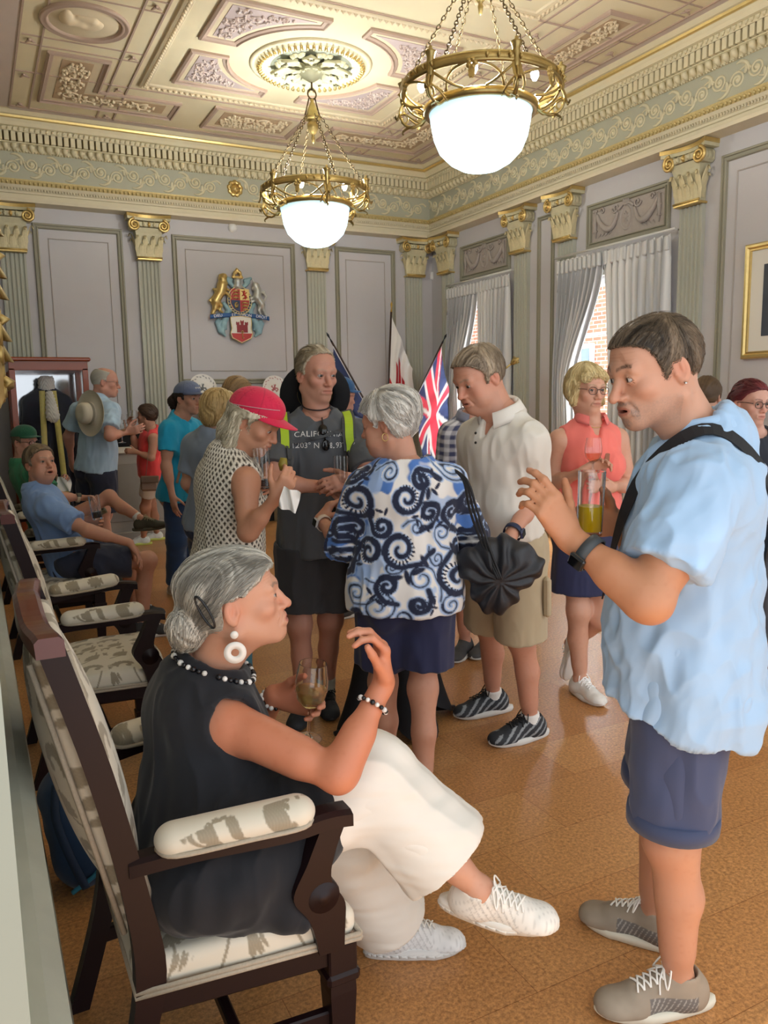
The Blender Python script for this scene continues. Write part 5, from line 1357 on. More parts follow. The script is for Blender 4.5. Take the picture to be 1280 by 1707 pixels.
def make_chair():
    root = empty('armchair')
    hb = .258
    hw = .305                                            # half width at the posts
    zs = .372
    # seat cushion
    v = Vol((-.30, -.36, .32), (.32, .36, .50), .0032)
    for y in (-1, 1): pass
    v.prim(p_box((.01, 0, zs+.035), (.235, .315, .036), None, .03), 0); v.prim(p_ell((.02, 0, zs+.045), (.23, .30, .055)), .04)
    V, Q = v.mesh(2); c = damask(V[:, 0]+.03+.4*(V[:, 2]-zs)*np.sign(V[:, 0]), V[:, 1]+.4*(V[:, 2]-zs)*np.sign(V[:, 1]))
    V[:, 1] *= 1+.36*(V[:, 0]-.235); seat = np_mesh('seat', V, Q, DAMASK, root, c)
    m = MB(); p = [A(.245, -.325, zs+.006), A(.245, .325, zs+.006), A(-.225, .275, zs+.006), A(-.225, -.275, zs+.006)]
    for dz in (0, .010): m.tube([x+A(0, 0, dz) for x in p]+[p[0]+A(0, 0, dz)], .006, 6)
    m.build('braid_edging', BRAID, seat)
    m = MB(); m.box((-.22, -.315, zs-.055), (.235, .315, zs+.004), bev=.006); m.v = [(x, y*(1+.36*(x-.235)), z) for x, y, z in m.v]; m.build('seat_rail', WOOD, root)
    # posts: back leg and back upright in one
    for s in (-1, 1):
        pts = spline([(-.30, s*.25, 0), (-.225, s*.252, .25), (-.195, s*hb, .42), (-.215, s*hb, .60), (-.265, s*hb, .86), (-.332, s*hb, 1.115)], 5)
        m = MB(); rows = []
        for q in pts:
            w = .021; d = .024+.006*math.exp(-((q[2]-.42)/.12)**2)
            rows.append([(q[0]-d, q[1]-w, q[2]), (q[0]+d, q[1]-w, q[2]), (q[0]+d, q[1]+w, q[2]), (q[0]-d, q[1]+w, q[2]), (q[0]-d, q[1]-w, q[2])])
        m.grid(np.array(rows), smooth=False); m.add(rows[0][:4], [(3, 2, 1, 0)]); m.add(rows[-1][:4], [(0, 1, 2, 3)]); m.build('back_post', WOOD, root)
    # top rail, dipped along its upper edge
    m = MB(); rows = []
    for t in np.linspace(-1, 1, 25):
        y = t*(hb+.0215); x = -.334-.020*(1-t*t); zt = 1.128+.028*math.cos(t*math.pi*.5)+.010*math.cos(t*math.pi*2)
        rows.append([(x-.024, y, 1.10), (x-.026, y, zt-.008), (x-.018, y, zt), (x+.016, y, zt), (x+.025, y, zt-.008), (x+.026, y, 1.10), (x-.024, y, 1.10)])
    m.grid(np.array(rows), smooth=False); m.add(rows[0][:6], [tuple(range(6))[::-1]]); m.add(rows[-1][:6], [tuple(range(6))]); m.build('top_rail', WOODR, root)
    # upholstered back, rounded to front and rear
    a, b = A(-.205, 0, .50), A(-.338, 0, 1.085); up = nrm(b-a); fr = nrm(np.cross(Y_, up)); R = np.stack([fr, Y_, up], 1); c0 = (a+b)/2; hl = np.linalg.norm(b-a)/2
    v = Vol((-.46, -.32, .40), (-.08, .32, 1.12), .0045); v.prim(p_box(c0+fr*.006, (.034, hb-.028, hl+.01), R, .02), 0); v.prim(p_ell(c0+fr*.03, (.04, .19, hl*.85), R), .03); v.prim(p_ell(c0-fr*.025, (.045, .19, hl*.9), R), .03)
    V, Q = v.mesh(2); l = (V-c0) @ R; c = damask(l[:, 1]+.095, l[:, 2]+.1); back = np_mesh('back_panel', V, Q, DAMASK, root, c)
    for s in (-1, 1):
        for dx in (.038, -.030): m = MB(); m.tube([c0+fr*dx+Y_*s*(hb-.030)-up*hl, c0+fr*dx+Y_*s*(hb-.030)+up*hl], .006, 6); m.build('braid_edging', BRAID, back)
    # arms
    for s in (-1, 1):
        m = MB(); pts = spline([(-.225, s*(hb+.002), .655), (-.10, s*(hb+.025), .668), (.08, s*(hw+.016), .678), (.17, s*(hw+.012), .680), (.225, s*(hw+.006), .672)], 6); rows = []
        for i, q in enumerate(pts):
            w = .024+.010*(i/len(pts)); rows.append([(q[0], q[1]-w, q[2]-.016), (q[0], q[1]-w, q[2]+.010), (q[0], q[1]-w*.6, q[2]+.017), (q[0], q[1]+w*.6, q[2]+.017), (q[0], q[1]+w, q[2]+.010), (q[0], q[1]+w, q[2]-.016), (q[0], q[1]-w, q[2]-.016)])
        m.grid(np.array(rows), smooth=False); m.add(rows[0][:6], [tuple(range(6))[::-1]]); m.add(rows[-1][:6], [tuple(range(6))]); arm = m.build('armrest', WOOD, root)
        v = Vol((-.22, s*hw-.08, .62), (.2, s*hw+.10, .76), .003)
        v.prim(p_fcap((-.135, s*(hb+.022), .698), (.105, s*(hw+.012), .708), .040, .042, Z_, .80), 0); V, Q = v.mesh(2); c = damask(V[:, 0]+.02*s+.3*(V[:, 2]-.7), V[:, 1]*1.0+.06+.6*(V[:, 2]-.7)*np.sign(V[:, 1]-s*(hw+.012)))
        pad = np_mesh('arm_pad', V, Q, DAMASK, arm, c)
        for q in (-1, 1):
            m = MB(); m.tube(spline([(-.17, s*(hb+.018), .682), (-.14, s*(hb+.022)+q*.036, .680), (0, s*(hw-.010)+q*.042, .684), (.11, s*(hw+.012)+q*.038, .690), (.145, s*(hw+.014), .694)], 5), .0055, 6); m.build('braid_edging', BRAID, pad)
        # scrolled support of the arm
        m = MB(); pts = spline([(.185, s*(hw+.006), .668), (.155, s*(hw+.006), .60), (.135, s*(hw+.004), .53), (.165, s*(hw+.002), .465), (.175, s*hw, .37)], 6); rows = []
        for i, q in enumerate(pts):
            t = i/(len(pts)-1); d = .028+.022*math.exp(-((t-.62)/.22)**2); w = .024; rows.append([(q[0]-d, q[1]-w, q[2]), (q[0]+d, q[1]-w, q[2]), (q[0]+d, q[1]+w, q[2]), (q[0]-d, q[1]+w, q[2]), (q[0]-d, q[1]-w, q[2])])
        m.grid(np.array(rows), smooth=False); sup = m.build('arm_support', WOOD, root)
        m = MB(); m.lathe([(.0, .030), (.014, .029), (.016, .026), (.034, .026), (.038, .020), (.038, -.020), (.034, -.026), (.016, -.026), (0, -.029)], (.158, s*(hw+.003), .505), 20, axes=(X_, Z_, Y_*s))
        m.build('scroll', WOOD, sup)
        # front legs with a moulded cap
        m = MB(); x, y = .205, s*.285
        m.box((x-.034, y-.034, .30), (x+.034, y+.034, .37), bev=.004); m.box((x-.040, y-.040, .275), (x+.040, y+.040, .305), bev=.008)
        rows = [[(x-w, y-w, z), (x+w, y-w, z), (x+w, y+w, z), (x-w, y+w, z), (x-w, y-w, z)] for z, w in ((.28, .030), (.25, .031), (.05, .022), (.045, .028), (0, .026))]
        m.grid(np.array(rows), smooth=False); m.build('front_leg', WOOD, root)
    m = MB()
    for s in (-1, 1): m.obox(A(-.03, s*.268, .18), nrm(A(1, s*.07, 0)), nrm(A(-s*.07, 1, 0)), Z_, .225, .012, .02, bev=.004)
    m.box((-.03, -.285, .165), (-.005, .285, .195), bev=.004); m.build('stretcher', WOOD, root)
    return root
CHX = .425
chairs = [make_chair()]
CH_Y = (1.775, 3.62, 5.50, 7.05)
chlab = ['dark mahogany armchair in cream damask holding the white haired woman in black', 'empty dark mahogany armchair with cream damask seat behind the seated woman',
         'dark mahogany armchair with damask arms under the man in the blue polo', 'dark armchair in cream damask under the man in the green cap']
for i, y in enumerate(CH_Y):
    o = chairs[0] if i == 0 else copy_tree(chairs[0])
    if i: chairs.append(o)
    o.location = (CHX, y, 0); tag(o, chlab[i], 'armchair', 'damask armchairs along the wall')
# chandeliers ---------------------------------------------------------
gm, nt, b = newmat('lit_opal_glass'); setin(b, rough=.25); b.inputs['Base Color'].default_value = L4('dff0fb')
tc = nt.nodes.new('ShaderNodeTexCoord'); sx = nt.nodes.new('ShaderNodeSeparateXYZ'); nt.links.new(tc.outputs['Object'], sx.inputs[0]); mr = nt.nodes.new('ShaderNodeMapRange')
mr.inputs[1].default_value = 3.0; mr.inputs[2].default_value = 3.36; mr.inputs[3].default_value = 2.6; mr.inputs[4].default_value = .35; nt.links.new(sx.outputs[2], mr.inputs[0]); nt.links.new(mr.outputs[0], b.inputs['Emission Strength'])
b.inputs['Emission Color'].default_value = (.58, .86, 1, 1)
bulbm, nt, b = newmat('lit_bulb'); b.inputs['Emission Color'].default_value = (1, .95, .82, 1); b.inputs['Emission Strength'].default_value = 6
def chain(m, a, b, r=.017, w=.0042):
    d = nrm(b-a); n = int(np.linalg.norm(b-a)/(r*1.75)); s1 = nrm(np.cross(d, A(.3, .5, .1))); s2 = np.cross(d, s1)
    for i in range(n):
        c = a+(b-a)*(i+.5)/n; s = s1 if i % 2 else s2
        m.tube([c+d*r*1.15*math.cos(t)+s*r*.62*math.sin(t) for t in np.linspace(0, 2*math.pi, 10, False)], w, 4, closed=True)
def chandelier(c, label):
    cx, cy = c; root = empty('chandelier', (cx, cy, 3.0)); tag(root, label, 'chandelier', 'brass bowl chandeliers'); o = A(cx, cy, 0)
    P = lambda r, a, z: o+A(r*math.cos(a), r*math.sin(a), z)
    m = MB(); pr = [(0, 2.995), (.06, 2.998), (.13, 3.015), (.20, 3.055), (.265, 3.12), (.30, 3.20), (.318, 3.29), (.325, 3.34), (.335, 3.355), (.33, 3.358), (.31, 3.34), (.30, 3.29), (.285, 3.2), (.25, 3.13), (.19, 3.07), (.12, 3.03), (0, 3.012)]
    m.lathe(pr, o, 56); m.build('glass_bowl', gm, root)
    m = MB(); m.lathe([(.325, 3.345), (.352, 3.34), (.365, 3.355), (.362, 3.385), (.345, 3.395), (.33, 3.39), (.325, 3.345)], o, 64); rim = m.build('bowl_rim', BRASS, root)
    m = MB(); m.lathe([(.485, 3.47), (.505, 3.465), (.512, 3.48), (.505, 3.495), (.51, 3.515), (.50, 3.53), (.485, 3.525), (.48, 3.50), (.485, 3.47)], o, 72); ring = m.build('outer_ring', BRASS, root)
    m = MB()
    for k in range(48):
        if (k // 4) % 2 == 0: a = 2*math.pi*k/48; m.tube([P(.508, a, 3.48), P(.525, a, 3.50), P(.508, a, 3.52)], [.004, .012, .004], 5)
    m.lathe([(.506, 3.485), (.511, 3.50), (.506, 3.515)], o, 72); m.build('leaf_trim', GOLDP, ring)
    for k in range(6):
        a = 2*math.pi*k/6+.35; u = A(math.cos(a), math.sin(a), 0); t = A(-math.sin(a), math.cos(a), 0); m = MB()
        m.lathe([(.018, -.05), (.024, -.02), (.02, 0), (.026, .02), (.022, .05), (.030, .075), (.036, .085), (.012, .10), (.010, .115), (.0, .12)], P(.50, a, 3.49), 12)
        leaf(m, P(.50, a, 3.50), t, -Z_, u, .04, .16, .05)
        m.build('finial', BRASS, ring); m = MB()
        # scrolling bracket from the ring down under the bowl rim
        m.tube(spline([P(.50, a, 3.46), P(.525, a, 3.40), P(.50, a, 3.33), P(.44, a, 3.30), P(.38, a, 3.33), P(.36, a, 3.36)], 6), .010, 7)
        m.tube(spiral(P(.50, a, 3.35), u, Z_, .045, 1.2, 20, 0, 1), .007, 6); leaf(m, P(.44, a, 3.31), t, u, -Z_, .025, .08, .04)
        for s in (-1, 1):
            m.tube(spline([P(.50, a, 3.47), P(.47, a+s*.13, 3.42), P(.42, a+s*.24, 3.39), P(.37, a+s*.33, 3.385)], 6), .0085, 6)
            m.tube(spline([P(.365, a+s*.03, 3.39), P(.43, a+s*.15, 3.43), P(.48, a+s*.30, 3.455), P(.50, a+s*.46, 3.47)], 6), .0075, 6)
            m.tube(spline([P(.36, a+s*.05, 3.34), P(.40, a+s*.10, 3.32), P(.46, a+s*.07, 3.36), P(.50, a, 3.40)], 5), .006, 6)
        m.build('scroll_bracket', BRASS, ring); m = MB()
        a2 = a+math.pi/6; c2 = P(.505, a2, 3.46); u2 = A(math.cos(a2), math.sin(a2), 0); t2 = A(-math.sin(a2), math.cos(a2), 0)
        for q in range(5): an = q*2*math.pi/5; m.lathe([(0, .014), (.014, .008), (.018, 0)], c2+(t2*math.cos(an)+Z_*math.sin(an))*.020, 7, axes=(t2, Z_, u2))
        leaf(m, c2-Z_*.01, t2, -Z_, u2, .025, .09, .02); m.build('rosette_drop', GOLDP, ring)
        m = MB(); m.lathe([(0, .034), (.016, .03), (.026, .012), (.024, -.008), (.012, -.03), (0, -.032)], P(.40, a2, 3.47), 12); m.build('bulb', bulbm, root)
        for da in (-.05,):
            m = MB(); chain(m, P(.485, a+.18, 3.52), P(.075, a+.10, 4.17)); m.build('chain', DBRASS, root)
    m = MB(); m.lathe([(0, 3.93), (.012, 3.94), (.018, 3.98), (.012, 4.0), (.03, 4.02), (.05, 4.06), (.056, 4.10), (.035, 4.125), (.075, 4.14), (.08, 4.165), (.06, 4.18), (.05, 4.22), (.03, 4.27), (.014, 4.30), (.02, 4.315), (0, 4.33)], o, 24); m.build('hub', BRASS, root)
    for k in range(6): pass
    m = MB(); m.tube([o+A(.042*math.cos(t), 0, 4.365+.042*math.sin(t)) for t in np.linspace(0, 2*math.pi, 20, False)], .008, 6, closed=True); m.tube([o+A(0, 0, 4.40), o+A(0, 0, 4.48)], .010, 8)
    for s in (-1, 1): m.tube([o+A(s*.075, 0, 4.17), o+A(s*.03, 0, 4.33)], .007, 6)
    m.build('hook', DBRASS, root)
chandelier((CX, BAYS[0]), 'brass bowl chandelier hanging from the green rosette, farther of the two')
chandelier((CX, BAYS[1]), 'large brass bowl chandelier overhead, nearer of the two')
LAMPS = [(CX, cy, 3.62) for cy in BAYS]
# coat of arms --------------------------------------------------------
AC = A(3.09, YB-.005, 2.745); AS = 1/1000.0
def ap(x, y, n=0): return AC+X_*(x-640)*AS*1.0-Z_*(y-640)*AS-Y_*n
root = empty('coat_of_arms', (3.09, YB, 2.35)); tag(root, 'painted royal coat of arms with gold lion and silver unicorn on the back wall', 'coat of arms')
def blob(name, segs, col, m, n0=.035, k=.02, h=.006, shade=None):
    pr = [p_cap(ap(a, b, n0), ap(c, d, n0), r0*AS, r1*AS) for a, b, c, d, r0, r1 in segs]
    lo = np.min([p[0] for p in pr], 0)-.03; hi = np.max([p[1] for p in pr], 0)+.03; v = Vol(lo, hi, h)
    for p in pr: v.prim(p, k)
    V, Q = v.mesh(1); V[:, 1] = np.minimum(V[:, 1], YB-.002); return np_mesh(name, V, Q, m, root)
def plate(name, pts, m, n=.03, th=.012, parent=None):
    mb = MB(); P = [((x-640)*AS, (640-y)*AS) for x, y in pts]; s = sum(P[i-1][0]*P[i][1]-P[i][0]*P[i-1][1] for i in range(len(P))); P = P if s < 0 else P[::-1]
    mb.prism(P, AC-Y_*n, X_, Z_, -Y_, th); return mb.build(name, m, parent or root)
SILV = mat('silver_leaf', 'c9ccc8', .3, .2, 30, metal=.5); LBLUE = mat('mantling_blue', '8fb2bd', .45, .2, 20); RBLUE = mat('royal_blue_enamel', '2f5f9c', .4); REDE = mat('red_enamel', 'b8322a', .4); WHITEE = mat('white_enamel', 'e6e2d8', .5); DRED = mat('castle_red', '8c1f28', .5); DBLUE = mat('navy_enamel', '24355c', .4)
for s in (0, 1):
    f = (lambda x: x) if s == 0 else (lambda x: 1270-x)
    M_ = [(f(540), 330, f(470), 300, 28, 18), (f(560), 400, f(500), 350, 30, 22), (f(500), 700, f(440), 620, 40, 25), (f(470), 760, f(420), 880, 42, 34), (f(420), 880, f(400), 960, 34, 28), (f(400), 960, f(440), 1010, 30, 16), (f(440), 880, f(460), 930, 18, 10), (f(360), 830, f(330), 850, 30, 16), (f(350), 880, f(370), 960, 24, 20)]
    blob('mantling', M_, None, LBLUE, .022, .03)
lion = [(430, 330, 450, 300, 55, 40), (450, 350, 480, 385, 34, 18), (420, 400, 400, 480, 62, 58), (400, 480, 330, 600, 56, 52), (330, 600, 320, 680, 50, 34), (320, 680, 285, 745, 30, 20), (285, 745, 320, 755, 16, 14), (350, 610, 390, 650, 44, 30), (390, 650, 375, 705, 24, 18), (375, 705, 410, 730, 16, 14), (430, 470, 495, 520, 26, 18), (495, 520, 525, 555, 17, 15), (440, 430, 500, 460, 24, 16), (300, 640, 255, 590, 14, 10), (255, 590, 330, 510, 10, 9), (330, 510, 345, 470, 9, 26), (345, 470, 310, 455, 24, 14), (405, 290, 430, 275, 22, 14)]
blob('lion', lion, None, GOLD, .05, .012)
uni = [(840, 400, 815, 430, 34, 20), (850, 385, 870, 440, 38, 44), (875, 450, 860, 530, 46, 52), (860, 530, 920, 610, 52, 46), (920, 620, 940, 690, 42, 24), (940, 690, 985, 770, 20, 14), (985, 770, 1000, 775, 14, 12), (900, 640, 880, 690, 30, 20), (880, 690, 900, 740, 17, 13), (840, 520, 780, 550, 22, 15), (780, 550, 790, 590, 14, 12), (850, 560, 800, 590, 20, 13), (940, 600, 985, 520, 14, 10), (985, 520, 950, 470, 10, 24), (880, 380, 900, 470, 22, 26), (835, 365, 800, 280, 9, 3)]
blob('unicorn', uni, None, SILV, .05, .012)
blob('helmet', [(620, 350, 620, 400, 48, 40), (585, 410, 665, 410, 24, 24)], None, SILV, .04)
cr = [(560, 300, 675, 300, 18, 18), (565, 295, 590, 240, 12, 20), (670, 295, 650, 240, 12, 20), (590, 250, 620, 215, 22, 20), (650, 250, 615, 215, 22, 20), (612, 225, 612, 195, 12, 10)]
blob('crown', cr, None, GOLD, .055, .01)
def oval(cx, cy, rx, ry, n=36): return [(cx+rx*math.cos(a), cy+ry*math.sin(a)) for a in np.linspace(0, 2*math.pi, n, False)]
plate('garter', oval(637, 580, 158, 172), DBLUE, .03, .020)
mb = MB(); mb.tube([ap(x, y, .052) for x, y in oval(637, 580, 154, 168, 48)], .006, 6, closed=True); mb.tube([ap(x, y, .052) for x, y in oval(637, 580, 124, 140, 48)], .005, 6, closed=True)
for k in range(26):
    a = .5+k*2*math.pi/26
    if math.sin(a) > -.55: x, y = 637+140*math.cos(a), 580+155*math.sin(a); mb.tube([ap(x-8, y, .053), ap(x+8, y+4, .053)], .0055, 5)
mb.build('garter_lettering', mat('pale_gold', 'e3d6a2', .4, metal=.3), root)
q = lambda x0, y0, x1, y1: [(x0, y0), (x1, y0), (x1, y1), (x0, y1)]
sh = plate('royal_shield', [(520, 440), (760, 440), (760, 600), (735, 680), (640, 725), (545, 680), (520, 600)], REDE, .05, .006)
plate('gold_quarter', q(640, 440, 758, 575), GOLD, .056, .003, sh); plate('blue_quarter', [(525, 577), (638, 577), (638, 722), (560, 685), (528, 620)], DBLUE, .056, .003, sh)
for x0, x1, ys in ((550, 625, (470, 510, 550)), (662, 742, (610, 648, 688))):
    for y in ys:
        mb = MB(); mb.tube([ap(x0, y, .060), ap((x0+x1)/2, y-6, .066), ap(x1, y, .060)], [.006, .011, .007], 6)
        for k in range(3): mb.tube([ap(x0+10+k*28, y, .062), ap(x0+4+k*28, y+16, .060)], [.006, .003], 5)
        mb.build('lion_charge', GOLD, sh)
mb = MB(); mb.tube(spiral(ap(595, 640, .06), X_, Z_, .036, .8, 16, 1.2, 1), .007, 6); mb.tube([ap(575, 610, .062), ap(580, 680, .062)], .008, 6)
for k in range(4): mb.tube([ap(592+k*8, 618, .062), ap(588+k*6, 672, .062)], .002, 4)
mb.build('harp_charge', GOLD, sh)
mb = MB(); mb.tube(spline([ap(700, 460, .062), ap(690, 500, .064), ap(715, 530, .064), ap(700, 560, .062)], 5), .012, 6)
for s in ((690, 480, 660, 465), (695, 500, 730, 480), (705, 530, 735, 545), (700, 545, 672, 562), (690, 510, 662, 525)): mb.tube([ap(*s[:2], .062), ap(*s[2:], .06)], [.009, .005], 5)
mb.build('red_lion', REDE, sh)
# ribbon with its motto
bn = []
for t in np.linspace(0, 1, 25): bn.append((250+760*t, 800-78*math.sin(t*math.pi)*.6-20*math.cos(t*2*math.pi)*.4, .058+.012*math.sin(t*9)))
mb = MB(); rows = [[ap(x, y-26, n), ap(x, y-26, n+.006), ap(x, y+26, n+.006), ap(x, y+26, n), ap(x, y-26, n)] for x, y, n in bn]; mb.grid(np.array(rows)); rb_ = mb.build('motto_ribbon', RBLUE, root)
def text(name, s, size, o, ux, uy, m, parent, ext=.001, align='CENTER', sp=1.0, warp=None):
    cu = bpy.data.curves.new(name, 'FONT'); cu.body = s; cu.size = size; cu.align_x = align; cu.align_y = 'CENTER'; cu.extrude = ext; cu.space_character = sp; cu.materials.append(m)
    tmp = bpy.data.objects.new(name, cu); COL.objects.link(tmp); bpy.context.view_layer.update()
    me = bpy.data.meshes.new_from_object(tmp.evaluated_get(bpy.context.evaluated_depsgraph_get())); bpy.data.objects.remove(tmp); bpy.data.curves.remove(cu)
    n = np.cross(ux, uy); co = np.zeros(len(me.vertices)*3, np.float32); me.vertices.foreach_get('co', co); co = co.reshape(-1, 3)
    V = np.asarray(o)+co[:, :1]*ux+co[:, 1:2]*uy+co[:, 2:]*n
    if warp is not None: V = warp(V, co)
    me.vertices.foreach_set('co', V.astype(np.float32).ravel()); me.update(); me.materials.clear(); return link_mesh(name, me, m, parent)
def bnat(x): return np.interp(x, [p[0] for p in bn], [p[1] for p in bn])
for w_, x, t in (('DIEU', 345, -.10), ('ET', 545, -.10), ('MON', 715, .10), ('DROIT', 905, .10)):
    ux = nrm(ap(x+10, bnat(x+10))-ap(x-10, bnat(x-10))); text('motto_lettering', w_, .050, ap(x, bnat(x), .080), ux, np.cross(Y_*-1, ux), mat('motto_white', 'eeeeee', .5), rb_)
gs = plate('city_shield', [(505, 785), (640, 770), (770, 785), (775, 860), (765, 920), (785, 985), (760, 1040), (640, 1100), (520, 1040), (498, 985), (520, 920), (508, 860)], WHITEE, .05, .014)
plate('red_base', [(508, 982), (778, 982), (756, 1034), (640, 1090), (526, 1034)], REDE, .064, .003, gs)
plate('castle', [(582, 972), (582, 880), (574, 878), (574, 842), (588, 842), (588, 850), (600, 850), (600, 842), (614, 842), (614, 878), (632, 878), (632, 860), (628, 858), (628, 822), (640, 822), (640, 832), (660, 832), (660, 822), (672, 822), (672, 858), (668, 860), (668, 878), (686, 878), (686, 842), (698, 842), (698, 850), (712, 850), (712, 842), (726, 842), (726, 878), (720, 880), (720, 972)], DRED, .064, .006, gs)
mb = MB(); mb.tube([ap(650, 965, .072), ap(650, 1050, .072)], .005, 6); mb.tube([ap(650+14*math.cos(a), 965-0+14*math.sin(a), .072) for a in np.linspace(0, 6.28, 12, False)], .004, 5, closed=True); mb.tube([ap(650, 1040, .072), ap(668, 1040, .072)], .005, 5); mb.build('gold_key', GOLD, gs)
mb = MB(); mb.tube([ap(x, y, .062) for x, y in [(505, 785), (640, 770), (770, 785), (775, 860), (765, 920), (785, 985), (760, 1040), (640, 1100), (520, 1040), (498, 985), (520, 920), (508, 860)]], .006, 6, closed=True); mb.build('gold_edge', GOLD, gs)
# sensors on the wall -------------------------------------------------
p = onaxis(387, 380, 1, YB); m = MB(); m.lathe([(.055, 0), (.055, .02), (.04, .035), (.025, .045), (0, .05)], A(p[0], YB, p[2]), 20, axes=(X_, Z_, -Y_)); tag(m.build('smoke_detector', mat('white_plastic', 'e8e8e6', .4)), 'round white detector on the back wall under the cornice', 'detector')
p = onaxis(719, 460, 1, YB); m = MB(); m.obox(A(p[0], YB-.02, p[2]), X_, Y_, Z_, .028, .02, .055, bev=.012); tag(m.build('motion_sensor', mat('white_plastic', 'e8e8e6', .4)), 'small white box sensor near the far right corner of the room', 'sensor')
# glass case with a ceremonial robe ------------------------------------
cab = empty('display_case', (.72, 9.1, 0)); tag(cab, 'mahogany glass display case standing in the back corner with a robe inside', 'display case')
x0, x1, y0, y1, zt = .36, 1.10, 8.75, 9.45, 2.02; RW = mat('cabinet_mahogany', '924420', .3, .2, 6, coat=.2)
m = MB(); m.box((x0-.02, y0-.02, 0), (x1+.02, y1+.02, .18), bev=.01); m.build('plinth', RW, cab)
for x in (x0, x1-.055):
    for y in (y0, y1-.055):
        m = MB(); m.box((x, y, .18), (x+.055, y+.055, zt-.10), bev=.004); m.build('corner_post', RW, cab)
m = MB(); m.box((x0, y0, zt-.12), (x1, y1, zt-.02), bev=.004); m.box((x0-.03, y0-.03, zt-.03), (x1+.03, y1+.03, zt+.01), bev=.012); m.build('top', RW, cab)
m = MB()
for a in ((x0+.05, y0+.02, .18, x1-.05, y0+.025, zt-.12), (x0+.02, y0+.05, .18, x0+.025, y1-.05, zt-.12), (x1-.025, y0+.05, .18, x1-.02, y1-.05, zt-.12)): m.box(a[:3], a[3:])
m.build('glass_pane', mat('case_glass', 'ffffff', 0, trans=1, ior=1.1, spec=.3), cab)
m = MB(); m.box((x0+.05, y1-.03, .18), (x1-.05, y1-.02, zt-.12)); m.build('mirror_back', mat('case_mirror', 'b9bcc0', .08, metal=.9), cab)
rb = empty('ceremonial_robe', (.72, 9.1, .18)); tag(rb, 'navy ceremonial robe with yellow bands and white lace jabot inside the glass case', 'robe')
v = Vol((.38, 8.78, .2), (1.06, 9.42, 1.86), .010); v.prim(p_fcap((.72, 9.1, 1.58), (.72, 9.1, .25), .17, .27, Y_, .72), 0); v.prim(p_fcap((.55, 9.1, 1.58), (.89, 9.1, 1.58), .075, .075, Y_, 1.0), .08); v.prim(p_cap((.72, 9.1, 1.6), (.72, 9.1, 1.78), .07, .055), .05)
for s in (-1, 1): v.prim(p_cap((.72+s*.18, 9.08, 1.55), (.72+s*.24, 9.04, .85), .065, .075), .04)
v.cut((0, 0, .24), (0, 0, -1)); V, Q = v.mesh(1); N_ = normals(V, Q); V = V+N_*(.012*np.sin(np.arctan2(V[:, 0]-.72, V[:, 1]-9.1)*14)*np.clip((1.5-V[:, 2])/.6, 0, 1))[:, None]; np_mesh('robe_cloth', V, Q, CLOTH, rb, np.repeat(np.array(lin('1d2436'))[None], len(V), 0))
YEL = mat('yellow_braid', 'd3c873', .6, .15, 40)
for s in (-1, 1):
    rows = []
    for t in np.linspace(0, 1, 20):
        z = 1.70-t*1.40; x = .72+s*(.055+.05*t); y = 9.1-.10-.10*min(1, t*2.0)-.02*t; rows.append([(x-.028, y-.012, z), (x-.028, y-.026, z), (x+.028, y-.026, z), (x+.028, y-.012, z)])
    m = MB(); m.grid(np.array(rows)); m.build('yellow_band', YEL, rb)
v = Vol((.6, 8.84, 1.35), (.86, 9.1, 1.85), .006); v.prim(p_cap((.735, 8.98, 1.66), (.745, 8.90, 1.44), .035, .062), 0); v.prim(p_fcap((.72, 9.08, 1.74), (.72, 9.08, 1.80), .075, .075, Y_, .9), .02); V, Q = v.mesh(1); V = V+normals(V, Q)*(.010*np.abs(np.sin(V[:, 2]*70+3*np.sin(V[:, 0]*60))))[:, None]; np_mesh('lace_jabot', V, Q, CLOTH, rb, np.repeat(np.array(lin('e8e6e0'))[None], len(V), 0))
# stone chimneypiece with plates, and the drinks counter ------------------
STONE = mat('grey_marble', 'a7a39c', .45, .15, 4); CRST = mat('cream_stone', 'd9d2bb', .5, .06, 10)
mt = empty('mantelpiece', (3.08, YB, 0)); tag(mt, 'cream carved mantelpiece on the back wall below the coat of arms', 'mantelpiece')
m = MB(); m.box((2.42, 9.50, 1.50), (3.74, YB, 1.56), bev=.012); m.box((2.46, 9.54, 1.44), (3.70, YB, 1.50), bev=.01); m.build('shelf', CRST, mt)
m = MB(); m.box((2.50, 9.60, 1.16), (3.66, YB, 1.44), bev=.006); fz = m.build('frieze', CRST, mt)
for x in (2.62, 3.54):
    m = MB(); m.box((x-.12, 9.58, 0), (x+.12, YB, 1.16), bev=.008); m.build('jamb', CRST, mt)
m = MB(); m.box((2.74, 9.8, 0), (3.42, YB-.02, 1.16)); m.build('fire_opening', mat('opening_black', '17171a', .9), mt)  # flat black block filling the opening
m = MB()
for i in range(9): x = 2.6+i*.12; m.tube(spiral(A(x, 9.597, 1.31), X_, Z_, .045, 1.2, 18, i, 1 if i % 2 else -1), .008, 5); leaf(m, A(x+.05, 9.6, 1.27), X_, Z_, -Y_, .02, .08, .015)
m.tube([(2.55, 9.6, 1.39), (3.6, 9.6, 1.39)], .008, 6); m.tube([(2.55, 9.6, 1.2), (3.6, 9.6, 1.2)], .008, 6); m.build('carved_scrolls', CRST, fz)
PLT, nt, b = newmat('transfer_ware'); setin(b, rough=.15); a_ = nt.nodes.new('ShaderNodeAttribute'); a_.attribute_name = 'Col'; nt.links.new(a_.outputs[0], b.inputs['Base Color'])
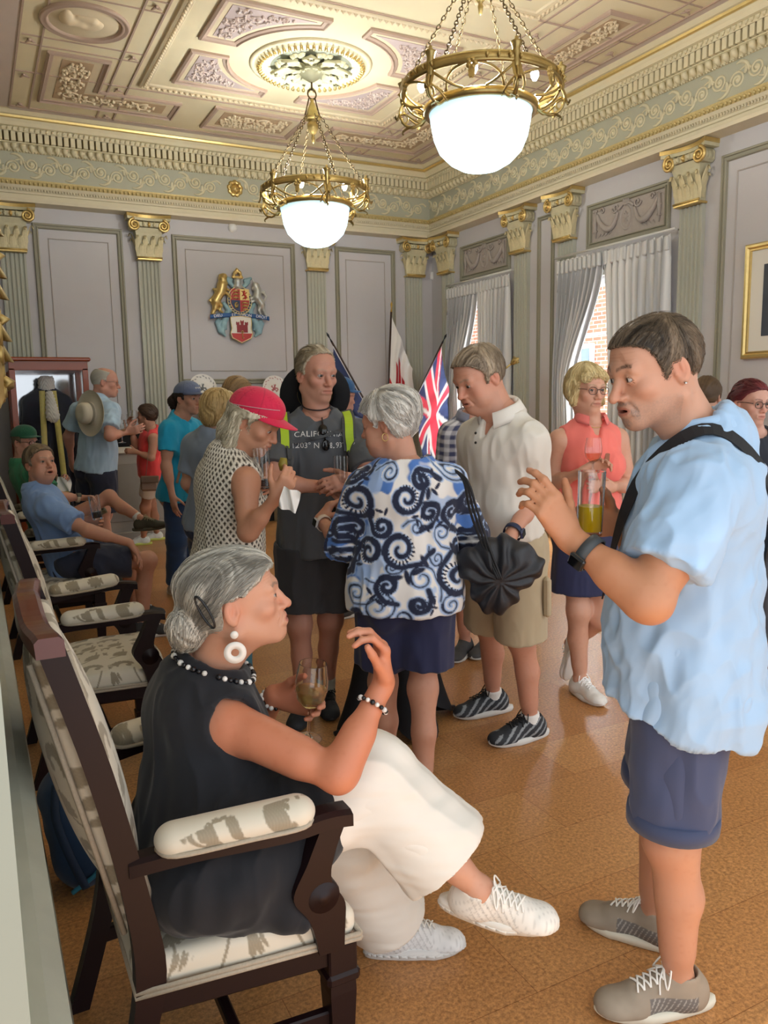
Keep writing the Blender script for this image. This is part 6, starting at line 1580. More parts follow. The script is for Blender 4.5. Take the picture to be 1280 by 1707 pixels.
def show_plate(x, r, ink, label):
    c = A(x, 9.66, 1.56+r*.98); up = nrm(A(0, .22, 1)); n = nrm(np.cross(X_, up)); vs = []; cs = []; nr, na = 14, 48
    for i in range(nr+1):
        q = i/nr; z = .0 if q < .6 else .018*((q-.6)/.4)
        for k in range(na):
            a = 2*math.pi*k/na; vs.append(c+(X_*math.cos(a)+up*math.sin(a))*r*q-(-n if False else -n)*0+n*(z)); w_ = .5+.5*math.sin(k*2*math.pi/na*12)*math.cos(q*40)
            inkd = (.72 < q < .92 and w_ > .55) or (q < .35 and noise(np.array([[math.cos(a)*q*9+5, math.sin(a)*q*9+5, 1]]))[0] > .05)
            cs.append(lin(ink) if inkd else lin('e9e7e2'))
    Q = [(i*na+k, i*na+(k+1) % na, (i+1)*na+(k+1) % na, (i+1)*na+k) for i in range(nr) for k in range(na)]
    vs = np.array(vs); V = np.concatenate([vs, vs-n*.006]); n0 = len(vs); Q2 = Q+[(a+n0, d+n0, c_+n0, b_+n0) for a, b_, c_, d in Q]
    tag(np_mesh('display_plate', V, np.array(Q2), PLT, None, np.array(cs+cs)), label, 'plate', 'plates on the mantelpiece')
show_plate(2.52, .17, '5b5f62', 'white plate with dark transfer print on the mantelpiece, nearest the woman in turquoise'); show_plate(3.44, .16, 'b06468', 'white plate with red transfer print on the mantelpiece above the pink cap')
ct = empty('drinks_counter', (1.62, 9.5, 0)); tag(ct, 'grey marble counter with a white top beside the display case', 'counter')
m = MB(); m.box((1.18, 9.28, 0), (2.12, 9.79, .10), bev=.01); m.box((1.22, 9.32, .10), (2.08, 9.78, 1.0), bev=.004); m.build('counter_body', STONE, ct)
m = MB(); m.box((1.17, 9.26, 1.0), (2.13, 9.80, 1.07), bev=.01); m.build('counter_top', mat('white_stone_top', 'dcdad2', .35), ct)
m = MB(); m.box((1.30, 9.305, .22), (2.0, 9.33, .88), bev=.004); m.build('front_panel', mat('panel_marble', '98948e', .4, .15, 4), ct)
m = MB(); m.box((1.24, 9.32, 1.07), (2.06, 9.75, 1.24), bev=.012); tag(m.build('drinks_tray_stand', mat('black_cloth', '121214', .9, .1, 30)), 'black cloth covered stand on the marble counter carrying glasses', 'stand')
# glasses --------------------------------------------------------------
def liquid(c): return mat('drink_'+c, c, .05, trans=.35 if c == 'f2d21e' else .9, ior=1.2)
def stemglass(o, up, k=1.0, fill=None, col=None, label=None, group=None, name='wine_glass', tilt=0):
    """o: foot centre"""
    up = nrm(up); r = nrm(np.cross(up, A(.3, 1, .2))); f = np.cross(up, r); ax = (r*k, f*k, up*k)
    root = empty(name, tuple(o)); tag(root, label, 'wine glass', group)
    m = MB(); bowl = [(.004, .080), (.020, .088), (.034, .105), (.040, .128), (.040, .150), (.036, .175), (.033, .195)]
    inn = [(r_-.0015, z) for r_, z in bowl[::-1]][:-1]+[(.0, .0835)]
    m.lathe(sup([(0, 0), (.033, .0), (.034, .002), (.012, .006), (.0045, .014), (.0038, .05), (.004, .080)]+bowl[1:]+inn, .0005), o, 28, axes=ax); m.build('glass', GLASSM, root)
    if fill:
        zf = .085+fill; prof = [(0, .0845)]+[(r_-.002, z) for r_, z in bowl[1:] if z < zf]; rr = np.interp(zf, [z for _, z in bowl], [r_ for r_, _ in bowl])-.002; prof += [(rr, zf), (0, zf)]
        m = MB(); m.lathe(sup(prof, .0004), o, 28, axes=ax); m.build('wine', liquid(col), root)
    return root
def tumbler(o, up, h=.155, r0=.027, r1=.031, fill=None, col=None, label=None, group=None, name='tall_glass'):
    up = nrm(up); r = nrm(np.cross(up, A(.3, 1, .2))); f = np.cross(up, r); ax = (r, f, up); root = empty(name, tuple(o)); tag(root, label, 'glass', group)
    m = MB(); t = .0018; m.lathe(sup([(0, 0), (r0-.002, 0), (r0, .003), (r1, h), (r1-t, h), (r0-t, .012), (0, .010)]), o, 28, axes=ax); m.build('glass', GLASSM, root)
    if fill:
        rr = r0+(r1-r0)*fill/h-t-.0006; m = MB(); m.lathe(sup([(0, .0112), (r0-t-.0006, .0125), (rr, fill), (0, fill)]), o, 28, axes=ax); m.build('drink', liquid(col), root)
    return root
for i, (x, y, lab) in enumerate(((1.42, 9.42, 'empty wine glass on the black stand, end nearest the display case'), (1.58, 9.62, 'empty wine glass on the black stand, back row'), (1.74, 9.42, 'empty wine glass on the black stand beside the woman in red'), (1.90, 9.58, 'empty wine glass on the black stand, end nearest the mantelpiece'))):
    stemglass(A(x, y, 1.24), Z_, 1.0, label=lab, group='glasses on the counter')
# flags ----------------------------------------------------------------
def flag(name, top, foot, fly, colf, label, drop, nu=70, nv=60, ph=0, spear='20242a', bunch=.35, hoist=1.0, sway=A(0, 0, 0)):
    """cloth hanging from a slanted pole: v runs down the hoist along the pole, u along the fly"""
    root = empty(name, tuple(foot)); tag(root, label, 'flag', 'flags by the far corner'); d = nrm(foot-top); L_ = np.linalg.norm(foot-top)
    end = top+d*((top[2]-.06)/-d[2])
    m = MB(); m.tube([top, end], .013, 10); m.lathe([(.0, 0), (.11, 0), (.12, .02), (.05, .06), (.03, .16), (0, .16)], (end[0], end[1], 0), 20); m.build('pole', mat('dark_pole', '3a2620', .4), root)
    m = MB(); m.tube([top-d*.14, top-d*.10, top-d*.05, top], [.001, .016, .006, .014], 8); m.build('spear_tip', mat('spear_'+spear, spear, .35, metal=.4), root)
    side = nrm(np.cross(d, Z_)); out = nrm(np.cross(side, d)); P = np.zeros((nu, nv, 3)); C = np.zeros((nu, nv, 3)); hz = nrm(A(-d[0], -d[1], 0))
    for i in range(nu):
        u = i/(nu-1)
        for j in range(nv):
            v = j/(nv-1); b = top+d*(.03+v*hoist); s = u*fly
            w_ = .045*math.sin(u*9+v*3+ph)*min(1, u*3)+.02*math.sin(u*21+v*5+ph)*min(1, u*2)
            P[i, j] = b+A(0, 0, -1)*s*(drop)+hz*(-1)*s*math.sqrt(max(0, 1-drop*drop))*bunch+side*w_+hz*.02*math.sin(v*12+u*4)*u+sway*s*u
            C[i, j] = lin(colf(u, 1-v))
    m = MB(); m.grid(P); P2 = P+side*.003; m.grid(P2[:, ::-1]); m.c = [tuple(x) for x in C.reshape(-1, 3)]+[tuple(x) for x in C[:, ::-1].reshape(-1, 3)]
    m.build('flag_cloth', vcmat('flag_cloth', .75, 400, .2, .0005), root, True)
def union(u, v):
    x, y = u*2-1, v*2-1; X, Yy = x*60, y*30
    if abs(X) < 6 or abs(Yy) < 6: return 'c0243a'
    if abs(X) < 10 or abs(Yy) < 10: return 'e8e6e4'
    dd = min(abs(X*.447-Yy*.894), abs(X*.447+Yy*.894)); sd = (X*.447-Yy*.894) if abs(X*.447-Yy*.894) < abs(X*.447+Yy*.894) else (X*.447+Yy*.894)
    if dd < 6: return 'c0243a' if (0 < sd < 4) == (X > 0) or dd < 1 else 'e8e6e4'
    return '23315e'
def gib(u, v):
    if v < .30: return 'c4242c'
    x = (u-.5)*3; 
    t = lambda c, w, h0: abs(x-c) < w and v < h0
    if .30 <= v < .78 and (t(0, .16, .78) or t(-.42, .15, .66) or t(.42, .15, .66) or (abs(x) < .55 and v < .48)): return 'b8202a'
    return 'e9e8e8'
def navy(u, v):
    if v > .55 and u < .5: return union(u*2, (v-.55)/.45)
    return '26345f'
def PF(px, py, y): return onaxis(px, py, 1, y)
flag('union_flag', PF(737, 572, 9.1), PF(640, 775, 9.2), 1.15, union, 'red white and blue union flag on a slanted dark pole by the curtain', .985, hoist=.80, ph=.3, bunch=-.7)
flag('castle_flag', PF(652, 520, 9.66), PF(642, 800, 9.70), .75, gib, 'white flag with red castle hanging beside the union flag', .97, hoist=1.15, bunch=-1.25, ph=1.2, spear='c9a24a', sway=A(.1, 0, 0))
flag('navy_flag', PF(553, 570, 9.38), PF(640, 725, 9.42), 1.0, lambda u, v: '2a3a66' if not (u < .05 or u > .96) else 'd8d8dc', 'dark navy flag with pale edge on a slanted pole behind the man with the backpack', .985, hoist=.85, ph=2.2, bunch=.3)
# gilded mace head seen past the curtain
p = onaxis(858, 602, 0, 5.45); q = onaxis(825, 628, 0, 5.35); d = nrm(p-q); m = MB(); m.tube([q-d*.25, p-d*.03], .011, 8); m.tube([p-d*.06, p-d*.03, p, p+d*.03, p+d*.06], [.012, .03, .038, .028, .008], 10)
for k in range(5): a = k*1.257; s1 = nrm(np.cross(d, Z_)); s2 = np.cross(d, s1); m.tube([p-d*.02, p+(s1*math.cos(a)+s2*math.sin(a))*.05+d*.02, p+d*.05], [.004, .009, .003], 6)
tag(m.build('curtain_tieback', GOLDP), 'gilded rosette tieback arm in front of the silver curtain behind the man in white', 'tieback')
# navy rucksack on the floor against the wall ------------------------------
bp = empty('rucksack', (.30, 2.62, 0)); tag(bp, 'navy blue rucksack lying on the floor between the wall and the armchair', 'bag')
v = Vol((.05, 2.2, 0), (.6, 3.0, .45), .008); v.prim(p_fcap((.20, 2.60, .13), (.17, 2.60, .30), .13, .11, X_, .75), 0); v.prim(p_ell((.26, 2.58, .15), (.09, .13, .12)), .04); v.cut((0, 0, .003), (0, 0, -1)); V, Q = v.mesh(1); V = V+normals(V, Q)*(.008*fbm(V*9, 2))[:, None]; V[:, 2] = np.maximum(V[:, 2], .002); np_mesh('bag_body', V, Q, CLOTH, bp, np.repeat(np.array(lin('27456b'))[None], len(V), 0))
m = MB(); m.tube(spline([(.16, 2.47, .05), (.25, 2.46, .12), (.27, 2.50, .24), (.21, 2.55, .36), (.13, 2.6, .40)], 6), .008, 6); m.build('piping', mat('teal_piping', '2f7fa0', .6), bp)
m = MB(); m.tube(spline([(.14, 2.52, .39), (.13, 2.48, .30), (.16, 2.45, .18), (.20, 2.46, .06)], 6), .014, 6, flat=.4); m.tube(spline([(.15, 2.58, .40), (.14, 2.62, .45), (.15, 2.66, .40)], 6), .008, 6); m.build('strap', mat('navy_webbing', '1f3450', .8), bp)
# ================================================================ the guests
def HL(*pts):
    ys = [p[0] for p in pts]; zs = [p[1] for p in pts]; return lambda y: np.interp(y, ys, zs)
MANLINE = HL((-.12, -.085), (-.09, -.075), (-.06, -.06), (-.035, -.03), (-.03, .010), (.008, .010), (.014, -.012), (.026, -.012), (.030, .030), (.055, .052), (.08, .068), (.1, .078))
BACK = lambda P: P*0+A(0, -1, -.35)
def facefwd(r, u, t): return d3(r, u, t)
def sunder(V, seg): return min
def seatpt(y, dx=0, dz=.55): return (0, 0, 'w', (.40+dx, y, dz))
PPL = {}
def relax_line(pts, it=4):
    P = np.array(pts)
    for _ in range(it): P[1:-1] = P[1:-1]*.5+(P[:-2]+P[2:])*.25
    return P
def beads(pts, r, cols, name, root, every=1):
    m = MB(); P = np.asarray(pts); d = np.r_[0, np.cumsum(np.linalg.norm(np.diff(P, axis=0), axis=1))]; n = int(d[-1]/(2*r)); k = 0
    for i in range(n):
        t = (i+.5)/n*d[-1]; c = np.array([np.interp(t, d, P[:, q]) for q in range(3)]); cc = cols[i % len(cols)]; rr = r*(1.12 if i % 3 == 0 else .95)
        m.lathe([(0, -rr), (rr*.7, -rr*.7), (rr, 0), (rr*.7, rr*.7), (0, rr)], c, 10, col=lin(cc))
    return m.build(name, vcmat('glossy_bead', .2), root, True)
def ring(c, ax, r, n=28, a0=0, a1=2*math.pi):
    ax = nrm(ax); u = nrm(np.cross(ax, A(.31, .5, .81))); v = np.cross(ax, u); return [np.asarray(c)+r*(u*math.cos(a)+v*math.sin(a)) for a in np.linspace(a0, a1, n)]
def watch(p, sd, band, face, dirn, at=.10, r=.033, square=True, name='wrist_watch', w_=.024):
    w, e = p.j['wr'+sd], p.j['el'+sd]; ax = nrm(w-e); c = w-ax*at*p.S*.35; m = MB(); rows = []
    u = nrm(dirn-ax*(dirn @ ax)); v = np.cross(ax, u)
    for i in range(33):
        a = 2*math.pi*i/32; o = u*math.cos(a)*1.0+v*math.sin(a)*1.08; q = c+o*r*p.S; rows.append([q-ax*w_/2, q-ax*w_/2+o*.003, q+ax*w_/2+o*.003, q+ax*w_/2, q-ax*w_/2])
    m.grid(np.array(rows), col=lin(band)); o = m.build(name, vcmat('strap_rubber', .55), p.root, True)
    m = MB(); m.obox(c+u*(r*p.S+.005), ax, v, u, .019, .0165, .006, bev=.004); cs = m.build('watch_case', mat('watch_'+face, face, .15, coat=.5), o)
    m = MB(); m.obox(c+u*(r*p.S+.0115), ax, v, u, .0155, .0135, .0008); m.build('watch_face', mat('watch_glass', '0a0c10', .06), cs); return o
def decal(p, s, o_px, size, garments, m, name='shirt_lettering', sp=1.0):
    """printed words that follow the cloth"""
    c, n = p.hit(*o_px, garments, .002); ux = nrm(p.r*-1-n*((p.r*-1) @ n)); uy = nrm(np.cross(n, ux))
    def warp(V, co): return np.array([p.near(v, garments, .0022+.0004*(z > 0))[0] for v, z in zip(V, co[:, 2])])
    return text(name, s, size, c, ux, uy, m, p.root, .0004, sp=sp, warp=warp)
def buttons(p, pxs, garments, col, r=.0055):
    for q in pxs:
        c, n = p.hit(*q, garments, .001)
        if c is None: continue
        u = nrm(np.cross(n, UP)); m = MB(); m.lathe([(0, .0025), (r*.5, .002), (r*.8, .003), (r, .001), (r, -.002)], c, 12, axes=(u, np.cross(n, u), n)); m.build('button', mat('button_'+col, col, .3), p.root)
def pline(s, V): return s.loc(V)

# ---- 1 the seated woman in black ---------------------------------------------------
def lady():
    p = Person('person in a black sleeveless tunic and white trousers seated with legs crossed', dict(dh=1.77, S=.95, fem=1, h=.0042, hh=.0021, w=1.10, hipw=1.08, depth=1.08, belly=.02, bust=1.0, arm=1.08, leg=.95, neck=.052,
        skin=(0.81, 0.61, 0.51), face=d3(.955, .20, -.20), hup=UP, nose=1.12, old=.9, flush=.7, mouth=.12, brow='6a5c50', browd=.85, iris='4a3c34', gaze=(.15, 1, .1), smile=.45, lip='b86a62', lips=1.35, mw=.023, jaw=.95, chin=1.03, eye=.95, armtone='c98263',
        j=dict(head=(394, 1002, .0), neck=(340, 1122, .04), shR=(384, 1208, -.08), shL=(352, 1180, .22), hipR=seatpt(1.61, .0, .515), hipL=seatpt(1.92, .0, .515),
               elR=(563, 1293, -.17), wrR=(640, 1136, -.06), elL=(410, 1262, .28), wrL=(458, 1160, .15), knR=(616, 1300, '+'), anR=(800, 1484, .0), knL=(562, 1398, '+'), footL=(662, 1588), anL=(0, 0)),
        toeR=d3(.94, -.06, .22), upR=d3(.06, 1, .35), toeL=d3(.95, 0, -.1),
        handR=dict(d=d3(-.05, 1, .05), n=d3(-.93, -.1, .30), curl=((.72, .85, .5), (.66, .75, .45), (.60, .70, .4), (.55, .65, .4)), thumb=(.62, .05, 1.25, .42), spread=-.03), handk=1.08,
        handL=dict(d=d3(.93, -.12, .2), n=d3(.15, .1, 1.0), curl=((.45, .7, .4), (.5, .75, .4), (.55, .8, .5), (.6, .8, .5)), thumb=(.55, .2), spread=.1)))
    PPL['lady'] = p; print('lady', p.bones)
    p.body()
    S = p.S; j = p.j
    ex = []
    for sd in 'RL':
        a, b = j['hip'+sd], j['kn'+sd]; ex.append((p_cap(a, a+(b-a)*.46, .122, .120), .05))
    ex.append((p_ell(A(.42, 1.59, .55), A(.17, .15, .095)), .05)); ex.append((p_cap(A(.34, 1.565, .54), A(.50, 1.515, .478), .085, .05), .04)); ex.append((p_cap(A(.50, 1.515, .478), A(.545, 1.475, .452), .05, .022), .03)); ex.append((p_cap(A(.44, 1.60, .58), A(.60, 1.62, .62), .11, .10), .05))
    ex.append((p_cap(j['shR']+p.u*.01, j['shL']+p.u*.01, .058, .058), .04))
    p.shirt('tunic', '13161e', hem=-.16, e=.016, slv=0, armhole=True, neckr=.074, neckc=p.N+p.u*.016+p.f*.016, extra=ex, folds=.007, shell=.013, h=.0042, flare=.03)
    # white wide trousers
    pr = [(p_ell(p.P+p.u*.0, A(.165, .14, .11)), .04)]
    for sd, fr, r0, r1 in (('R', 1.68, .092, .128), ('L', 1.86, .098, .120)): pr += p.legtube(sd, fr, r0, r1, .04)
    sh = nrm(j['anR']-j['knR'])
    fold = (.007, lambda V: (1-2*np.abs(noise(np.stack([(V @ sh)*1.8, (V @ np.cross(sh, UP))*22, (V @ VF)*22], 1)))))
    p.garment('trousers', pr, 'e9e5dc', .0045, shell=.010, folds=[fold, (.004, lambda V: fbm(V*np.array([9, 9, 30]), 2))])
    line = HL((-.13, -.10), (-.09, -.085), (-.05, -.055), (-.040, -.02), (-.034, .026), (.012, .030), (.022, .024), (.035, .036), (.06, .052), (.085, .066))
    tgt = A(.0, -.135, -.045)
    p.hair('8f8b82', .017, line, extra=[(p_ell((0, -.125, -.035), (.052, .042, .048)), .03), (p_ell((.02, -.14, -.02), (.03, .03, .04)), .02), (p_ell((-.01, -.145, -.06), (.03, .025, .032)), .02), (p_ell((0, -.06, .06), (.07, .07, .06)), .03)],
           flow=lambda P: tgt-P+A(0, 0, .03)*np.clip(P[:, 1:2]*10, 0, 1), strands=1500, slen=.075, srad=.00085, streak=.0035, var=.3, col2='dcd8cc', lift=.0012)
    H = p.H
    m = MB(); m.tube([H.w((.083+.006*math.cos(t), -.072+.010*math.cos(t)-.010*math.sin(t), .014+.041*math.sin(t))) for t in np.linspace(0, 2*math.pi, 28, False)], .0026, 6, closed=True); m.build('hair_clip', BLACKP, p.root)
    # earring: a disc with a hole on a stud
    eR = H.w((.088, -.018, -.040)); ns = H.R[:, 0]; 
    for name, c, r0, r1 in (('earring', eR-UP*.052+ns*.008, .0088, .0245),):
        u = nrm(np.cross(ns, UP)); m = MB(); m.lathe([(r0, -.0015), (r1, -.0015), (r1, .0015), (r0, .0015), (r0, -.0015)], c, 40, axes=(u, np.cross(ns, u), ns)); eo = m.build(name, mat('white_enamel_jewel', 'e9e6e0', .3), p.root)
        m = MB(); m.lathe([(0, .002), (.0085, .0015), (.009, -.0015), (0, -.002)], eR-UP*.012+ns*.008, 24, axes=(u, np.cross(ns, u), ns)); m.build('stud', mat('white_enamel_jewel', 'e9e6e0', .3), eo)
    nb = p.N+p.u*.036; up = nrm(H.c-p.N); f2 = nrm(p.f-up*(p.f @ up)); r2 = np.cross(f2, up)
    pts = [p.cast(nb+(r2*math.cos(a)+f2*math.sin(a))*.22+up*(.13-.05*max(0, math.sin(a))), nb+(r2*math.cos(a)+f2*math.sin(a))*.062-up*(.012+.03*max(0, math.sin(a))), ['tunic', 'body'], .005) for a in np.linspace(0, 2*math.pi, 40)]
    pts = spline(relax_line(pts, 2)[::2], 4)
    beads(pts, .0068, ['14141a', 'eceae6', '14141a', '14141a', 'd9d7d2'], 'necklace', p.root)
    ax = nrm(j['wrR']-j['elR']); beads(ring(j['wrR']-ax*.058, ax+A(.1, 0, .1), .034), .0058, ['14141a', 'eceae6', '14141a', 'd8d6d4'], 'bracelet', p.root)
    ax = nrm(j['wrL']-j['elL']); beads(ring(j['wrL']-ax*.012, ax, .031), .0058, ['eceae6', '14141a', 'd8d6d4'], 'bracelet', p.root)
    def knit(V, c, sg):
        q = np.sin(V[:, 1]*320)*np.sin(V[:, 0]*320+V[:, 2]*320); m_ = (np.clip(q-.4, 0, 1)*.35)[:, None]; st = ((np.abs(np.sin(V[:, 1]*190+V[:, 2]*110)) > .93)*(V[:, 1] > -.02)*(V[:, 1] < .10))[:, None]*.25
        return c*(1-m_-st)
    p.shoe('R', 'e9e6de', 'e6e3da', .036, 'f1efe9', k=1.02, colf=knit, tread=True); p.shoe('L', 'e4e4e4', 'e2e1de', .034, 'f1efe9', k=1.0, colf=knit, tread=True)
    ts = p.tips['L']; g = (ts[1][0]+ts[4][0])/2
    stemglass(W(513, 1232, 1.86), d3(.10, 1, .05), 1.02, .045, 'efdca0', 'wine glass with pale white wine held by the seated woman in black', 'wine glasses in hands')
    return p

# ---- 2 the man in the light blue shirt -------------------------------------------------
def blueman():
    p = Person('person in a light blue shirt and navy shorts gesturing, dark watch on one wrist', dict(dh=1.80, S=.99, h=.0042, hh=.0021, w=1.04, belly=.035, depth=1.08, g=1.10, leg=1.10, hipw=1.04,
        skin=(0.75, 0.56, 0.46), face=d3(-.955, -.24, .26), nose=1.22, old=.9, flush=.7, mouth=.22, brow='3a2c24', browd=.95, browup=.004, iris='2f2119', gaze=(.35, 1, -.05), lip='9a5a4c', fat=.0, jaw=1.02, neck=.058, chin=1.03, beard=('75675e', .85, 'goatee'), eye=1.05, armtone='bc8462', z0=0, hk=.95,
        j=dict(head=(1092, 617, -.06), neck=(1168, 738, -.02), shL=(1165, 808, -.16), shR=(1172, 800, .20), elL=(1085, 1003, -.24), wrL=(948, 895, -.12), elR=(1105, 985, .27), wrR=(1030, 872, .12), footL=(1128, 1684), footR=(1088, 1572)),
        toeL=d3(-.97, 0, .12), toeR=d3(-.80, 0, -.55),
        handL=dict(d=d3(-.52, .80, .05), n=d3(-.35, -.15, -.93), curl=((.25, .5, .35), (.5, .7, .45), (.6, .8, .5), (.7, .8, .5)), thumb=(.4, .1), spread=.04),
        handR=dict(d=d3(-.93, .10, .30), n=d3(-.15, .12, .95), curl=((.55, .8, .5), (.6, .85, .5), (.65, .85, .5), (.7, .85, .5)), thumb=(.6, .2), spread=.08)))
    PPL['blue'] = p; print('blue', p.bones); p.body(); S = p.S; j = p.j
    col = '9cbad8'
    ex = []
    f1 = (.010, lambda V: (1-2*np.abs(noise(p.loc(V) @ np.array([[6, 2, 0], [3, 9, 7], [9, 2, 9]])*1.0+4))))
    p.shirt('shirt', col, hem=-.085, e=.022, slv=.70, r0=.074, r1=.084, neckr=.070, folds=.008, shell=.010, h=.0046, hemtilt=.26, flare=.050, vneck=.0, extra=ex, xf=[(.0065, lambda V: (1-2*np.abs(noise(p.loc(V) @ np.array([[5, 9, 2], [3, 6, 12], [8, -6, 3.5]])+4)))), (.004, lambda V: (1-2*np.abs(noise(p.loc(V) @ np.array([[12, 18, 4], [6, 12, 22], [-14, 10, 7]])+9))))])
    p.collar(col, r=.068, stand=.034, fall=.050, open_=.35, spread=.016)
    m = MB()
    p.shorts('shorts', '3d4766', frac=.90, r0=.110, r1=.102, waist=-.03, e=.004, h=.0048, folds=.006)
    for sd in 'RL':   # turn-ups
        a, b = j['hip'+sd], j['kn'+sd]; d = nrm(b-a); c0 = a+(b-a)*.90; u = nrm(np.cross(d, VF)); v = np.cross(d, u); m = MB(); rows = []
        for i in range(33):
            t = 2*math.pi*i/32; o = u*math.cos(t)+v*math.sin(t); rr = .1025*S; rows.append([c0+o*(rr+e)-d*z for e, z in ((-.006, .0), (.006, .0), (.007, .02), (.005, .042), (-.006, .042))])
        m.grid(np.array(rows), col=lin('3a4462')); m.build('turn_up', CLOTH, p.objs_root if False else p.root, True)
    tgt = A(0, -.16, -.04)
    p.hair('33291f', .0055, HL((-.12, -.085), (-.09, -.08), (-.06, -.065), (-.040, -.040), (-.034, .014), (.006, .016), (.012, -.022), (.024, -.022), (.028, .012), (.040, .040), (.052, .058), (.062, .068), (.075, .072), (.10, .078)), flow=lambda P: A(0, .55, -.10)*np.clip((P[:, 1:2]+.03)*9, -.6, 1)+(P-A(0, -.03, .10))*np.array([3, 1.4, 4]), strands=2600, slen=.024, srad=.0007, streak=.0022, col2='7a6854', var=.4, lift=.0018)
    # greyer sides and a small stud in the ear
    m = MB(); m.lathe([(0, .004), (.003, .003), (.004, 0)], p.H.w((-.086, -.012, -.036)), 10, axes=tuple(p.H.R.T)); m.build('ear_stud', mat('steel', 'd0d0d0', .15, metal=1), p.root)
    watch(p, 'L', '3b4044', '1a1c20', d3(-.4, -.55, .75), .16, .036)
    # black bag strap over the shoulder and across the back
    L_ = p.L; g0 = [p.P+p.u*.30*L_+p.f*.20-p.r*.0, p.P+p.u*.62*L_+p.f*.20-p.r*.075, p.P+p.u*.84*L_+p.f*.14-p.r*.115, p.N-p.r*.12+p.u*.06+p.f*.03, p.N-p.r*.10+p.u*.06-p.f*.06, p.P+p.u*.86*L_-p.f*.2-p.r*.07, p.P+p.u*.72*L_-p.f*.22+p.r*.0, p.P+p.u*.55*L_-p.f*.22+p.r*.08, p.P+p.u*.34*L_-p.f*.20+p.r*.15]
    g0 = spline(g0, 5); pts = [p.near(q, ['shirt'], .007)[0] for q in g0]; pts = relax_line(pts, 14)
    def nn(q): d = q-p.P; h = d @ p.u; rad = nrm(d-p.u*h); return nrm(rad+p.u*max(0, h/L_-.84)*7)
    p.ribbon(np.array([q+nn(q)*.004 for q in pts]), .036, .004, nn, 'bag_strap', mat('black_webbing', '18191d', .8, bs=900, bstr=.4), n=0)
    c, n = p.near(p.P+p.u*.72*L_-p.f*.22, ['shirt'], .011); u = nrm(np.cross(n, p.u)); m = MB(); m.obox(c, u, np.cross(n, u), n, .020, .028, .006, bev=.003); m.build('strap_buckle', BLACKP, p.root)
    def shoecol(V, c, sg):
        g = np.array(lin('6f6a66')); t = ((V[:, 1] > -.03)*(V[:, 1] < .085)*(np.abs(V[:, 0]) > .020)*(V[:, 2] < .065))[:, None]; c = np.where(t, g, c)
        st = (t[:, 0]*(np.abs(np.sin(V[:, 1]*260+V[:, 2]*120)) > .95))[:, None]; return np.where(st, np.array(lin('a9a49c')), c)
    for sd in 'LR': p.shoe(sd, '9c8f7e', 'ded8c6', .026, 'f2f0ea', k=1.06, colf=shoecol, h=.0035)
    tumbler(W(982, 893, 1.80), d3(.02, 1, .03), .150, .0285, .031, .070, 'f2d21e', 'tall glass of yellow juice held by the man in the light blue shirt', 'tall glasses in hands')
    return p

# ---- 3 the woman in the paisley top -------------------------------------------------------
PAIS = [(95, 55, 22, 0, 1, 0), (25, 60, 24, 2, -1, 0), (85, 125, 26, 1, 1, 0), (165, 170, 27, 4, -1, 1), (150, 105, 14, 2, 1, 2), (40, 130, 20, 3, 1, 0), (115, 165, 20, 0, -1, 2), (60, 205, 22, 5, 1, 2), (140, 245, 22, 1, -1, 0), (172, 255, 18, 2, 1, 0), (105, 265, 17, 3, -1, 0), (130, 290, 18, 0, 1, 0), (30, 190, 16, 1, 1, 2), (120, 30, 15, 5, -1, 0), (165, 75, 16, 2, 1, 0), (45, 250, 18, 4, 1, 2), (75, 300, 20, 2, -1, 0), (10, 25, 14, 0, 1, 0), (170, 20, 15, 3, -1, 2), (15, 100, 15, 2, 1, 0), (180, 125, 14, 5, 1, 0), (20, 300, 18, 1, 1, 0), (165, 305, 16, 4, -1, 0), (90, 220, 13, 2, -1, 2), (65, 20, 14, 4, 1, 2), (58, 95, 15, 3, -1, 0), (130, 75, 15, 1, -1, 0), (110, 95, 11, 4, 1, 2), (70, 175, 15, 2, 1, 0), (150, 205, 15, 5, -1, 2), (185, 220, 15, 0, 1, 0), (85, 245, 13, 4, 1, 0), (30, 225, 13, 1, -1, 0), (110, 200, 12, 0, 1, 0), (60, 275, 12, 5, 1, 0), (175, 285, 13, 2, -1, 0), (5, 155, 15, 4, -1, 0), (185, 60, 13, 2, 1, 0), (75, 150, 9, 1, 1, 2), (140, 140, 11, 3, -1, 2)]
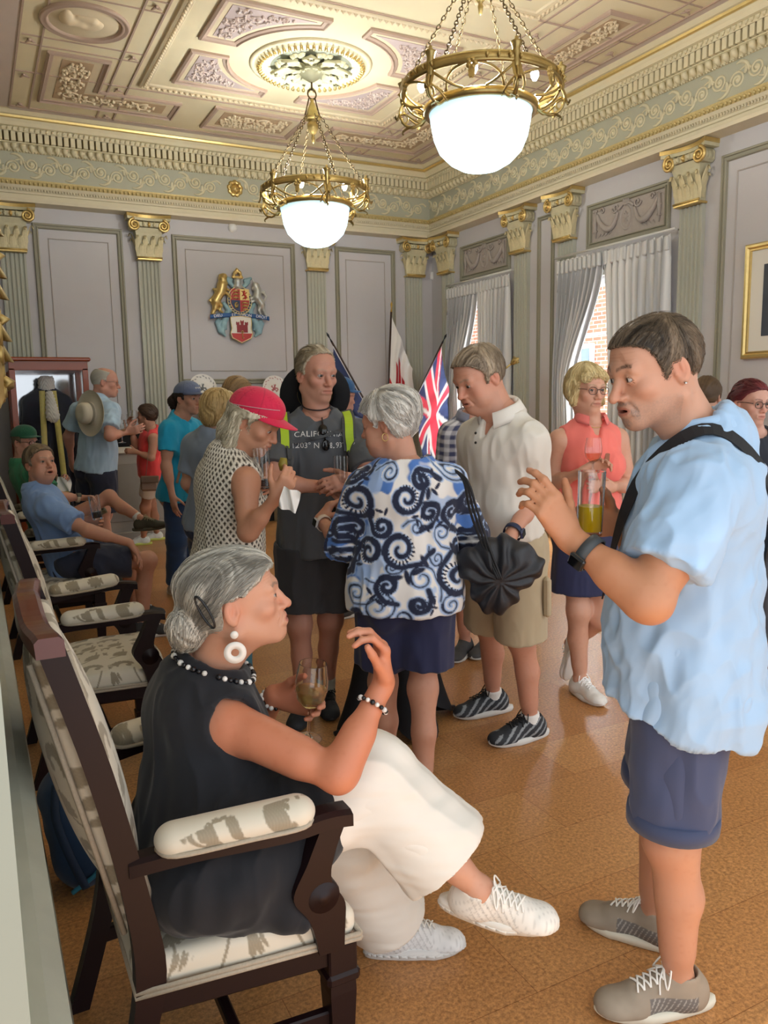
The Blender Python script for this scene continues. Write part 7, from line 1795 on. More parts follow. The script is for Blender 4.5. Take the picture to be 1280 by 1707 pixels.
def paisley(p):
    def fn(V, c, N):
        l = p.loc(V); ang = np.arctan2(l[:, 0], -l[:, 1]); U = ((ang*.155)*385+95+190) % 190; T = ((p.L+.05-l[:, 2])*385) % 300   # pixels on the back
        navy, mid, pale, white = (np.array(lin(x)) for x in ('1b2440', '4f7cc6', 'a9c3ea', 'eceae8'))
        n1 = fbm(l*7+3, 3); m = np.clip((n1-.22)*14, 0, 1)[:, None]; c = white*(1-m)+mid*m
        m = np.clip((fbm(l*9+11, 3)-.30)*9, 0, 1)[:, None]*.8; c = c*(1-m)+pale*m
        dn = np.full(len(V), 99.); dp = np.full(len(V), 99.); dots = np.zeros(len(V))
        for x, y, r, a0, sg, kind in PAIS:
            rg = random.Random(int(x*7+y)); near_ = (np.abs(U-x) < r*2.4) & (np.abs(T-y) < r*2.4)
            if not near_.any(): continue
            u, t = U[near_]-x, T[near_]-y; a0 = a0*1.05; pts = []
            for q in np.linspace(0, 1, 26): rr = r*(1-.86*q**1.1); aa = a0+sg*q*1.45*2*math.pi; pts.append((rr*math.cos(aa), rr*math.sin(aa)))
            tail = [(r*1.9*math.cos(a0-sg*1.0), r*1.9*math.sin(a0-sg*1.0)), (r*1.35*math.cos(a0-sg*.45), r*1.35*math.sin(a0-sg*.45))]; pts = tail+pts
            d = np.full(len(u), 99.); lw = 3.4 if kind != 2 else 1.9
            for i in range(len(pts)-1):
                bx, by = pts[i+1][0]-pts[i][0], pts[i+1][1]-pts[i][1]; tt = np.clip(((u-pts[i][0])*bx+(t-pts[i][1])*by)/(bx*bx+by*by+1e-9), 0, 1); w_ = lw*(.45+.55*min(1, (len(pts)-i)/8))*(1.35 if 6 < i < 12 else 1)
                d = np.minimum(d, np.hypot(u-pts[i][0]-tt*bx, t-pts[i][1]-tt*by)-w_)
            rr = np.hypot(u, t); aa = np.arctan2(t, u); tick = (np.abs(np.sin(aa*11)) > .72) & (rr > r*.60) & (rr < r*.84) & (kind != 2)
            dk = np.minimum(d, np.where(tick, -1, 99.))
            for k in range(4):   # leaves on the tail
                lx, ly = r*1.5*math.cos(a0-sg*.6+k*.42), r*1.5*math.sin(a0-sg*.6+k*.42); ca, sa = math.cos(k*1.7+a0), math.sin(k*1.7+a0); e = np.hypot(((u-lx)*ca+(t-ly)*sa)/(r*.42), (-(u-lx)*sa+(t-ly)*ca)/(r*.15))
                dk = np.minimum(dk, (e-1)*4)
            if kind == 2: dp[near_] = np.minimum(dp[near_], d); navyd = np.where(d < 1.2, d+.8, 99)
            else: navyd = dk
            dn[near_] = np.minimum(dn[near_], navyd); dp[near_] = np.minimum(dp[near_], d-1.7)
            fillm = (rr < r*.92) & (d > 0)
            idx = np.flatnonzero(near_)[fillm]; c[idx] = white
        m = np.clip(.5-dp/1.6, 0, 1)[:, None]; c = c*(1-m)+pale*m; m = np.clip(.5-dn/1.4, 0, 1)[:, None]; c = c*(1-m)+navy*m
        return c
    return fn
def paisleywoman():
    p = Person('person with short white hair in a blue and white paisley top, seen from behind', dict(dh=2.92, S=.93, fem=1, h=.0055, hh=.0035, w=1.12, hipw=1.12, depth=1.12, bust=.9, arm=1.05, belly=.02, leg=.95,
        skin=(0.78, 0.58, 0.49), face=d3(-.90, -.12, -.42), nose=1.1, old=.8, flush=.6, smile=1, brow='a09890', browd=.4, mouth=.1, neck=.056, fat=.004,
        j=dict(head=(648, 706), neck=(676, 782, -.01), shL=(606, 818, .0), shR=(748, 806, .0), elL=(572, 905, .03), wrL=(533, 866, '+'), elR=(786, 892, .08), wrR=(745, 905, '+'), footL=(645, 1318), footR=(706, 1352)),
        toeL=d3(-.45, 0, -.9), toeR=d3(-.2, 0, -1),
        handL=dict(d=d3(.45, .62, -.2), n=d3(.7, -.5, -.3), curl=((.5, .8, .5), (.6, .9, .5), (.7, 1, .6), (.8, 1, .6)), thumb=(.4, .3)), handR=dict(d=d3(-.6, .1, -.8), n=d3(-.3, .9, 0))))
    PPL['pais'] = p; print('pais', p.bones); p.body()
    p.shirt('top', 'eceae8', hem=-.07, e=.024, slv=1.02, r0=.074, r1=.086, neckr=.084, folds=.007, flare=.028, colf=paisley(p), h=.0042, shell=.012, neckc=p.N+p.u*.05-p.f*.01)
    p.shorts('shorts', '20264a', frac=.76, r0=.122, r1=.120, waist=-.03, e=.004)
    p.hair('a8a59e', .024, HL((-.13, -.085), (-.09, -.085), (-.05, -.06), (-.034, -.02), (-.026, .014), (.010, .014), (.018, -.01), (.03, .015), (.05, .045), (.09, .062)), extra=[(p_ell((0, -.05, .06), (.082, .085, .075)), .03)], flow=lambda P: (P-A(0, .0, .10))*np.array([1.5, 2, 2.2])+A(0, -.3, -.3)*.1, strands=900, slen=.035, srad=.0014, streak=.006, var=.25, col2='e6e4de', lift=.002)
    H = p.H; m = MB(); c = H.w((-.085, -.016, -.052)); m.tube(ring(c, H.R[:, 0]*.5+H.R[:, 1], .0135, 20), .0016, 6); m.build('hoop_earring', GOLD, p.root)
    watch(p, 'L', 'e3d2c4', 'b9bcc0', d3(-.9, .2, .2), .12, .031, name='wrist_watch')
    for sd in 'LR': p.shoe(sd, '1b1b20', '111114', .024, k=.95, lowcut=True)
    # black drawstring bag on her shoulder
    root = empty('shoulder_bag', tuple(W(832, 1000, 2.82))); tag(root, 'black gathered drawstring bag hanging on long cords beside the paisley top', 'bag'); D = 2.84
    c = W(836, 955, D); v = Vol(c-A(.22, .22, .22), c+A(.22, .22, .22), .005); bt = W(833, 968, D-.03)
    v.prim(p_fcap(W(838, 938, D), W(826, 985, D), .105, .088, VF, .55), 0); v.prim(p_fcap(W(790, 940, D), W(880, 945, D), .065, .06, VF, .6), .04); V, Q = v.mesh(2); N = normals(V, Q); a = np.arctan2((V-bt) @ VR, (V-bt) @ UP); V = V+N*(.0055*np.sin(a*11+2.5*noise(V*16))*np.clip(np.linalg.norm(V-bt, axis=1)/.06, .2, 1.3))[:, None]
    np_mesh('bag_body', V, Q, vcmat('black_nylon', .45, 200, .2), root, np.repeat(np.array(lin('23252c'))[None], len(V), 0))
    sh = p.j['shR']; cords = []
    for k in range(3):
        c0, n0 = p.hit(752+5*k, 768+3*k, ['top'], .008); q = [c0 if c0 is not None else sh+UP*.06]
        for px, py in ((772+3*k, 800), (783+6*k, 850), (803+5*k, 905)): q.append(W(px, py, D-.03-.01*k))
        q.append(W(830+3*k, 966, D-.07)); cords.append(spline([p.near(q[0]+VF*.12-UP*.0, ['top'], .006)[0]]+q, 6))
        m = MB(); m.tube(cords[-1], .0048, 6); m.build('cord', mat('black_cord', '1c1d22', .6), root)
    return p

# ---- 4 the man in the white polo shirt ----------------------------------------------------
def poloman():
    p = Person('person in a white polo shirt and khaki shorts looking down, one hand in a pocket', dict(dh=3.22, S=1.02, h=.0055, hh=.0032, skin=(0.79, 0.58, 0.49), face=d3(-.80, -.36, .50), nose=1.12, old=1.0, flush=.8, mouth=.1, brow='8f8070', lookdown=1, gaze=(-.2, 1, -.35), beard=('a58a78', .2), fat=.004, g=1.02, w=1.02,
        j=dict(head=(799, 630, .02), neck=(836, 694, .02), shL=(884, 735, -.08), shR=(792, 728, .17), elL=(888, 830, '+'), wrL=(850, 896, -.16), elR=(790, 836, .30), wrR=(800, 905, .18), footL=(884, 1232), footR=(822, 1188)),
        toeL=d3(-.86, 0, .42), toeR=d3(-.90, 0, .30),
        handL=dict(d=d3(-.35, -.9, .1), n=d3(-.8, .3, -.4), curl=(.3, .4, .3)), handR=dict(d=d3(-.2, -1, 0), n=d3(.8, 0, -.4))))
    PPL['polo'] = p; print('polo', p.bones); p.body(); col = 'dcd8cf'
    p.shirt('polo_shirt', col, hem=.075, e=.014, slv=.70, r0=.068, r1=.076, neckr=.066, vneck=.10, folds=.006, flare=.0, h=.0055)
    p.collar('e2dfd8', r=.066, stand=.030, fall=.050, open_=.42, tilt=.2)
    p.shorts('shorts', 'b3a488', frac=.98, r0=.112, r1=.112, waist=.085, e=.012)
    u = p.u; c = p.P+u*.062; rows = []
    for i in range(49):
        a = 2*math.pi*i/48; o = p.r*math.cos(a)*.166+p.f*math.sin(a)*.128+p.f*.0; rows.append([c+o, c+o*1.03, c+o*1.03+u*.036, c+o+u*.036, c+o])
    m = MB(); m.grid(np.array(rows)); m.build('belt', mat('black_leather', '1b1a1c', .4), p.root)
    # cargo pocket flap
    b, a = p.j['knL'], p.j['hipL']; q = a*.5+b*.5+VR*.10-VF*.03; m = MB(); m.obox(q, VF, nrm(b-a), VR, .07, .09, .016, bev=.012); m.build('cargo_pocket', mat('khaki_cloth', 'b3a488', .85, .08, 30), p.root)
    buttons(p, ((793, 722), (793, 738)), ['polo_shirt'], '2a2622')
    p.hair('6e5f4e', .012, HL((-.12, -.085), (-.09, -.075), (-.06, -.06), (-.036, -.03), (-.03, .012), (.008, .012), (.014, -.015), (.026, -.015), (.030, .030), (.052, .056), (.072, .074), (.1, .084)), flow=lambda P: A(.0, .5, .0)*np.clip(P[:, 1:2]*10, 0, 1)+(P-A(0, -.03, .10))*np.array([3, 2, 3]), strands=800, slen=.035, srad=.0011, col2='b7a68f', streak=.004, lift=.0015)
    watch(p, 'L', '1f2a4a', '26335a', d3(.9, .0, .4), .10, .034)
    def tr(V, c, sg):
        s_ = (np.abs(np.sin(V[:, 1]*75+V[:, 2]*90)) > .86)[:, None]*(np.abs(V[:, 0]) > .018)[:, None]; return np.where(s_, np.array(lin('8f9498')), c)
    for sd in 'LR': p.shoe(sd, '2a2d33', 'd9d8d4', .028, '17181b', sock='e8e6e2', sock_h=.035, k=1.05, colf=tr)
    return p

# ---- 5 the man with the lime backpack -------------------------------------------------------
def packman():
    p = Person('person in a dark grey T-shirt with lime green backpack straps holding an empty tall glass', dict(dh=3.62, S=1.0, h=.006, hh=.0034, skin=(0.78, 0.57, 0.49), face=d3(.58, -.10, .80), nose=1.15, old=1.0, flush=.7, brow='a08c78', browd=.5, gaze=(-.1, 1, -.1), beard=('b09a88', .15), neck=.054, jaw=.96,
        j=dict(head=(527, 624), neck=(527, 694), shR=(472, 722, -.02), shL=(594, 722, .02), elR=(452, 806, '-'), wrR=(545, 812, -.25), elL=(620, 806, '-'), wrL=(590, 800, -.26), footR=(506, 1196), footL=(545, 1180)),
        toeR=d3(-.2, 0, 1), toeL=d3(.25, 0, 1),
        handR=dict(d=d3(.95, .1, .2), n=d3(.2, -.1, .95), curl=((.5, .8, .5), (.55, .85, .5), (.6, .85, .5), (.65, .85, .5)), thumb=(.5, .2)), handL=dict(d=d3(-.8, -.1, .5), n=d3(-.5, -.4, -.7), curl=(.5, .7, .4))))
    PPL['pack'] = p; print('pack', p.bones); p.body()
    p.shirt('tshirt', '565a60', hem=-.06, e=.014, slv=.72, r0=.067, r1=.072, neckr=.070, vneck=.055, folds=.006, h=.0055)
    p.shorts('shorts', '3a3a3e', frac=.82, r0=.115, r1=.112, waist=-.02, e=.004)
    p.hair('8d8069', .010, HL((-.12, -.09), (-.09, -.085), (-.06, -.065), (-.036, -.03), (-.03, .012), (.008, .012), (.014, -.005), (.02, .02), (.03, .055), (.05, .085), (.1, .11)), flow=lambda P: A(0, -.6, -.25)+(P-A(0, 0, .05))*4, strands=500, slen=.05, srad=.0011, col2='c9bda6', streak=.004, lift=.003)
    for sd in 'LR': p.shoe(sd, '26282c', '3a3a3c', .026, '1b1b1e', sock='b9bcae', sock_h=.085, k=1.0)
    # backpack with lime straps
    bp = empty('backpack', tuple(p.P-p.f*.2)); tag(bp, 'backpack with lime green shoulder straps worn by the man in the dark grey T-shirt', 'backpack')
    v = Vol(p.P-A(.4, .4, .1), p.P+A(.4, .4, .7), .009); c = p.P+p.u*.32-p.f*.225; R = np.stack([p.r, p.f, p.u], 1); v.prim(p_box(c, (.14, .075, .22), R, .05), 0); V, Q = v.mesh(2); np_mesh('bag_body', V, Q, CLOTH, bp, np.repeat(np.array(lin('3c4046'))[None], len(V), 0))
    lime, grey = mat('lime_webbing', 'b3d42c', .6), mat('grey_webbing', '4a4d50', .7)
    for px in (((478, 668), (474, 690), (473, 715), (478, 745)), ((572, 676), (581, 700), (583, 730), (581, 752))):
        pts = [p.hit(*q, ['tshirt'], .010)[0] for q in px]; pts = [q for q in pts if q is not None]
        if len(pts) < 2: continue
        top = p.near(pts[0]-p.f*.10+p.u*.03, ['tshirt'], .010)[0]; low = p.near(pts[-1]+(pts[-1]-pts[-2])*1.6, ['tshirt'], .010)[0]
        line_ = relax_line([p.near(q, ['tshirt'], .010)[0] for q in spline([top]+pts, 6)], 6); nn = lambda q: nrm(p.f+p.u*max(0, ((q-p.P) @ p.u)/p.L-.80)*3)
        w_ = p.ribbon(line_, .060, .010, nn, 'shoulder_strap', grey, bp, n=0)
        p.ribbon(line_+np.array([nn(q) for q in line_])*.011, .036, .003, nn, 'lime_panel', lime, w_, n=0)
        p.ribbon([pts[-1], (pts[-1]+low)/2, low], .025, .004, lambda q: p.near(q, ['tshirt'])[1], 'lower_webbing', grey, bp)
    pts = [p.hit(*q, ['tshirt'], .009)[0] for q in ((478, 738), (505, 735), (530, 730), (555, 722), (578, 716))]; p.ribbon([q for q in pts if q is not None], .016, .004, lambda q: p.near(q, ['tshirt'])[1], 'chest_strap', BLACKP, bp)
    wm = mat('print_white', 'e4e4e2', .7)
    decal(p, 'CALIFORNIA', (532, 724), .036, ['tshirt'], wm, sp=1.1); decal(p, '34.1203\u00b0 N 118.9320\u00b0', (531, 743), .036, ['tshirt'], wm)
    # sunglasses hanging from the neck of the shirt
    root = empty('sunglasses', tuple(p.hit(540, 740, ['tshirt'], .012)[0])); tag(root, 'dark sunglasses hanging on the front of the grey T-shirt', 'sunglasses')
    m = MB()
    for q in ((538, 718), (541, 742)):
        c, n = p.hit(*q, ['tshirt'], .016); u = nrm(p.u-n*(p.u @ n)); s_ = np.cross(n, u); m.lathe([(0, .004), (.016, .003), (.020, 0), (.016, -.003), (0, -.004)], c, 18, axes=(s_*1.0, u*1.25, n))
    m.tube([p.hit(538, 700, ['tshirt'], .010)[0], p.hit(538, 712, ['tshirt'], .014)[0], p.hit(541, 738, ['tshirt'], .014)[0]], .004, 6); m.build('frame', mat('sunglass_black', '0e0f12', .1), root)
    cpts = []
    up = nrm(p.H.c-p.N); f2 = nrm(p.f-up*(p.f @ up)); r2 = np.cross(f2, up)
    for a in np.linspace(0, 2*math.pi, 40): cpts.append(p.N+up*.050+r2*math.cos(a)*.063+f2*(math.sin(a)*.066+.008)-up*.022*max(0, math.sin(a)))
    m = MB(); m.tube(cpts, .0035, 6); m.build('neck_cord', mat('dark_cord', '2c1d1d', .7), p.root)
    # bush hat hanging behind the neck
    H = p.N+p.u*.075-p.f*.125; ax = nrm(-p.f*.8+p.u*.25); u = p.r; v_ = np.cross(ax, u); ht = empty('bush_hat', tuple(H)); tag(ht, 'black bush hat with yellow band hanging behind the neck of the man with the backpack', 'hat')
    m = MB(); m.lathe([(.165, .012), (.16, .0), (.10, -.012), (.085, .0), (.080, .06), (.065, .085), (0, .09)], H, 36, axes=(u, v_, ax)); m.build('hat_felt', mat('black_felt', '17181c', .9), ht)
    m = MB(); m.lathe([(.0865, .004), (.084, .028), (.082, .028)], H, 36, axes=(u, v_, ax)); m.build('hat_band', mat('yellow_band_cloth', 'd8bf5a', .7), ht)
    tumbler(W(569, 825, 3.34), UP, .165, .0285, .032, None, None, 'empty tall glass held by the man with the lime backpack straps', 'tall glasses in hands')
    return p

# ---- 6 the woman in the red cap ------------------------------------------------------------
def capwoman():
    p = Person('person in a raspberry red cap and white net top eating from one hand', dict(dh=2.98, S=.93, fem=1, h=.0052, hh=.0032, skin=(0.77, 0.56, 0.45), face=d3(.86, -.44, .22), nose=1.05, old=1.0, flush=.6, smile=1, brow='8a7a6a', browd=.4, lookdown=1, gaze=(0, 1, -.4), bust=.7, arm=.95, w=1.05,
        j=dict(head=(423, 702), neck=(385, 762, .01), shR=(410, 800, -.13), shL=(372, 795, .17), elR=(412, 888, -.20), wrR=(460, 830, -.26), elL=(395, 880, .22), wrL=(415, 815, .05), footR=(368, 1300), footL=(350, 1270)),
        toe=d3(.97, 0, .1),
        handR=dict(d=d3(.55, .75, .1), n=d3(-.2, .2, -.95), curl=((.7, 1, .6), (.8, 1.1, .6), (.9, 1.1, .6), (1, 1.1, .6)), thumb=(.3, .3)), handL=dict(d=d3(.8, .2, .45), n=d3(.3, .05, .95), curl=(.55, .8, .5), thumb=(.6, .2))))
    PPL['cap'] = p; print('cap', p.bones); p.body()
    def net(V, c, N):
        l = p.loc(V); a = np.arctan2(l[:, 0], l[:, 1])*.135; z = l[:, 2]; k = 2*math.pi/.019
        x1, x2 = a*k*.5+z*k*.32, a*k*.5-z*k*.32; g = np.maximum(np.abs(np.cos(x1)), np.abs(np.cos(x2))); m = np.clip((g-.74)*9, 0, 1)[:, None]
        return np.array(lin('3d3428'))*(1-m)+np.array(lin('e3ddcf'))*m
    p.shirt('net_top', 'ddd6c8', hem=.10, e=.022, slv=0, armhole=True, neckr=.064, colf=net, h=.004, folds=.004, flare=.03)
    pr = p.torso(.006, False)[:3]
    for sd in 'RL': pr += p.legtube(sd, 1.5, .098, .075)
    p.garment('trousers', pr, '1f6f86', cuts=[(p.P+p.u*.12, p.u)], folds=[p.folds(.004)])
    p.hair('b3a88c', .016, HL((-.13, -.15), (-.06, -.15), (-.04, -.11), (-.028, -.05), (-.02, .012), (.010, .014), (.016, -.01), (.03, .02), (.06, .04), (.1, .07)), extra=[(p_ell((0, -.075, -.075), (.078, .05, .075)), .03), (p_cap((.070, -.035, .0), (.070, -.03, -.115), .022, .030), .02), (p_cap((-.070, -.035, .0), (-.070, -.03, -.115), .022, .030), .02)], flow=lambda P: A(0, -.25, -1)+0*P, strands=900, slen=.08, srad=.0013, col2='e2d9c2', streak=.005, under=(.006, .10))
    cp = p.cap('d8264f', dz=.006, tiltb=.10, brimlen=.085)
    H = p.H; m = MB(); m.tube(spline([H.w((.0905*math.cos(t), -.012+.114*math.sin(t), .060+.035*math.sin(t))) for t in np.linspace(-.6, 1.2, 8)], 5), .0035, 6, flat=.4); m.build('reflective_piping', mat('pink_grey', 'c9a5ab', .4), cp)
    tumbler(W(440, 815, 2.90), d3(-.03, 1, .02), .150, .027, .031, .035, '3a1210', 'tall glass with a little dark cola held by the woman in the red cap', 'tall glasses in hands')
    t = p.tips['R'][0][0]; m = MB(); m.tube([t+A(0, 0, -.01), t+A(0, 0, .012), t+A(.004, 0, .034)], [.012, .017, .012], 10); tag(m.build('canape', mat('olive_food', '8a7a2c', .5, .3, 60)), 'small green canape in the fingers of the woman in the red cap', 'food')
    c = p.j['wrR']+nrm(p.j['wrR']-p.j['elR'])*.07; P = np.zeros((14, 14, 3))
    for a in range(14):
        for b in range(14): u, v = a/13-.5, b/13-.5; P[a, b] = c+VR*(.01+.06*u+.02*v)+UP*(.07*v-.05-.02*u)-VF*(.035+.018*math.sin(u*9+v*5))
    m = MB(); m.grid(P); m.grid((P+VF*.0015)[:, ::-1]); tag(m.build('napkin', mat('paper_napkin', 'f0efec', .9)), 'white paper napkin in the hand of the woman in the red cap', 'napkin')
    return p

# ---- 7 the woman in turquoise ---------------------------------------------------------------
def turquoise():
    p = Person('person in a turquoise T-shirt, blue-grey cap and jeans with a dark ponytail', dict(dh=6.05, S=.97, fem=1, h=.0075, hh=.0045, skin=(0.77, 0.58, 0.49), face=d3(.86, -.04, .50), brow='4a3a30', flush=.8, bust=1.0, w=1.05, hipw=1.08, arm=1.05,
        j=dict(head=(313, 664), neck=(302, 697), shR=(281, 716, -.13), shL=(322, 714, .13), elR=(277, 776, -.17), wrR=(287, 826, -.17), elL=(330, 775, .2), wrL=(335, 815, .15),
               footR=(292, 992), footL=(312, 986)), toe=d3(.85, 0, .5), handR=dict(d=d3(.15, -1, .1), n=d3(.6, 0, -.8), curl=(.15, .25, .15), spread=.2), handL=dict(d=d3(.1, -1, .1), n=d3(-.8, 0, .4))))
    PPL['turq'] = p; print('turq', p.bones); p.body()
    p.shirt('tshirt', '18a3cf', hem=-.05, e=.016, slv=.60, r0=.070, r1=.074, neckr=.070, vneck=.06, folds=.006)
    pr = [(p_ell(p.P, A(.17, .125, .14)), .04)]
    for sd in 'RL': pr += p.legtube(sd, 1.97, .098, .072)
    p.garment('jeans', pr, '27456f', folds=[(.004, lambda V: fbm(V*np.array([12, 12, 25]), 2))])
    p.hair('33251f', .012, MANLINE, extra=[(p_cap((0, -.115, .03), (0, -.15, -.03), .032, .045), .02), (p_cap((0, -.15, -.03), (0, -.14, -.10), .045, .025), .02)], strands=150, srad=.0018, slen=.05, flow=BACK, under=(.004, .03))
    p.cap('6b7796', dz=.004, tiltb=.03, brim='4f5a78', brimlen=.08)
    m = MB(); H = p.H
    for q in range(5): m.tube([H.w((-.030+.012*q, .108-.10*abs(-.03+.012*q), .075+.004*(q % 2))), H.w((-.026+.012*q, .103-.10*abs(-.03+.012*q), .088))], .003, 5)
    m.build('cap_badge', mat('badge_white', 'dcdce0', .7), p.root)
    for sd in 'LR': p.shoe(sd, 'b9bcc0', 'e0e0de', .028, k=.95)
    pts = [p.near(p.N+p.r*.05+p.u*.0, ['tshirt'], .006)[0]]+[p.near(p.P+p.u*(.50-.42*t)+p.r*(.04-.02*t+.20*t)*1.0+p.f*.14, ['tshirt'], .006)[0] for t in (.3, .6, .9)]
    p.ribbon(pts, .02, .003, lambda q: p.near(q, ['tshirt'])[1], 'bag_strap', mat('taupe_leather', '8a7466', .6))
    return p

# ---- 8 the woman in coral -------------------------------------------------------------------
def coral():
    p = Person('person with bobbed blonde hair and glasses in a coral polo and navy skirt', dict(dh=3.92, S=.96, fem=1, h=.006, hh=.0034, skin=(0.82, 0.63, 0.54), face=d3(.36, -.06, .93), brow='a08a6a', flush=.6, old=.7, bust=1.0, smile=.4, w=1.02, gaze=(.15, 1, 0),
        j=dict(head=(977, 649), neck=(984, 706), shR=(932, 732, -.02), shL=(1030, 730, .03), elR=(920, 808, .02), wrR=(972, 786, -.22), elL=(1046, 808, .04), wrL=(1020, 812, -.2),
               footR=(966, 1160), knL=(1004, 1030, .04), anL=(952, 1072, .28)), toeR=d3(.35, 0, .9), toeL=d3(-.35, -.9, -.15), upL=d3(-.2, .15, -1),
        handR=dict(d=d3(.75, .45, .25), n=d3(.35, -.2, .9), curl=(.5, .8, .5), thumb=(.5, .2)), handL=dict(d=d3(-.85, .05, .3), n=d3(-.3, 0, -.9), curl=(.4, .5, .3))))
    PPL['coral'] = p; print('coral', p.bones); p.body()
    p.shirt('polo_top', 'f07a70', hem=.02, e=.012, slv=0, armhole=True, neckr=.062, vneck=.10, folds=.005)
    p.collar('f2807a', r=.062, stand=.022, fall=.042, open_=.55)
    pr = p.torso(.008, False)[:2]+[(p_fcap(p.P+p.u*.03, p.P-p.u*.36, .160, .175, p.fh, .74), .04)]
    p.garment('skirt', pr, '272d52', cuts=[(p.P-p.u*.30, -p.u), (p.P+p.u*.10, p.u)], shell=.012, folds=[p.folds(.004)])
    p.hair('c9ad74', .020, HL((-.13, -.10), (-.06, -.10), (-.03, -.07), (.0, -.04), (.02, -.02), (.035, .01), (.05, .04), (.075, .056), (.1, .066)), extra=[(p_ell((0, -.03, .0), (.098, .085, .085)), .03), (p_cap((.075, .0, .02), (.082, .012, -.06), .025, .022), .02), (p_cap((-.075, .0, .02), (-.082, .012, -.06), .025, .022), .02), (p_fcap((-.05, .085, .068), (.06, .075, .055), .016, .018, A(0, 1, 0), .7), .02)], subs=[(p_ell((0, .09, -.03), (.060, .07, .078)), .01)], flow=lambda P: (P-A(.02, .0, .10))*np.array([1.5, 1, 1])+A(0, .02, -.12), strands=900, slen=.06, srad=.0014, col2='ead9a8', streak=.005)
    p.glasses('3a1f1c', thick=.0017)
    m = MB(); nb = p.N+p.u*.02; m.tube([nb+p.r*math.cos(a)*.066+p.f*math.sin(a)*.072-p.u*.035*max(0, math.sin(a)) for a in np.linspace(0, 2*math.pi, 40)], .0014, 5); m.build('necklace', GOLD, p.root)
    pts = [p.near(p.N+p.r*-.075+p.u*.02, ['polo_top'], .005)[0]]+[p.near(p.P+p.u*(.46-.5*t)+p.r*(-.06+.22*t)+p.f*.16, ['polo_top'], .005)[0] for t in (.15, .4, .65, .9)]
    p.ribbon(pts, .022, .003, lambda q: p.near(q, ['polo_top'])[1], 'bag_strap', mat('tan_leather', '9a5f48', .5))
    for sd in 'RL': p.shoe(sd, 'eceae6', 'f0eeea', .028, 'ffffff', k=.98)
    stemglass(W(988, 800, 3.66), UP, 1.0, .04, 'f2b8a0', 'wine glass of rose wine held by the woman in the coral polo', 'wine glasses in hands')
    return p

# ---- the others, farther away ----------------------------------------------------------------
def redback():
    p = Person('person in a red sleeveless top and beige shorts drinking beside the marble counter', dict(dh=8.15, S=.90, fem=1, h=.009, hh=.006, skin=(0.75, 0.56, 0.47), face=d3(-.93, .10, -.2), brow='3a2c24', bust=.7, w=1.0,
        j=dict(head=(245, 693), neck=(252, 717), shL=(256, 730, -.14), shR=(246, 728, .15), elL=(253, 763, -.16), wrL=(226, 753, -.12), elR=(226, 745, .1), wrR=(219, 714, .0),
               footL=(240, 908), footR=(262, 900)), toe=d3(-.9, 0, .3), handL=dict(d=d3(-1, .1, 0), n=d3(0, -.3, -1), curl=(.5, .6, .4)), handR=dict(d=d3(-.2, 1, .1), n=d3(.6, 0, .6), curl=(.5, .8, .5))))
    PPL['red'] = p; print('red', p.bones); p.body(); p.shirt('top', 'ec4b4e', hem=-.03, e=.016, slv=0, armhole=True, neckr=.07, folds=.005); p.shorts('shorts', 'd8cfc4', frac=.62, r0=.11, r1=.105, waist=-.01)
    p.hair('4a382e', .020, HL((-.13, -.09), (-.06, -.08), (-.03, -.05), (-.02, .0), (.012, .0), (.03, .02), (.06, .05), (.1, .07)), strands=120, srad=.002, flow=BACK)
    for sd in 'LR': p.shoe(sd, 'e4ecec', 'd6e27a', .03, 'ffffff', k=1.0)
    stemglass(W(220, 716, 8.1), d3(.15, 1, 0), 1.0, None, None, 'wine glass raised to the mouth by the woman in red', 'wine glasses in hands')
    b = empty('crossbody_bag', tuple(W(250, 805, 7.98))); tag(b, 'small taupe crossbody bag hanging against beige shorts', 'bag'); m = MB(); m.obox(W(250, 806, 7.95), VR, VF, UP, .09, .04, .075, bev=.02); m.build('bag_body', mat('taupe_leather', '8a7466', .6), b); m = MB(); m.obox(W(250, 799, 7.90), VR, VF, UP, .092, .012, .035, bev=.008); m.build('flap', mat('taupe_leather_dark', '786456', .6), b)
    m = MB(); m.tube([W(243, 795, 7.93), W(246, 765, 7.93), W(250, 735, 7.98)], .007, 6, flat=.4); m.build('strap', mat('taupe_leather', '8a7466', .6), b)
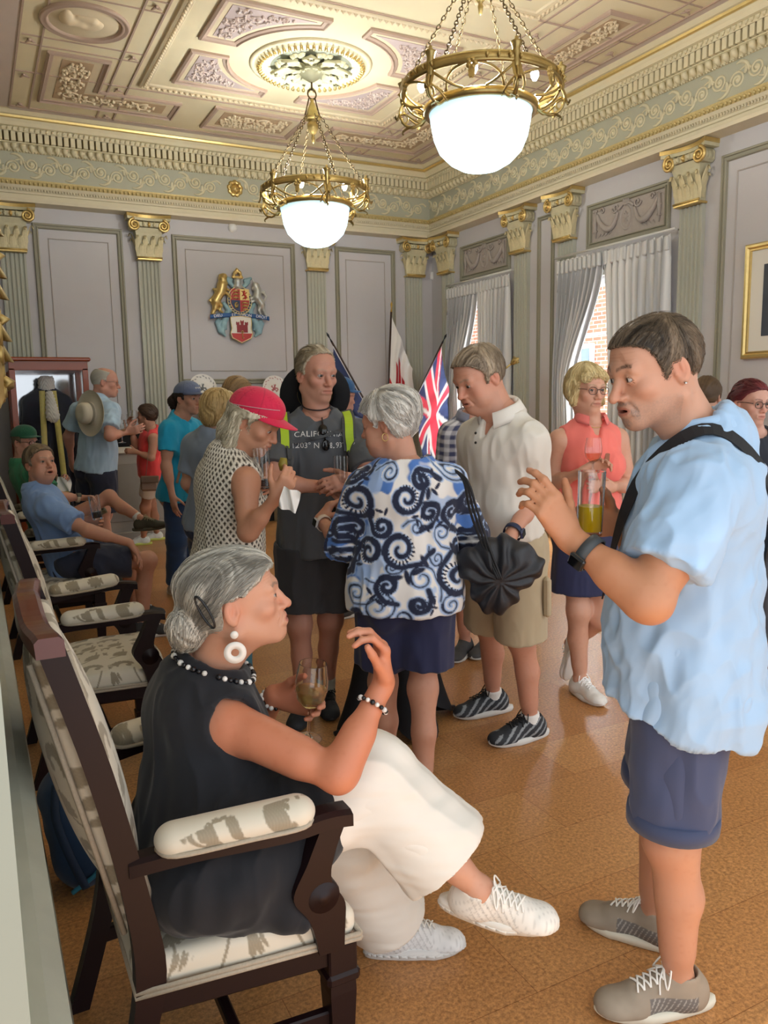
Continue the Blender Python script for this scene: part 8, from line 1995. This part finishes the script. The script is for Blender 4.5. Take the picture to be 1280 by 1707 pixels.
def hatman():
    p = Person('person in a pale blue polo with a sun hat hanging on the back', dict(dh=7.35, S=1.08, h=.008, hh=.005, skin=(0.78, 0.58, 0.51), face=d3(.93, -.08, -.28), brow='9a9088', nose=1.15, old=.7, flush=.6, w=.98, belly=.02,
        j=dict(head=(175, 637), neck=(163, 666), shR=(186, 684, -.10), shL=(131, 684, .10), elR=(182, 727, '-'), wrR=(210, 720, -.12), elL=(114, 726, .14), wrL=(118, 760, .25),
               footR=(172, 949), footL=(142, 941)), toe=d3(.6, 0, -.8), handR=dict(d=d3(.95, .15, 0), n=d3(-.1, .2, -1), curl=(.5, .7, .4)), handL=dict(d=d3(0, -1, 0), n=d3(.6, 0, -.6))))
    PPL['hat'] = p; print('hat', p.bones); p.body(); p.shirt('polo_shirt', 'a9c4dc', hem=-.03, e=.018, slv=.72, r0=.072, r1=.078, neckr=.068, folds=.007, flare=.012); p.collar('a9c4dc', r=.066); p.shorts('shorts', '232a40', frac=.95, r0=.115, r1=.112, waist=-.01)
    p.hair('b5b0a6', .007, HL((-.12, -.085), (-.09, -.075), (-.06, -.06), (-.036, -.03), (-.03, .012), (.008, .012), (.014, .0), (.02, .05), (.1, .16)), strands=0, streak=.002, subs=[(p_ell((0, .03, .13), (.065, .10, .07)), .02)], flow=BACK)
    p.glasses('8a8480', thick=.0012)
    for sd in 'LR': p.shoe(sd, '3a3a40', 'd9d8d4', .028, k=1.0)
    h = empty('sun_hat', tuple(W(146, 686, 7.04))); tag(h, 'beige wide brimmed sun hat hanging down the back of the pale blue polo', 'hat'); c = W(150, 689, 7.07); ax = nrm(d3(-.55, .05, .8)); u = nrm(np.cross(ax, UP)); v = np.cross(ax, u)
    m = MB(); m.lathe([(.195, .0), (.192, -.006), (.10, -.004), (.092, .01), (.088, .075), (.075, .098), (.04, .104), (0, .10)], c, 36, axes=(u, v*1.05, ax)); m.build('hat_cloth', mat('beige_canvas', 'cfc6b4', .85, .05, 20), h); m = MB(); m.lathe([(.0945, .012), (.0925, .034), (.09, .034)], c, 36, axes=(u, v*1.05, ax)); m.build('hat_band', mat('hat_band_dark', '8f8778', .8), h)
    stemglass(W(204, 738, 7.18), UP, 1.05, .03, 'eee0b0', 'wine glass held by the man with the sun hat on the back', 'wine glasses in hands')
def bluepolo():
    y = 5.50
    p = Person('person in a blue polo and dark shorts seated in an armchair, hand on one knee', dict(dh=5.10, S=1.0, h=.0065, hh=.004, skin=(0.78, 0.58, 0.49), face=d3(.80, .20, .56), brow='8a7868', nose=1.12, old=.9, flush=.7, mouth=.6, w=1.05, belly=.03, fat=.006,
        j=dict(head=(66, 773), neck=(64, 818), shR=(82, 846, -.17), shL=(58, 834, .20), hipR=seatpt(y-.13, .10), hipL=seatpt(y+.13, .10), elR=(144, 884, '-'), wrR=(216, 905, -.10), elL=(98, 884, .25), wrL=(146, 868, .12),
               knR=(246, 934, '+'), footR=(238, 1062), knL=(216, 922, '+'), footL=(226, 1030)), toe=d3(.9, 0, -.2), handR=dict(d=d3(.55, -.8, .1), n=d3(-.5, -.5, .2), curl=(.25, .3, .2), spread=.25), handL=dict(d=d3(.9, -.1, .3), n=d3(.25, .1, .95), curl=(.5, .7, .4))))
    PPL['seat'] = p; print('seat', p.bones); p.body(); p.shirt('polo_shirt', '7f9fd2', hem=-.10, e=.016, slv=.72, r0=.072, r1=.080, neckr=.068, folds=.007); p.collar('86a6d6', r=.066)
    p.shorts('shorts', '363c50', frac=.78, r0=.112, r1=.108, waist=.04)
    p.hair('6a5a48', .012, MANLINE, strands=200, srad=.0016, flow=lambda P: (P-A(.03, .0, .10))*np.array([3, 2, 3]), col2='8f7c64')
    for sd in 'LR': p.shoe(sd, '3a3c40', 'e8e6e2', .024, 'd8d8d8', k=1.05)
    tumbler(W(163, 866, 4.98), d3(-.12, 1, 0), .155, .030, .034, .05, '2a1210', 'tall glass with dark cola held by the seated man in the blue polo', 'tall glasses in hands')
def greencap():
    y = 7.05
    p = Person('person in a dark green cap and sunglasses seated in the farthest armchair', dict(dh=6.45, S=.96, h=.008, hh=.005, skin=(0.77, 0.57, 0.49), face=d3(.92, -.02, .32), brow='6a5a4c', w=1.05, belly=.04,
        j=dict(head=(41, 737), neck=(36, 772), shR=(56, 790, -.16), shL=(32, 786, .2), hipR=seatpt(y-.13, .10), hipL=seatpt(y+.13, .10), elR=(96, 828, '-'), wrR=(138, 830, -.1), elL=(70, 815, .25), wrL=(98, 806, .1),
               knR=(182, 828, '+'), anR=(236, 866, -.05), knL=(172, 850, '+'), footL=(190, 975)), toeR=d3(.97, .1, .1), upR=d3(-.1, 1, .1), toeL=d3(.95, 0, 0), handR=dict(d=d3(.9, .1, .2), n=d3(0, -.9, .3), curl=(.6, .9, .5)), handL=dict(d=d3(.7, .5, .2), n=d3(.3, -.3, .9), curl=(.6, .8, .5))))
    PPL['green'] = p; print('green', p.bones); p.body(); p.shirt('tshirt', '2f7a55', hem=-.09, e=.018, slv=.7, r0=.074, r1=.078, folds=.006); p.shorts('shorts', '7c7a62', frac=.85, r0=.11, r1=.106, waist=.0)
    p.hair('6a5a4a', .006, MANLINE, strands=0, flow=BACK, under=(.014, .03)); cp = p.cap('1f5a40', dz=.014, tiltb=.03, brimlen=.075); p.glasses('15161a', dark=True, thick=.002)
    for sd in 'RL': p.shoe(sd, '4c4a3c', '6a6a5c', .026, 'a0977a', sock='e6e6e4', sock_h=.07, k=1.02)
    watch(p, 'R', 'c9b8a0', '3a3a3c', d3(0, .6, .8), .12, .034)
    c = p.j['wrL']+d3(.7, .5, .2)*.09; P = np.zeros((10, 10, 3))
    for a in range(10):
        for b in range(10): u, v_ = a/9-.5, b/9-.5; P[a, b] = c+VR*(.11*u)+UP*(.12*v_-.05)-VF*(.05+.02*math.sin(u*9+v_*5))
    m = MB(); m.grid(P); m.grid((P+VF*.002)[:, ::-1]); tag(m.build('napkin', mat('paper_napkin', 'f0efec', .9)), 'white paper napkin in the hand of the man in the green cap', 'napkin')
def redhair():
    p = Person('person with dark red hair and glasses in a dark top carrying a tray', dict(dh=4.22, S=.95, fem=1, h=.0065, hh=.0036, skin=(0.81, 0.63, 0.56), face=d3(.30, -.10, .95), brow='5a3030', flush=.7, bust=.8, gaze=(.0, 1, 0), smile=.6,
        j=dict(head=(1250, 671), neck=(1256, 724), shR=(1212, 752, -.02), shL=(1305, 750, .02), elR=(1215, 830, .05), wrR=(1268, 828, -.2), elL=(1318, 830, .05), wrL=(1300, 826, -.22),
               footR=(1258, 1096), footL=(1300, 1088)), toe=d3(.3, 0, .95), handR=dict(d=d3(.8, -.1, .5), n=d3(.2, 1, .2), curl=(.25, .3, .2)), handL=dict(d=d3(-.6, 0, .7), n=d3(0, 1, .2))))
    PPL['rh'] = p; print('rh', p.bones); p.body(); p.shirt('top', '2b303c', hem=-.03, e=.014, slv=.6, r0=.062, r1=.066, neckr=.082, folds=.005)
    pr = [(p_ell(p.P, A(.16, .12, .14)), .04)]
    for sd in 'RL': pr += p.legtube(sd, 1.93, .095, .07)
    p.garment('trousers', pr, '33343c', folds=[p.folds(.004)])
    p.hair('5a2228', .012, HL((-.13, -.08), (-.06, -.07), (-.03, -.04), (-.02, .012), (.012, .014), (.03, .03), (.05, .05), (.1, .085)), extra=[(p_ell((0, -.12, .0), (.045, .04, .05)), .03)], strands=300, srad=.0012, slen=.07, flow=BACK, col2='7a3238', streak=.003)
    p.glasses('231f20', thick=.002)
    for sd in 'LR': p.shoe(sd, '17171a', '1d1d20', .024, k=.95, lowcut=True)
    t = empty('serving_tray', tuple(W(1285, 818, 3.85))); tag(t, 'dark round tray with pale napkins carried by the woman with dark red hair', 'tray'); m = MB(); c = W(1292, 818, 3.86); m.lathe([(0, .0), (.15, 0), (.17, .014), (.166, .016), (.15, .006), (0, .006)], c, 40); m.build('tray', BLACKP, t)
    m = MB(); m.box(c+A(-.07, -.07, .007), c+A(.07, .07, .022), bev=.004); tag(m.build('napkin_stack', mat('blue_white_paper', 'b9d0ea', .9)), 'stack of pale blue paper napkins on the dark tray', 'napkins')
def plaid():
    def chk(p):
        def fn(V, c, N):
            l = p.loc(V); a = np.arctan2(l[:, 0], l[:, 1])*.15; k = 2*math.pi/.045; s1 = np.clip(np.sin(a*k)*4, -1, 1)*.5+.5; s2 = np.clip(np.sin(l[:, 2]*k)*4, -1, 1)*.5+.5; w_ = ((s1+s2)/2)[:, None]
            return np.array(lin('dcdce2'))*(1-w_)+np.array(lin('454a6c'))*w_
        return fn
    p = Person('person in a navy and white check shirt standing behind the man in the white polo', dict(dh=4.35, S=.97, h=.0065, hh=.006, skin=(0.77, 0.57, 0.49), face=d3(-.6, -.1, .8), j=dict(head=(800, 640), neck=(786, 700), shR=(752, 724, -.02), shL=(828, 722, .03), elR=(745, 800, .02), wrR=(775, 830, -.2), elL=(838, 800, .05), wrL=(815, 860, -.1),
               footR=(775, 1092), footL=(812, 1088)), toe=d3(-.5, 0, .8), handR=dict(d=d3(.8, .1, .4), n=d3(.2, -.2, .9)), handL=dict(d=d3(0, -1, .1), n=d3(-.8, 0, 0))))
    PPL['plaid'] = p; print('plaid', p.bones); p.body(); p.shirt('check_shirt', 'dddddd', hem=-.04, e=.014, slv=.72, r0=.068, r1=.074, colf=chk(p), h=.006); p.collar('8d90a6', r=.066); p.shorts('shorts', '5a5d66', frac=.95, waist=-.01, r0=.11, r1=.108); p.hair('6a5a4a', .012, MANLINE, strands=0, flow=BACK)
    for sd in 'LR': p.shoe(sd, '4a4a4c', 'd8d8d4', .028, k=1.0)
def bluecap():
    p = Person('person in a bright blue cap half hidden behind the man with the backpack', dict(dh=5.3, S=.97, h=.008, hh=.005, skin=(0.77, 0.57, 0.49), face=d3(.75, -.05, -.5), j=dict(head=(566, 661), neck=(564, 697), shR=(590, 712, -.08), shL=(538, 712, .08), elR=(598, 770, .0), wrR=(604, 770, .2), elL=(530, 775, .1), wrL=(545, 800, .3),
               footR=(578, 1030), footL=(550, 1022)), toe=d3(.7, 0, -.7), handR=dict(d=d3(.5, .1, -.8), n=d3(-.5, .8, 0)), handL=dict(d=d3(.5, 0, -.8), n=d3(.6, 0, .4))))
    PPL['bcap'] = p; print('bcap', p.bones); p.body(); p.shirt('tshirt', '2f4f9c', hem=-.04, e=.014, slv=.65, r0=.068, r1=.072); p.shorts('shorts', '4a4d55', frac=.95, waist=-.01, r0=.11, r1=.108); p.hair('8a8278', .008, MANLINE, strands=0, flow=BACK, under=(.004, .05)); p.cap('2a5b8c', dz=.004, brimlen=.07); p.glasses('2a2a2c', thick=.0018)
    for sd in 'LR': p.shoe(sd, '4a4a4c', 'd8d8d4', .028, k=1.0)
def blonde():
    p = Person('person with short blonde hair in a grey-blue top, turned away behind the red cap', dict(dh=4.55, S=.94, fem=1, h=.007, hh=.0045, skin=(0.78, 0.60, 0.51), face=d3(.70, -.02, -.70), j=dict(head=(367, 685), neck=(356, 722), shR=(384, 745, -.08), shL=(322, 742, .08), elR=(392, 810, .05), wrR=(405, 815, .25), elL=(312, 805, .1), wrL=(330, 830, .28),
               footR=(370, 1075), footL=(338, 1065)), toe=d3(.7, 0, -.7), handR=dict(d=d3(.6, .1, -.7), n=d3(-.5, .8, 0)), handL=dict(d=d3(.5, 0, -.8), n=d3(.6, 0, .4))))
    PPL['blonde'] = p; print('blonde', p.bones); p.body(); p.shirt('top', '8493a8', hem=-.05, e=.016, slv=.7, r0=.066, r1=.07); p.shorts('shorts', '2f3a55', frac=.95, waist=-.01, r0=.11, r1=.10)
    p.hair('b0905a', .020, HL((-.13, -.10), (-.06, -.09), (-.03, -.06), (-.02, -.02), (.012, -.01), (.03, .02), (.1, .07)), extra=[(p_ell((0, -.06, -.03), (.085, .06, .07)), .03)], strands=300, srad=.0015, slen=.06, flow=lambda P: A(0, -.2, -1)+0*P, col2='d3b983', streak=.005)
    for sd in 'LR': p.shoe(sd, '4a4a4c', 'd8d8d4', .028, k=.95)
def brunette():
    p = Person('person with light brown hair whose crown shows above the red cap, facing the flags', dict(dh=5.5, S=.98, fem=1, h=.008, hh=.005, skin=(0.78, 0.60, 0.51), face=d3(.5, 0, -.85), j=dict(head=(397, 659), neck=(394, 696), shR=(418, 714, -.05), shL=(368, 712, .05), elR=(424, 775, .0), wrR=(420, 790, .22), elL=(362, 772, .1), wrL=(375, 800, .3),
               footR=(408, 1012), footL=(380, 1004)), toe=d3(.5, 0, -.85), handR=dict(d=d3(0, .2, -.9), n=d3(-.5, .8, 0)), handL=dict(d=d3(.5, 0, -.8), n=d3(.6, 0, .4))))
    PPL['brun'] = p; print('brun', p.bones); p.body(); p.shirt('top', '6c7480', hem=-.04, e=.016, slv=.7, r0=.066, r1=.07); p.shorts('shorts', '3a3f4c', frac=.95, waist=-.01, r0=.11, r1=.10); p.hair('8a6c48', .018, HL((-.13, -.08), (-.06, -.07), (-.03, -.05), (-.02, -.0), (.012, .0), (.03, .02), (.1, .07)), strands=200, srad=.0016, flow=BACK, col2='a98a60')
    for sd in 'LR': p.shoe(sd, '4a4a4c', 'd8d8d4', .028, k=.95)
def behindneck():
    p = Person('person with brown hair almost hidden behind the collar of the light blue shirt', dict(dh=4.75, S=.97, h=.008, hh=.005, skin=(0.78, 0.60, 0.51), face=d3(.6, 0, -.7), j=dict(head=(1178, 662), neck=(1174, 700), shR=(1205, 722, -.05), shL=(1145, 722, .05), elR=(1212, 800, .0), wrR=(1205, 830, .2), elL=(1138, 800, .1), wrL=(1150, 830, .28),
               footR=(1192, 1048), footL=(1160, 1044)), toe=d3(.5, 0, -.85), handR=dict(d=d3(0, -.6, -.8), n=d3(-.5, .8, 0)), handL=dict(d=d3(.5, -.5, -.8), n=d3(.6, 0, .4))))
    PPL['bn'] = p; print('bn', p.bones); p.body(); p.shirt('shirt', '5a6472', hem=-.04, e=.016, slv=.7, r0=.066, r1=.07); p.shorts('shorts', '3a3f4c', frac=1.0, waist=-.01, r0=.11, r1=.10); p.hair('5a4632', .012, MANLINE, strands=0, flow=BACK)
    for sd in 'LR': p.shoe(sd, '4a4a4c', 'd8d8d4', .028, k=1.0)
# tall cocktail table under a black stretch cover, between the guests
def cocktail():
    c = onfloor(661, 1204); tb = empty('cocktail_table', (c[0], c[1], 0)); tag(tb, 'tall cocktail table under a black stretch cover between the standing guests', 'table')
    n = 64; rows = []
    for i in range(n):
        a = 2*math.pi*i/n; foot = abs(math.cos(2*a))**1.5; row = []
        for t in np.linspace(0, 1, 16):
            rt = .30; rb_ = .16+.15*foot; rm = .085+.03*foot; r = rt*(1-t)**2.2+rm*2*t*(1-t)*1.0+rb_*t**2.2; row.append((c[0]+r*math.cos(a), c[1]+r*math.sin(a), 1.08*(1-t)+.01*t+(.10*(1-foot))*t**3))
        rows.append(row)
    m = MB(); m.grid(np.array(rows), closed_u=True); m.build('stretch_cover', mat('black_stretch_cloth', '14151b', .8), tb)
    m = MB(); m.lathe([(0, 1.06), (.295, 1.06), (.305, 1.07), (.305, 1.09), (.295, 1.10), (0, 1.10)], (c[0], c[1], 0), 48); m.build('table_top', mat('black_cover_top', '1a1b21', .7), tb)
    m = MB(); m.tube([(c[0], c[1], .02), (c[0], c[1], 1.06)], .03, 10)
    for k in range(4): a = k*math.pi/2; m.tube([(c[0], c[1], .06), (c[0]+.33*math.cos(a), c[1]+.33*math.sin(a), .012)], [.02, .012], 8)
    m.build('pedestal', BLACKP, tb)
WHO = [lady, blueman, paisleywoman, poloman, packman, capwoman, turquoise, coral, redback, hatman, bluepolo, greencap, redhair, plaid, bluecap, blonde, brunette, behindneck, cocktail]
for fn in WHO:
    fn()
# ================================================================ light and camera
world = bpy.data.worlds.new('world'); SC.world = world; world.use_nodes = True; nt = world.node_tree; bg = nt.nodes['Background']
bg.inputs[0].default_value = (.93, .97, 1.0, 1); bg.inputs[1].default_value = .95
def light(name, kind, loc, energy, col=(1, 1, 1), size=None, sizey=None, direction=None, radius=None):
    l = bpy.data.lights.new(name, kind); l.energy = energy; l.color = col; o = bpy.data.objects.new(name, l); COL.objects.link(o); o.location = loc
    if kind == 'AREA': l.shape = 'RECTANGLE'; l.size = size; l.size_y = sizey
    if radius: l.shadow_soft_size = radius
    if direction is not None: o.rotation_euler = Vector(direction).to_track_quat('-Z', 'Y').to_euler()
    return o
s = light('sun', 'SUN', (8, 4, 9), 5, (1, .96, .88), direction=(.5, .1, -1.0)); s.data.angle = .02
for y0, y1 in WINS: light('window_fill', 'AREA', (XR+1.9, (y0+y1)/2, 4.4), 1250 if y0 > 4 else 130, (.90, .96, 1), 2.6, 2.2, (-1, 0, -.85))  # unseen area lamps added outside above each window to strengthen the daylight
for p in LAMPS: light('lamp_bulb', 'POINT', p, 42, (1, .95, .86), radius=.10)
cam = bpy.data.cameras.new('camera'); co = bpy.data.objects.new('camera', cam); COL.objects.link(co); SC.camera = co
cam.sensor_fit = 'HORIZONTAL'; cam.sensor_width = 36; cam.lens = FPX/1280*36; cam.clip_start = .02
co.matrix_world = Matrix(((CR[0], CU[0], -CF[0], CAM[0]), (CR[1], CU[1], -CF[1], CAM[1]), (CR[2], CU[2], -CF[2], CAM[2]), (0, 0, 0, 1)))
SC.view_settings.view_transform = 'Standard'; SC.view_settings.look = 'None'; SC.view_settings.exposure = 0.95; SC.view_settings.gamma = 1.0; SC.view_settings.use_curve_mapping = False
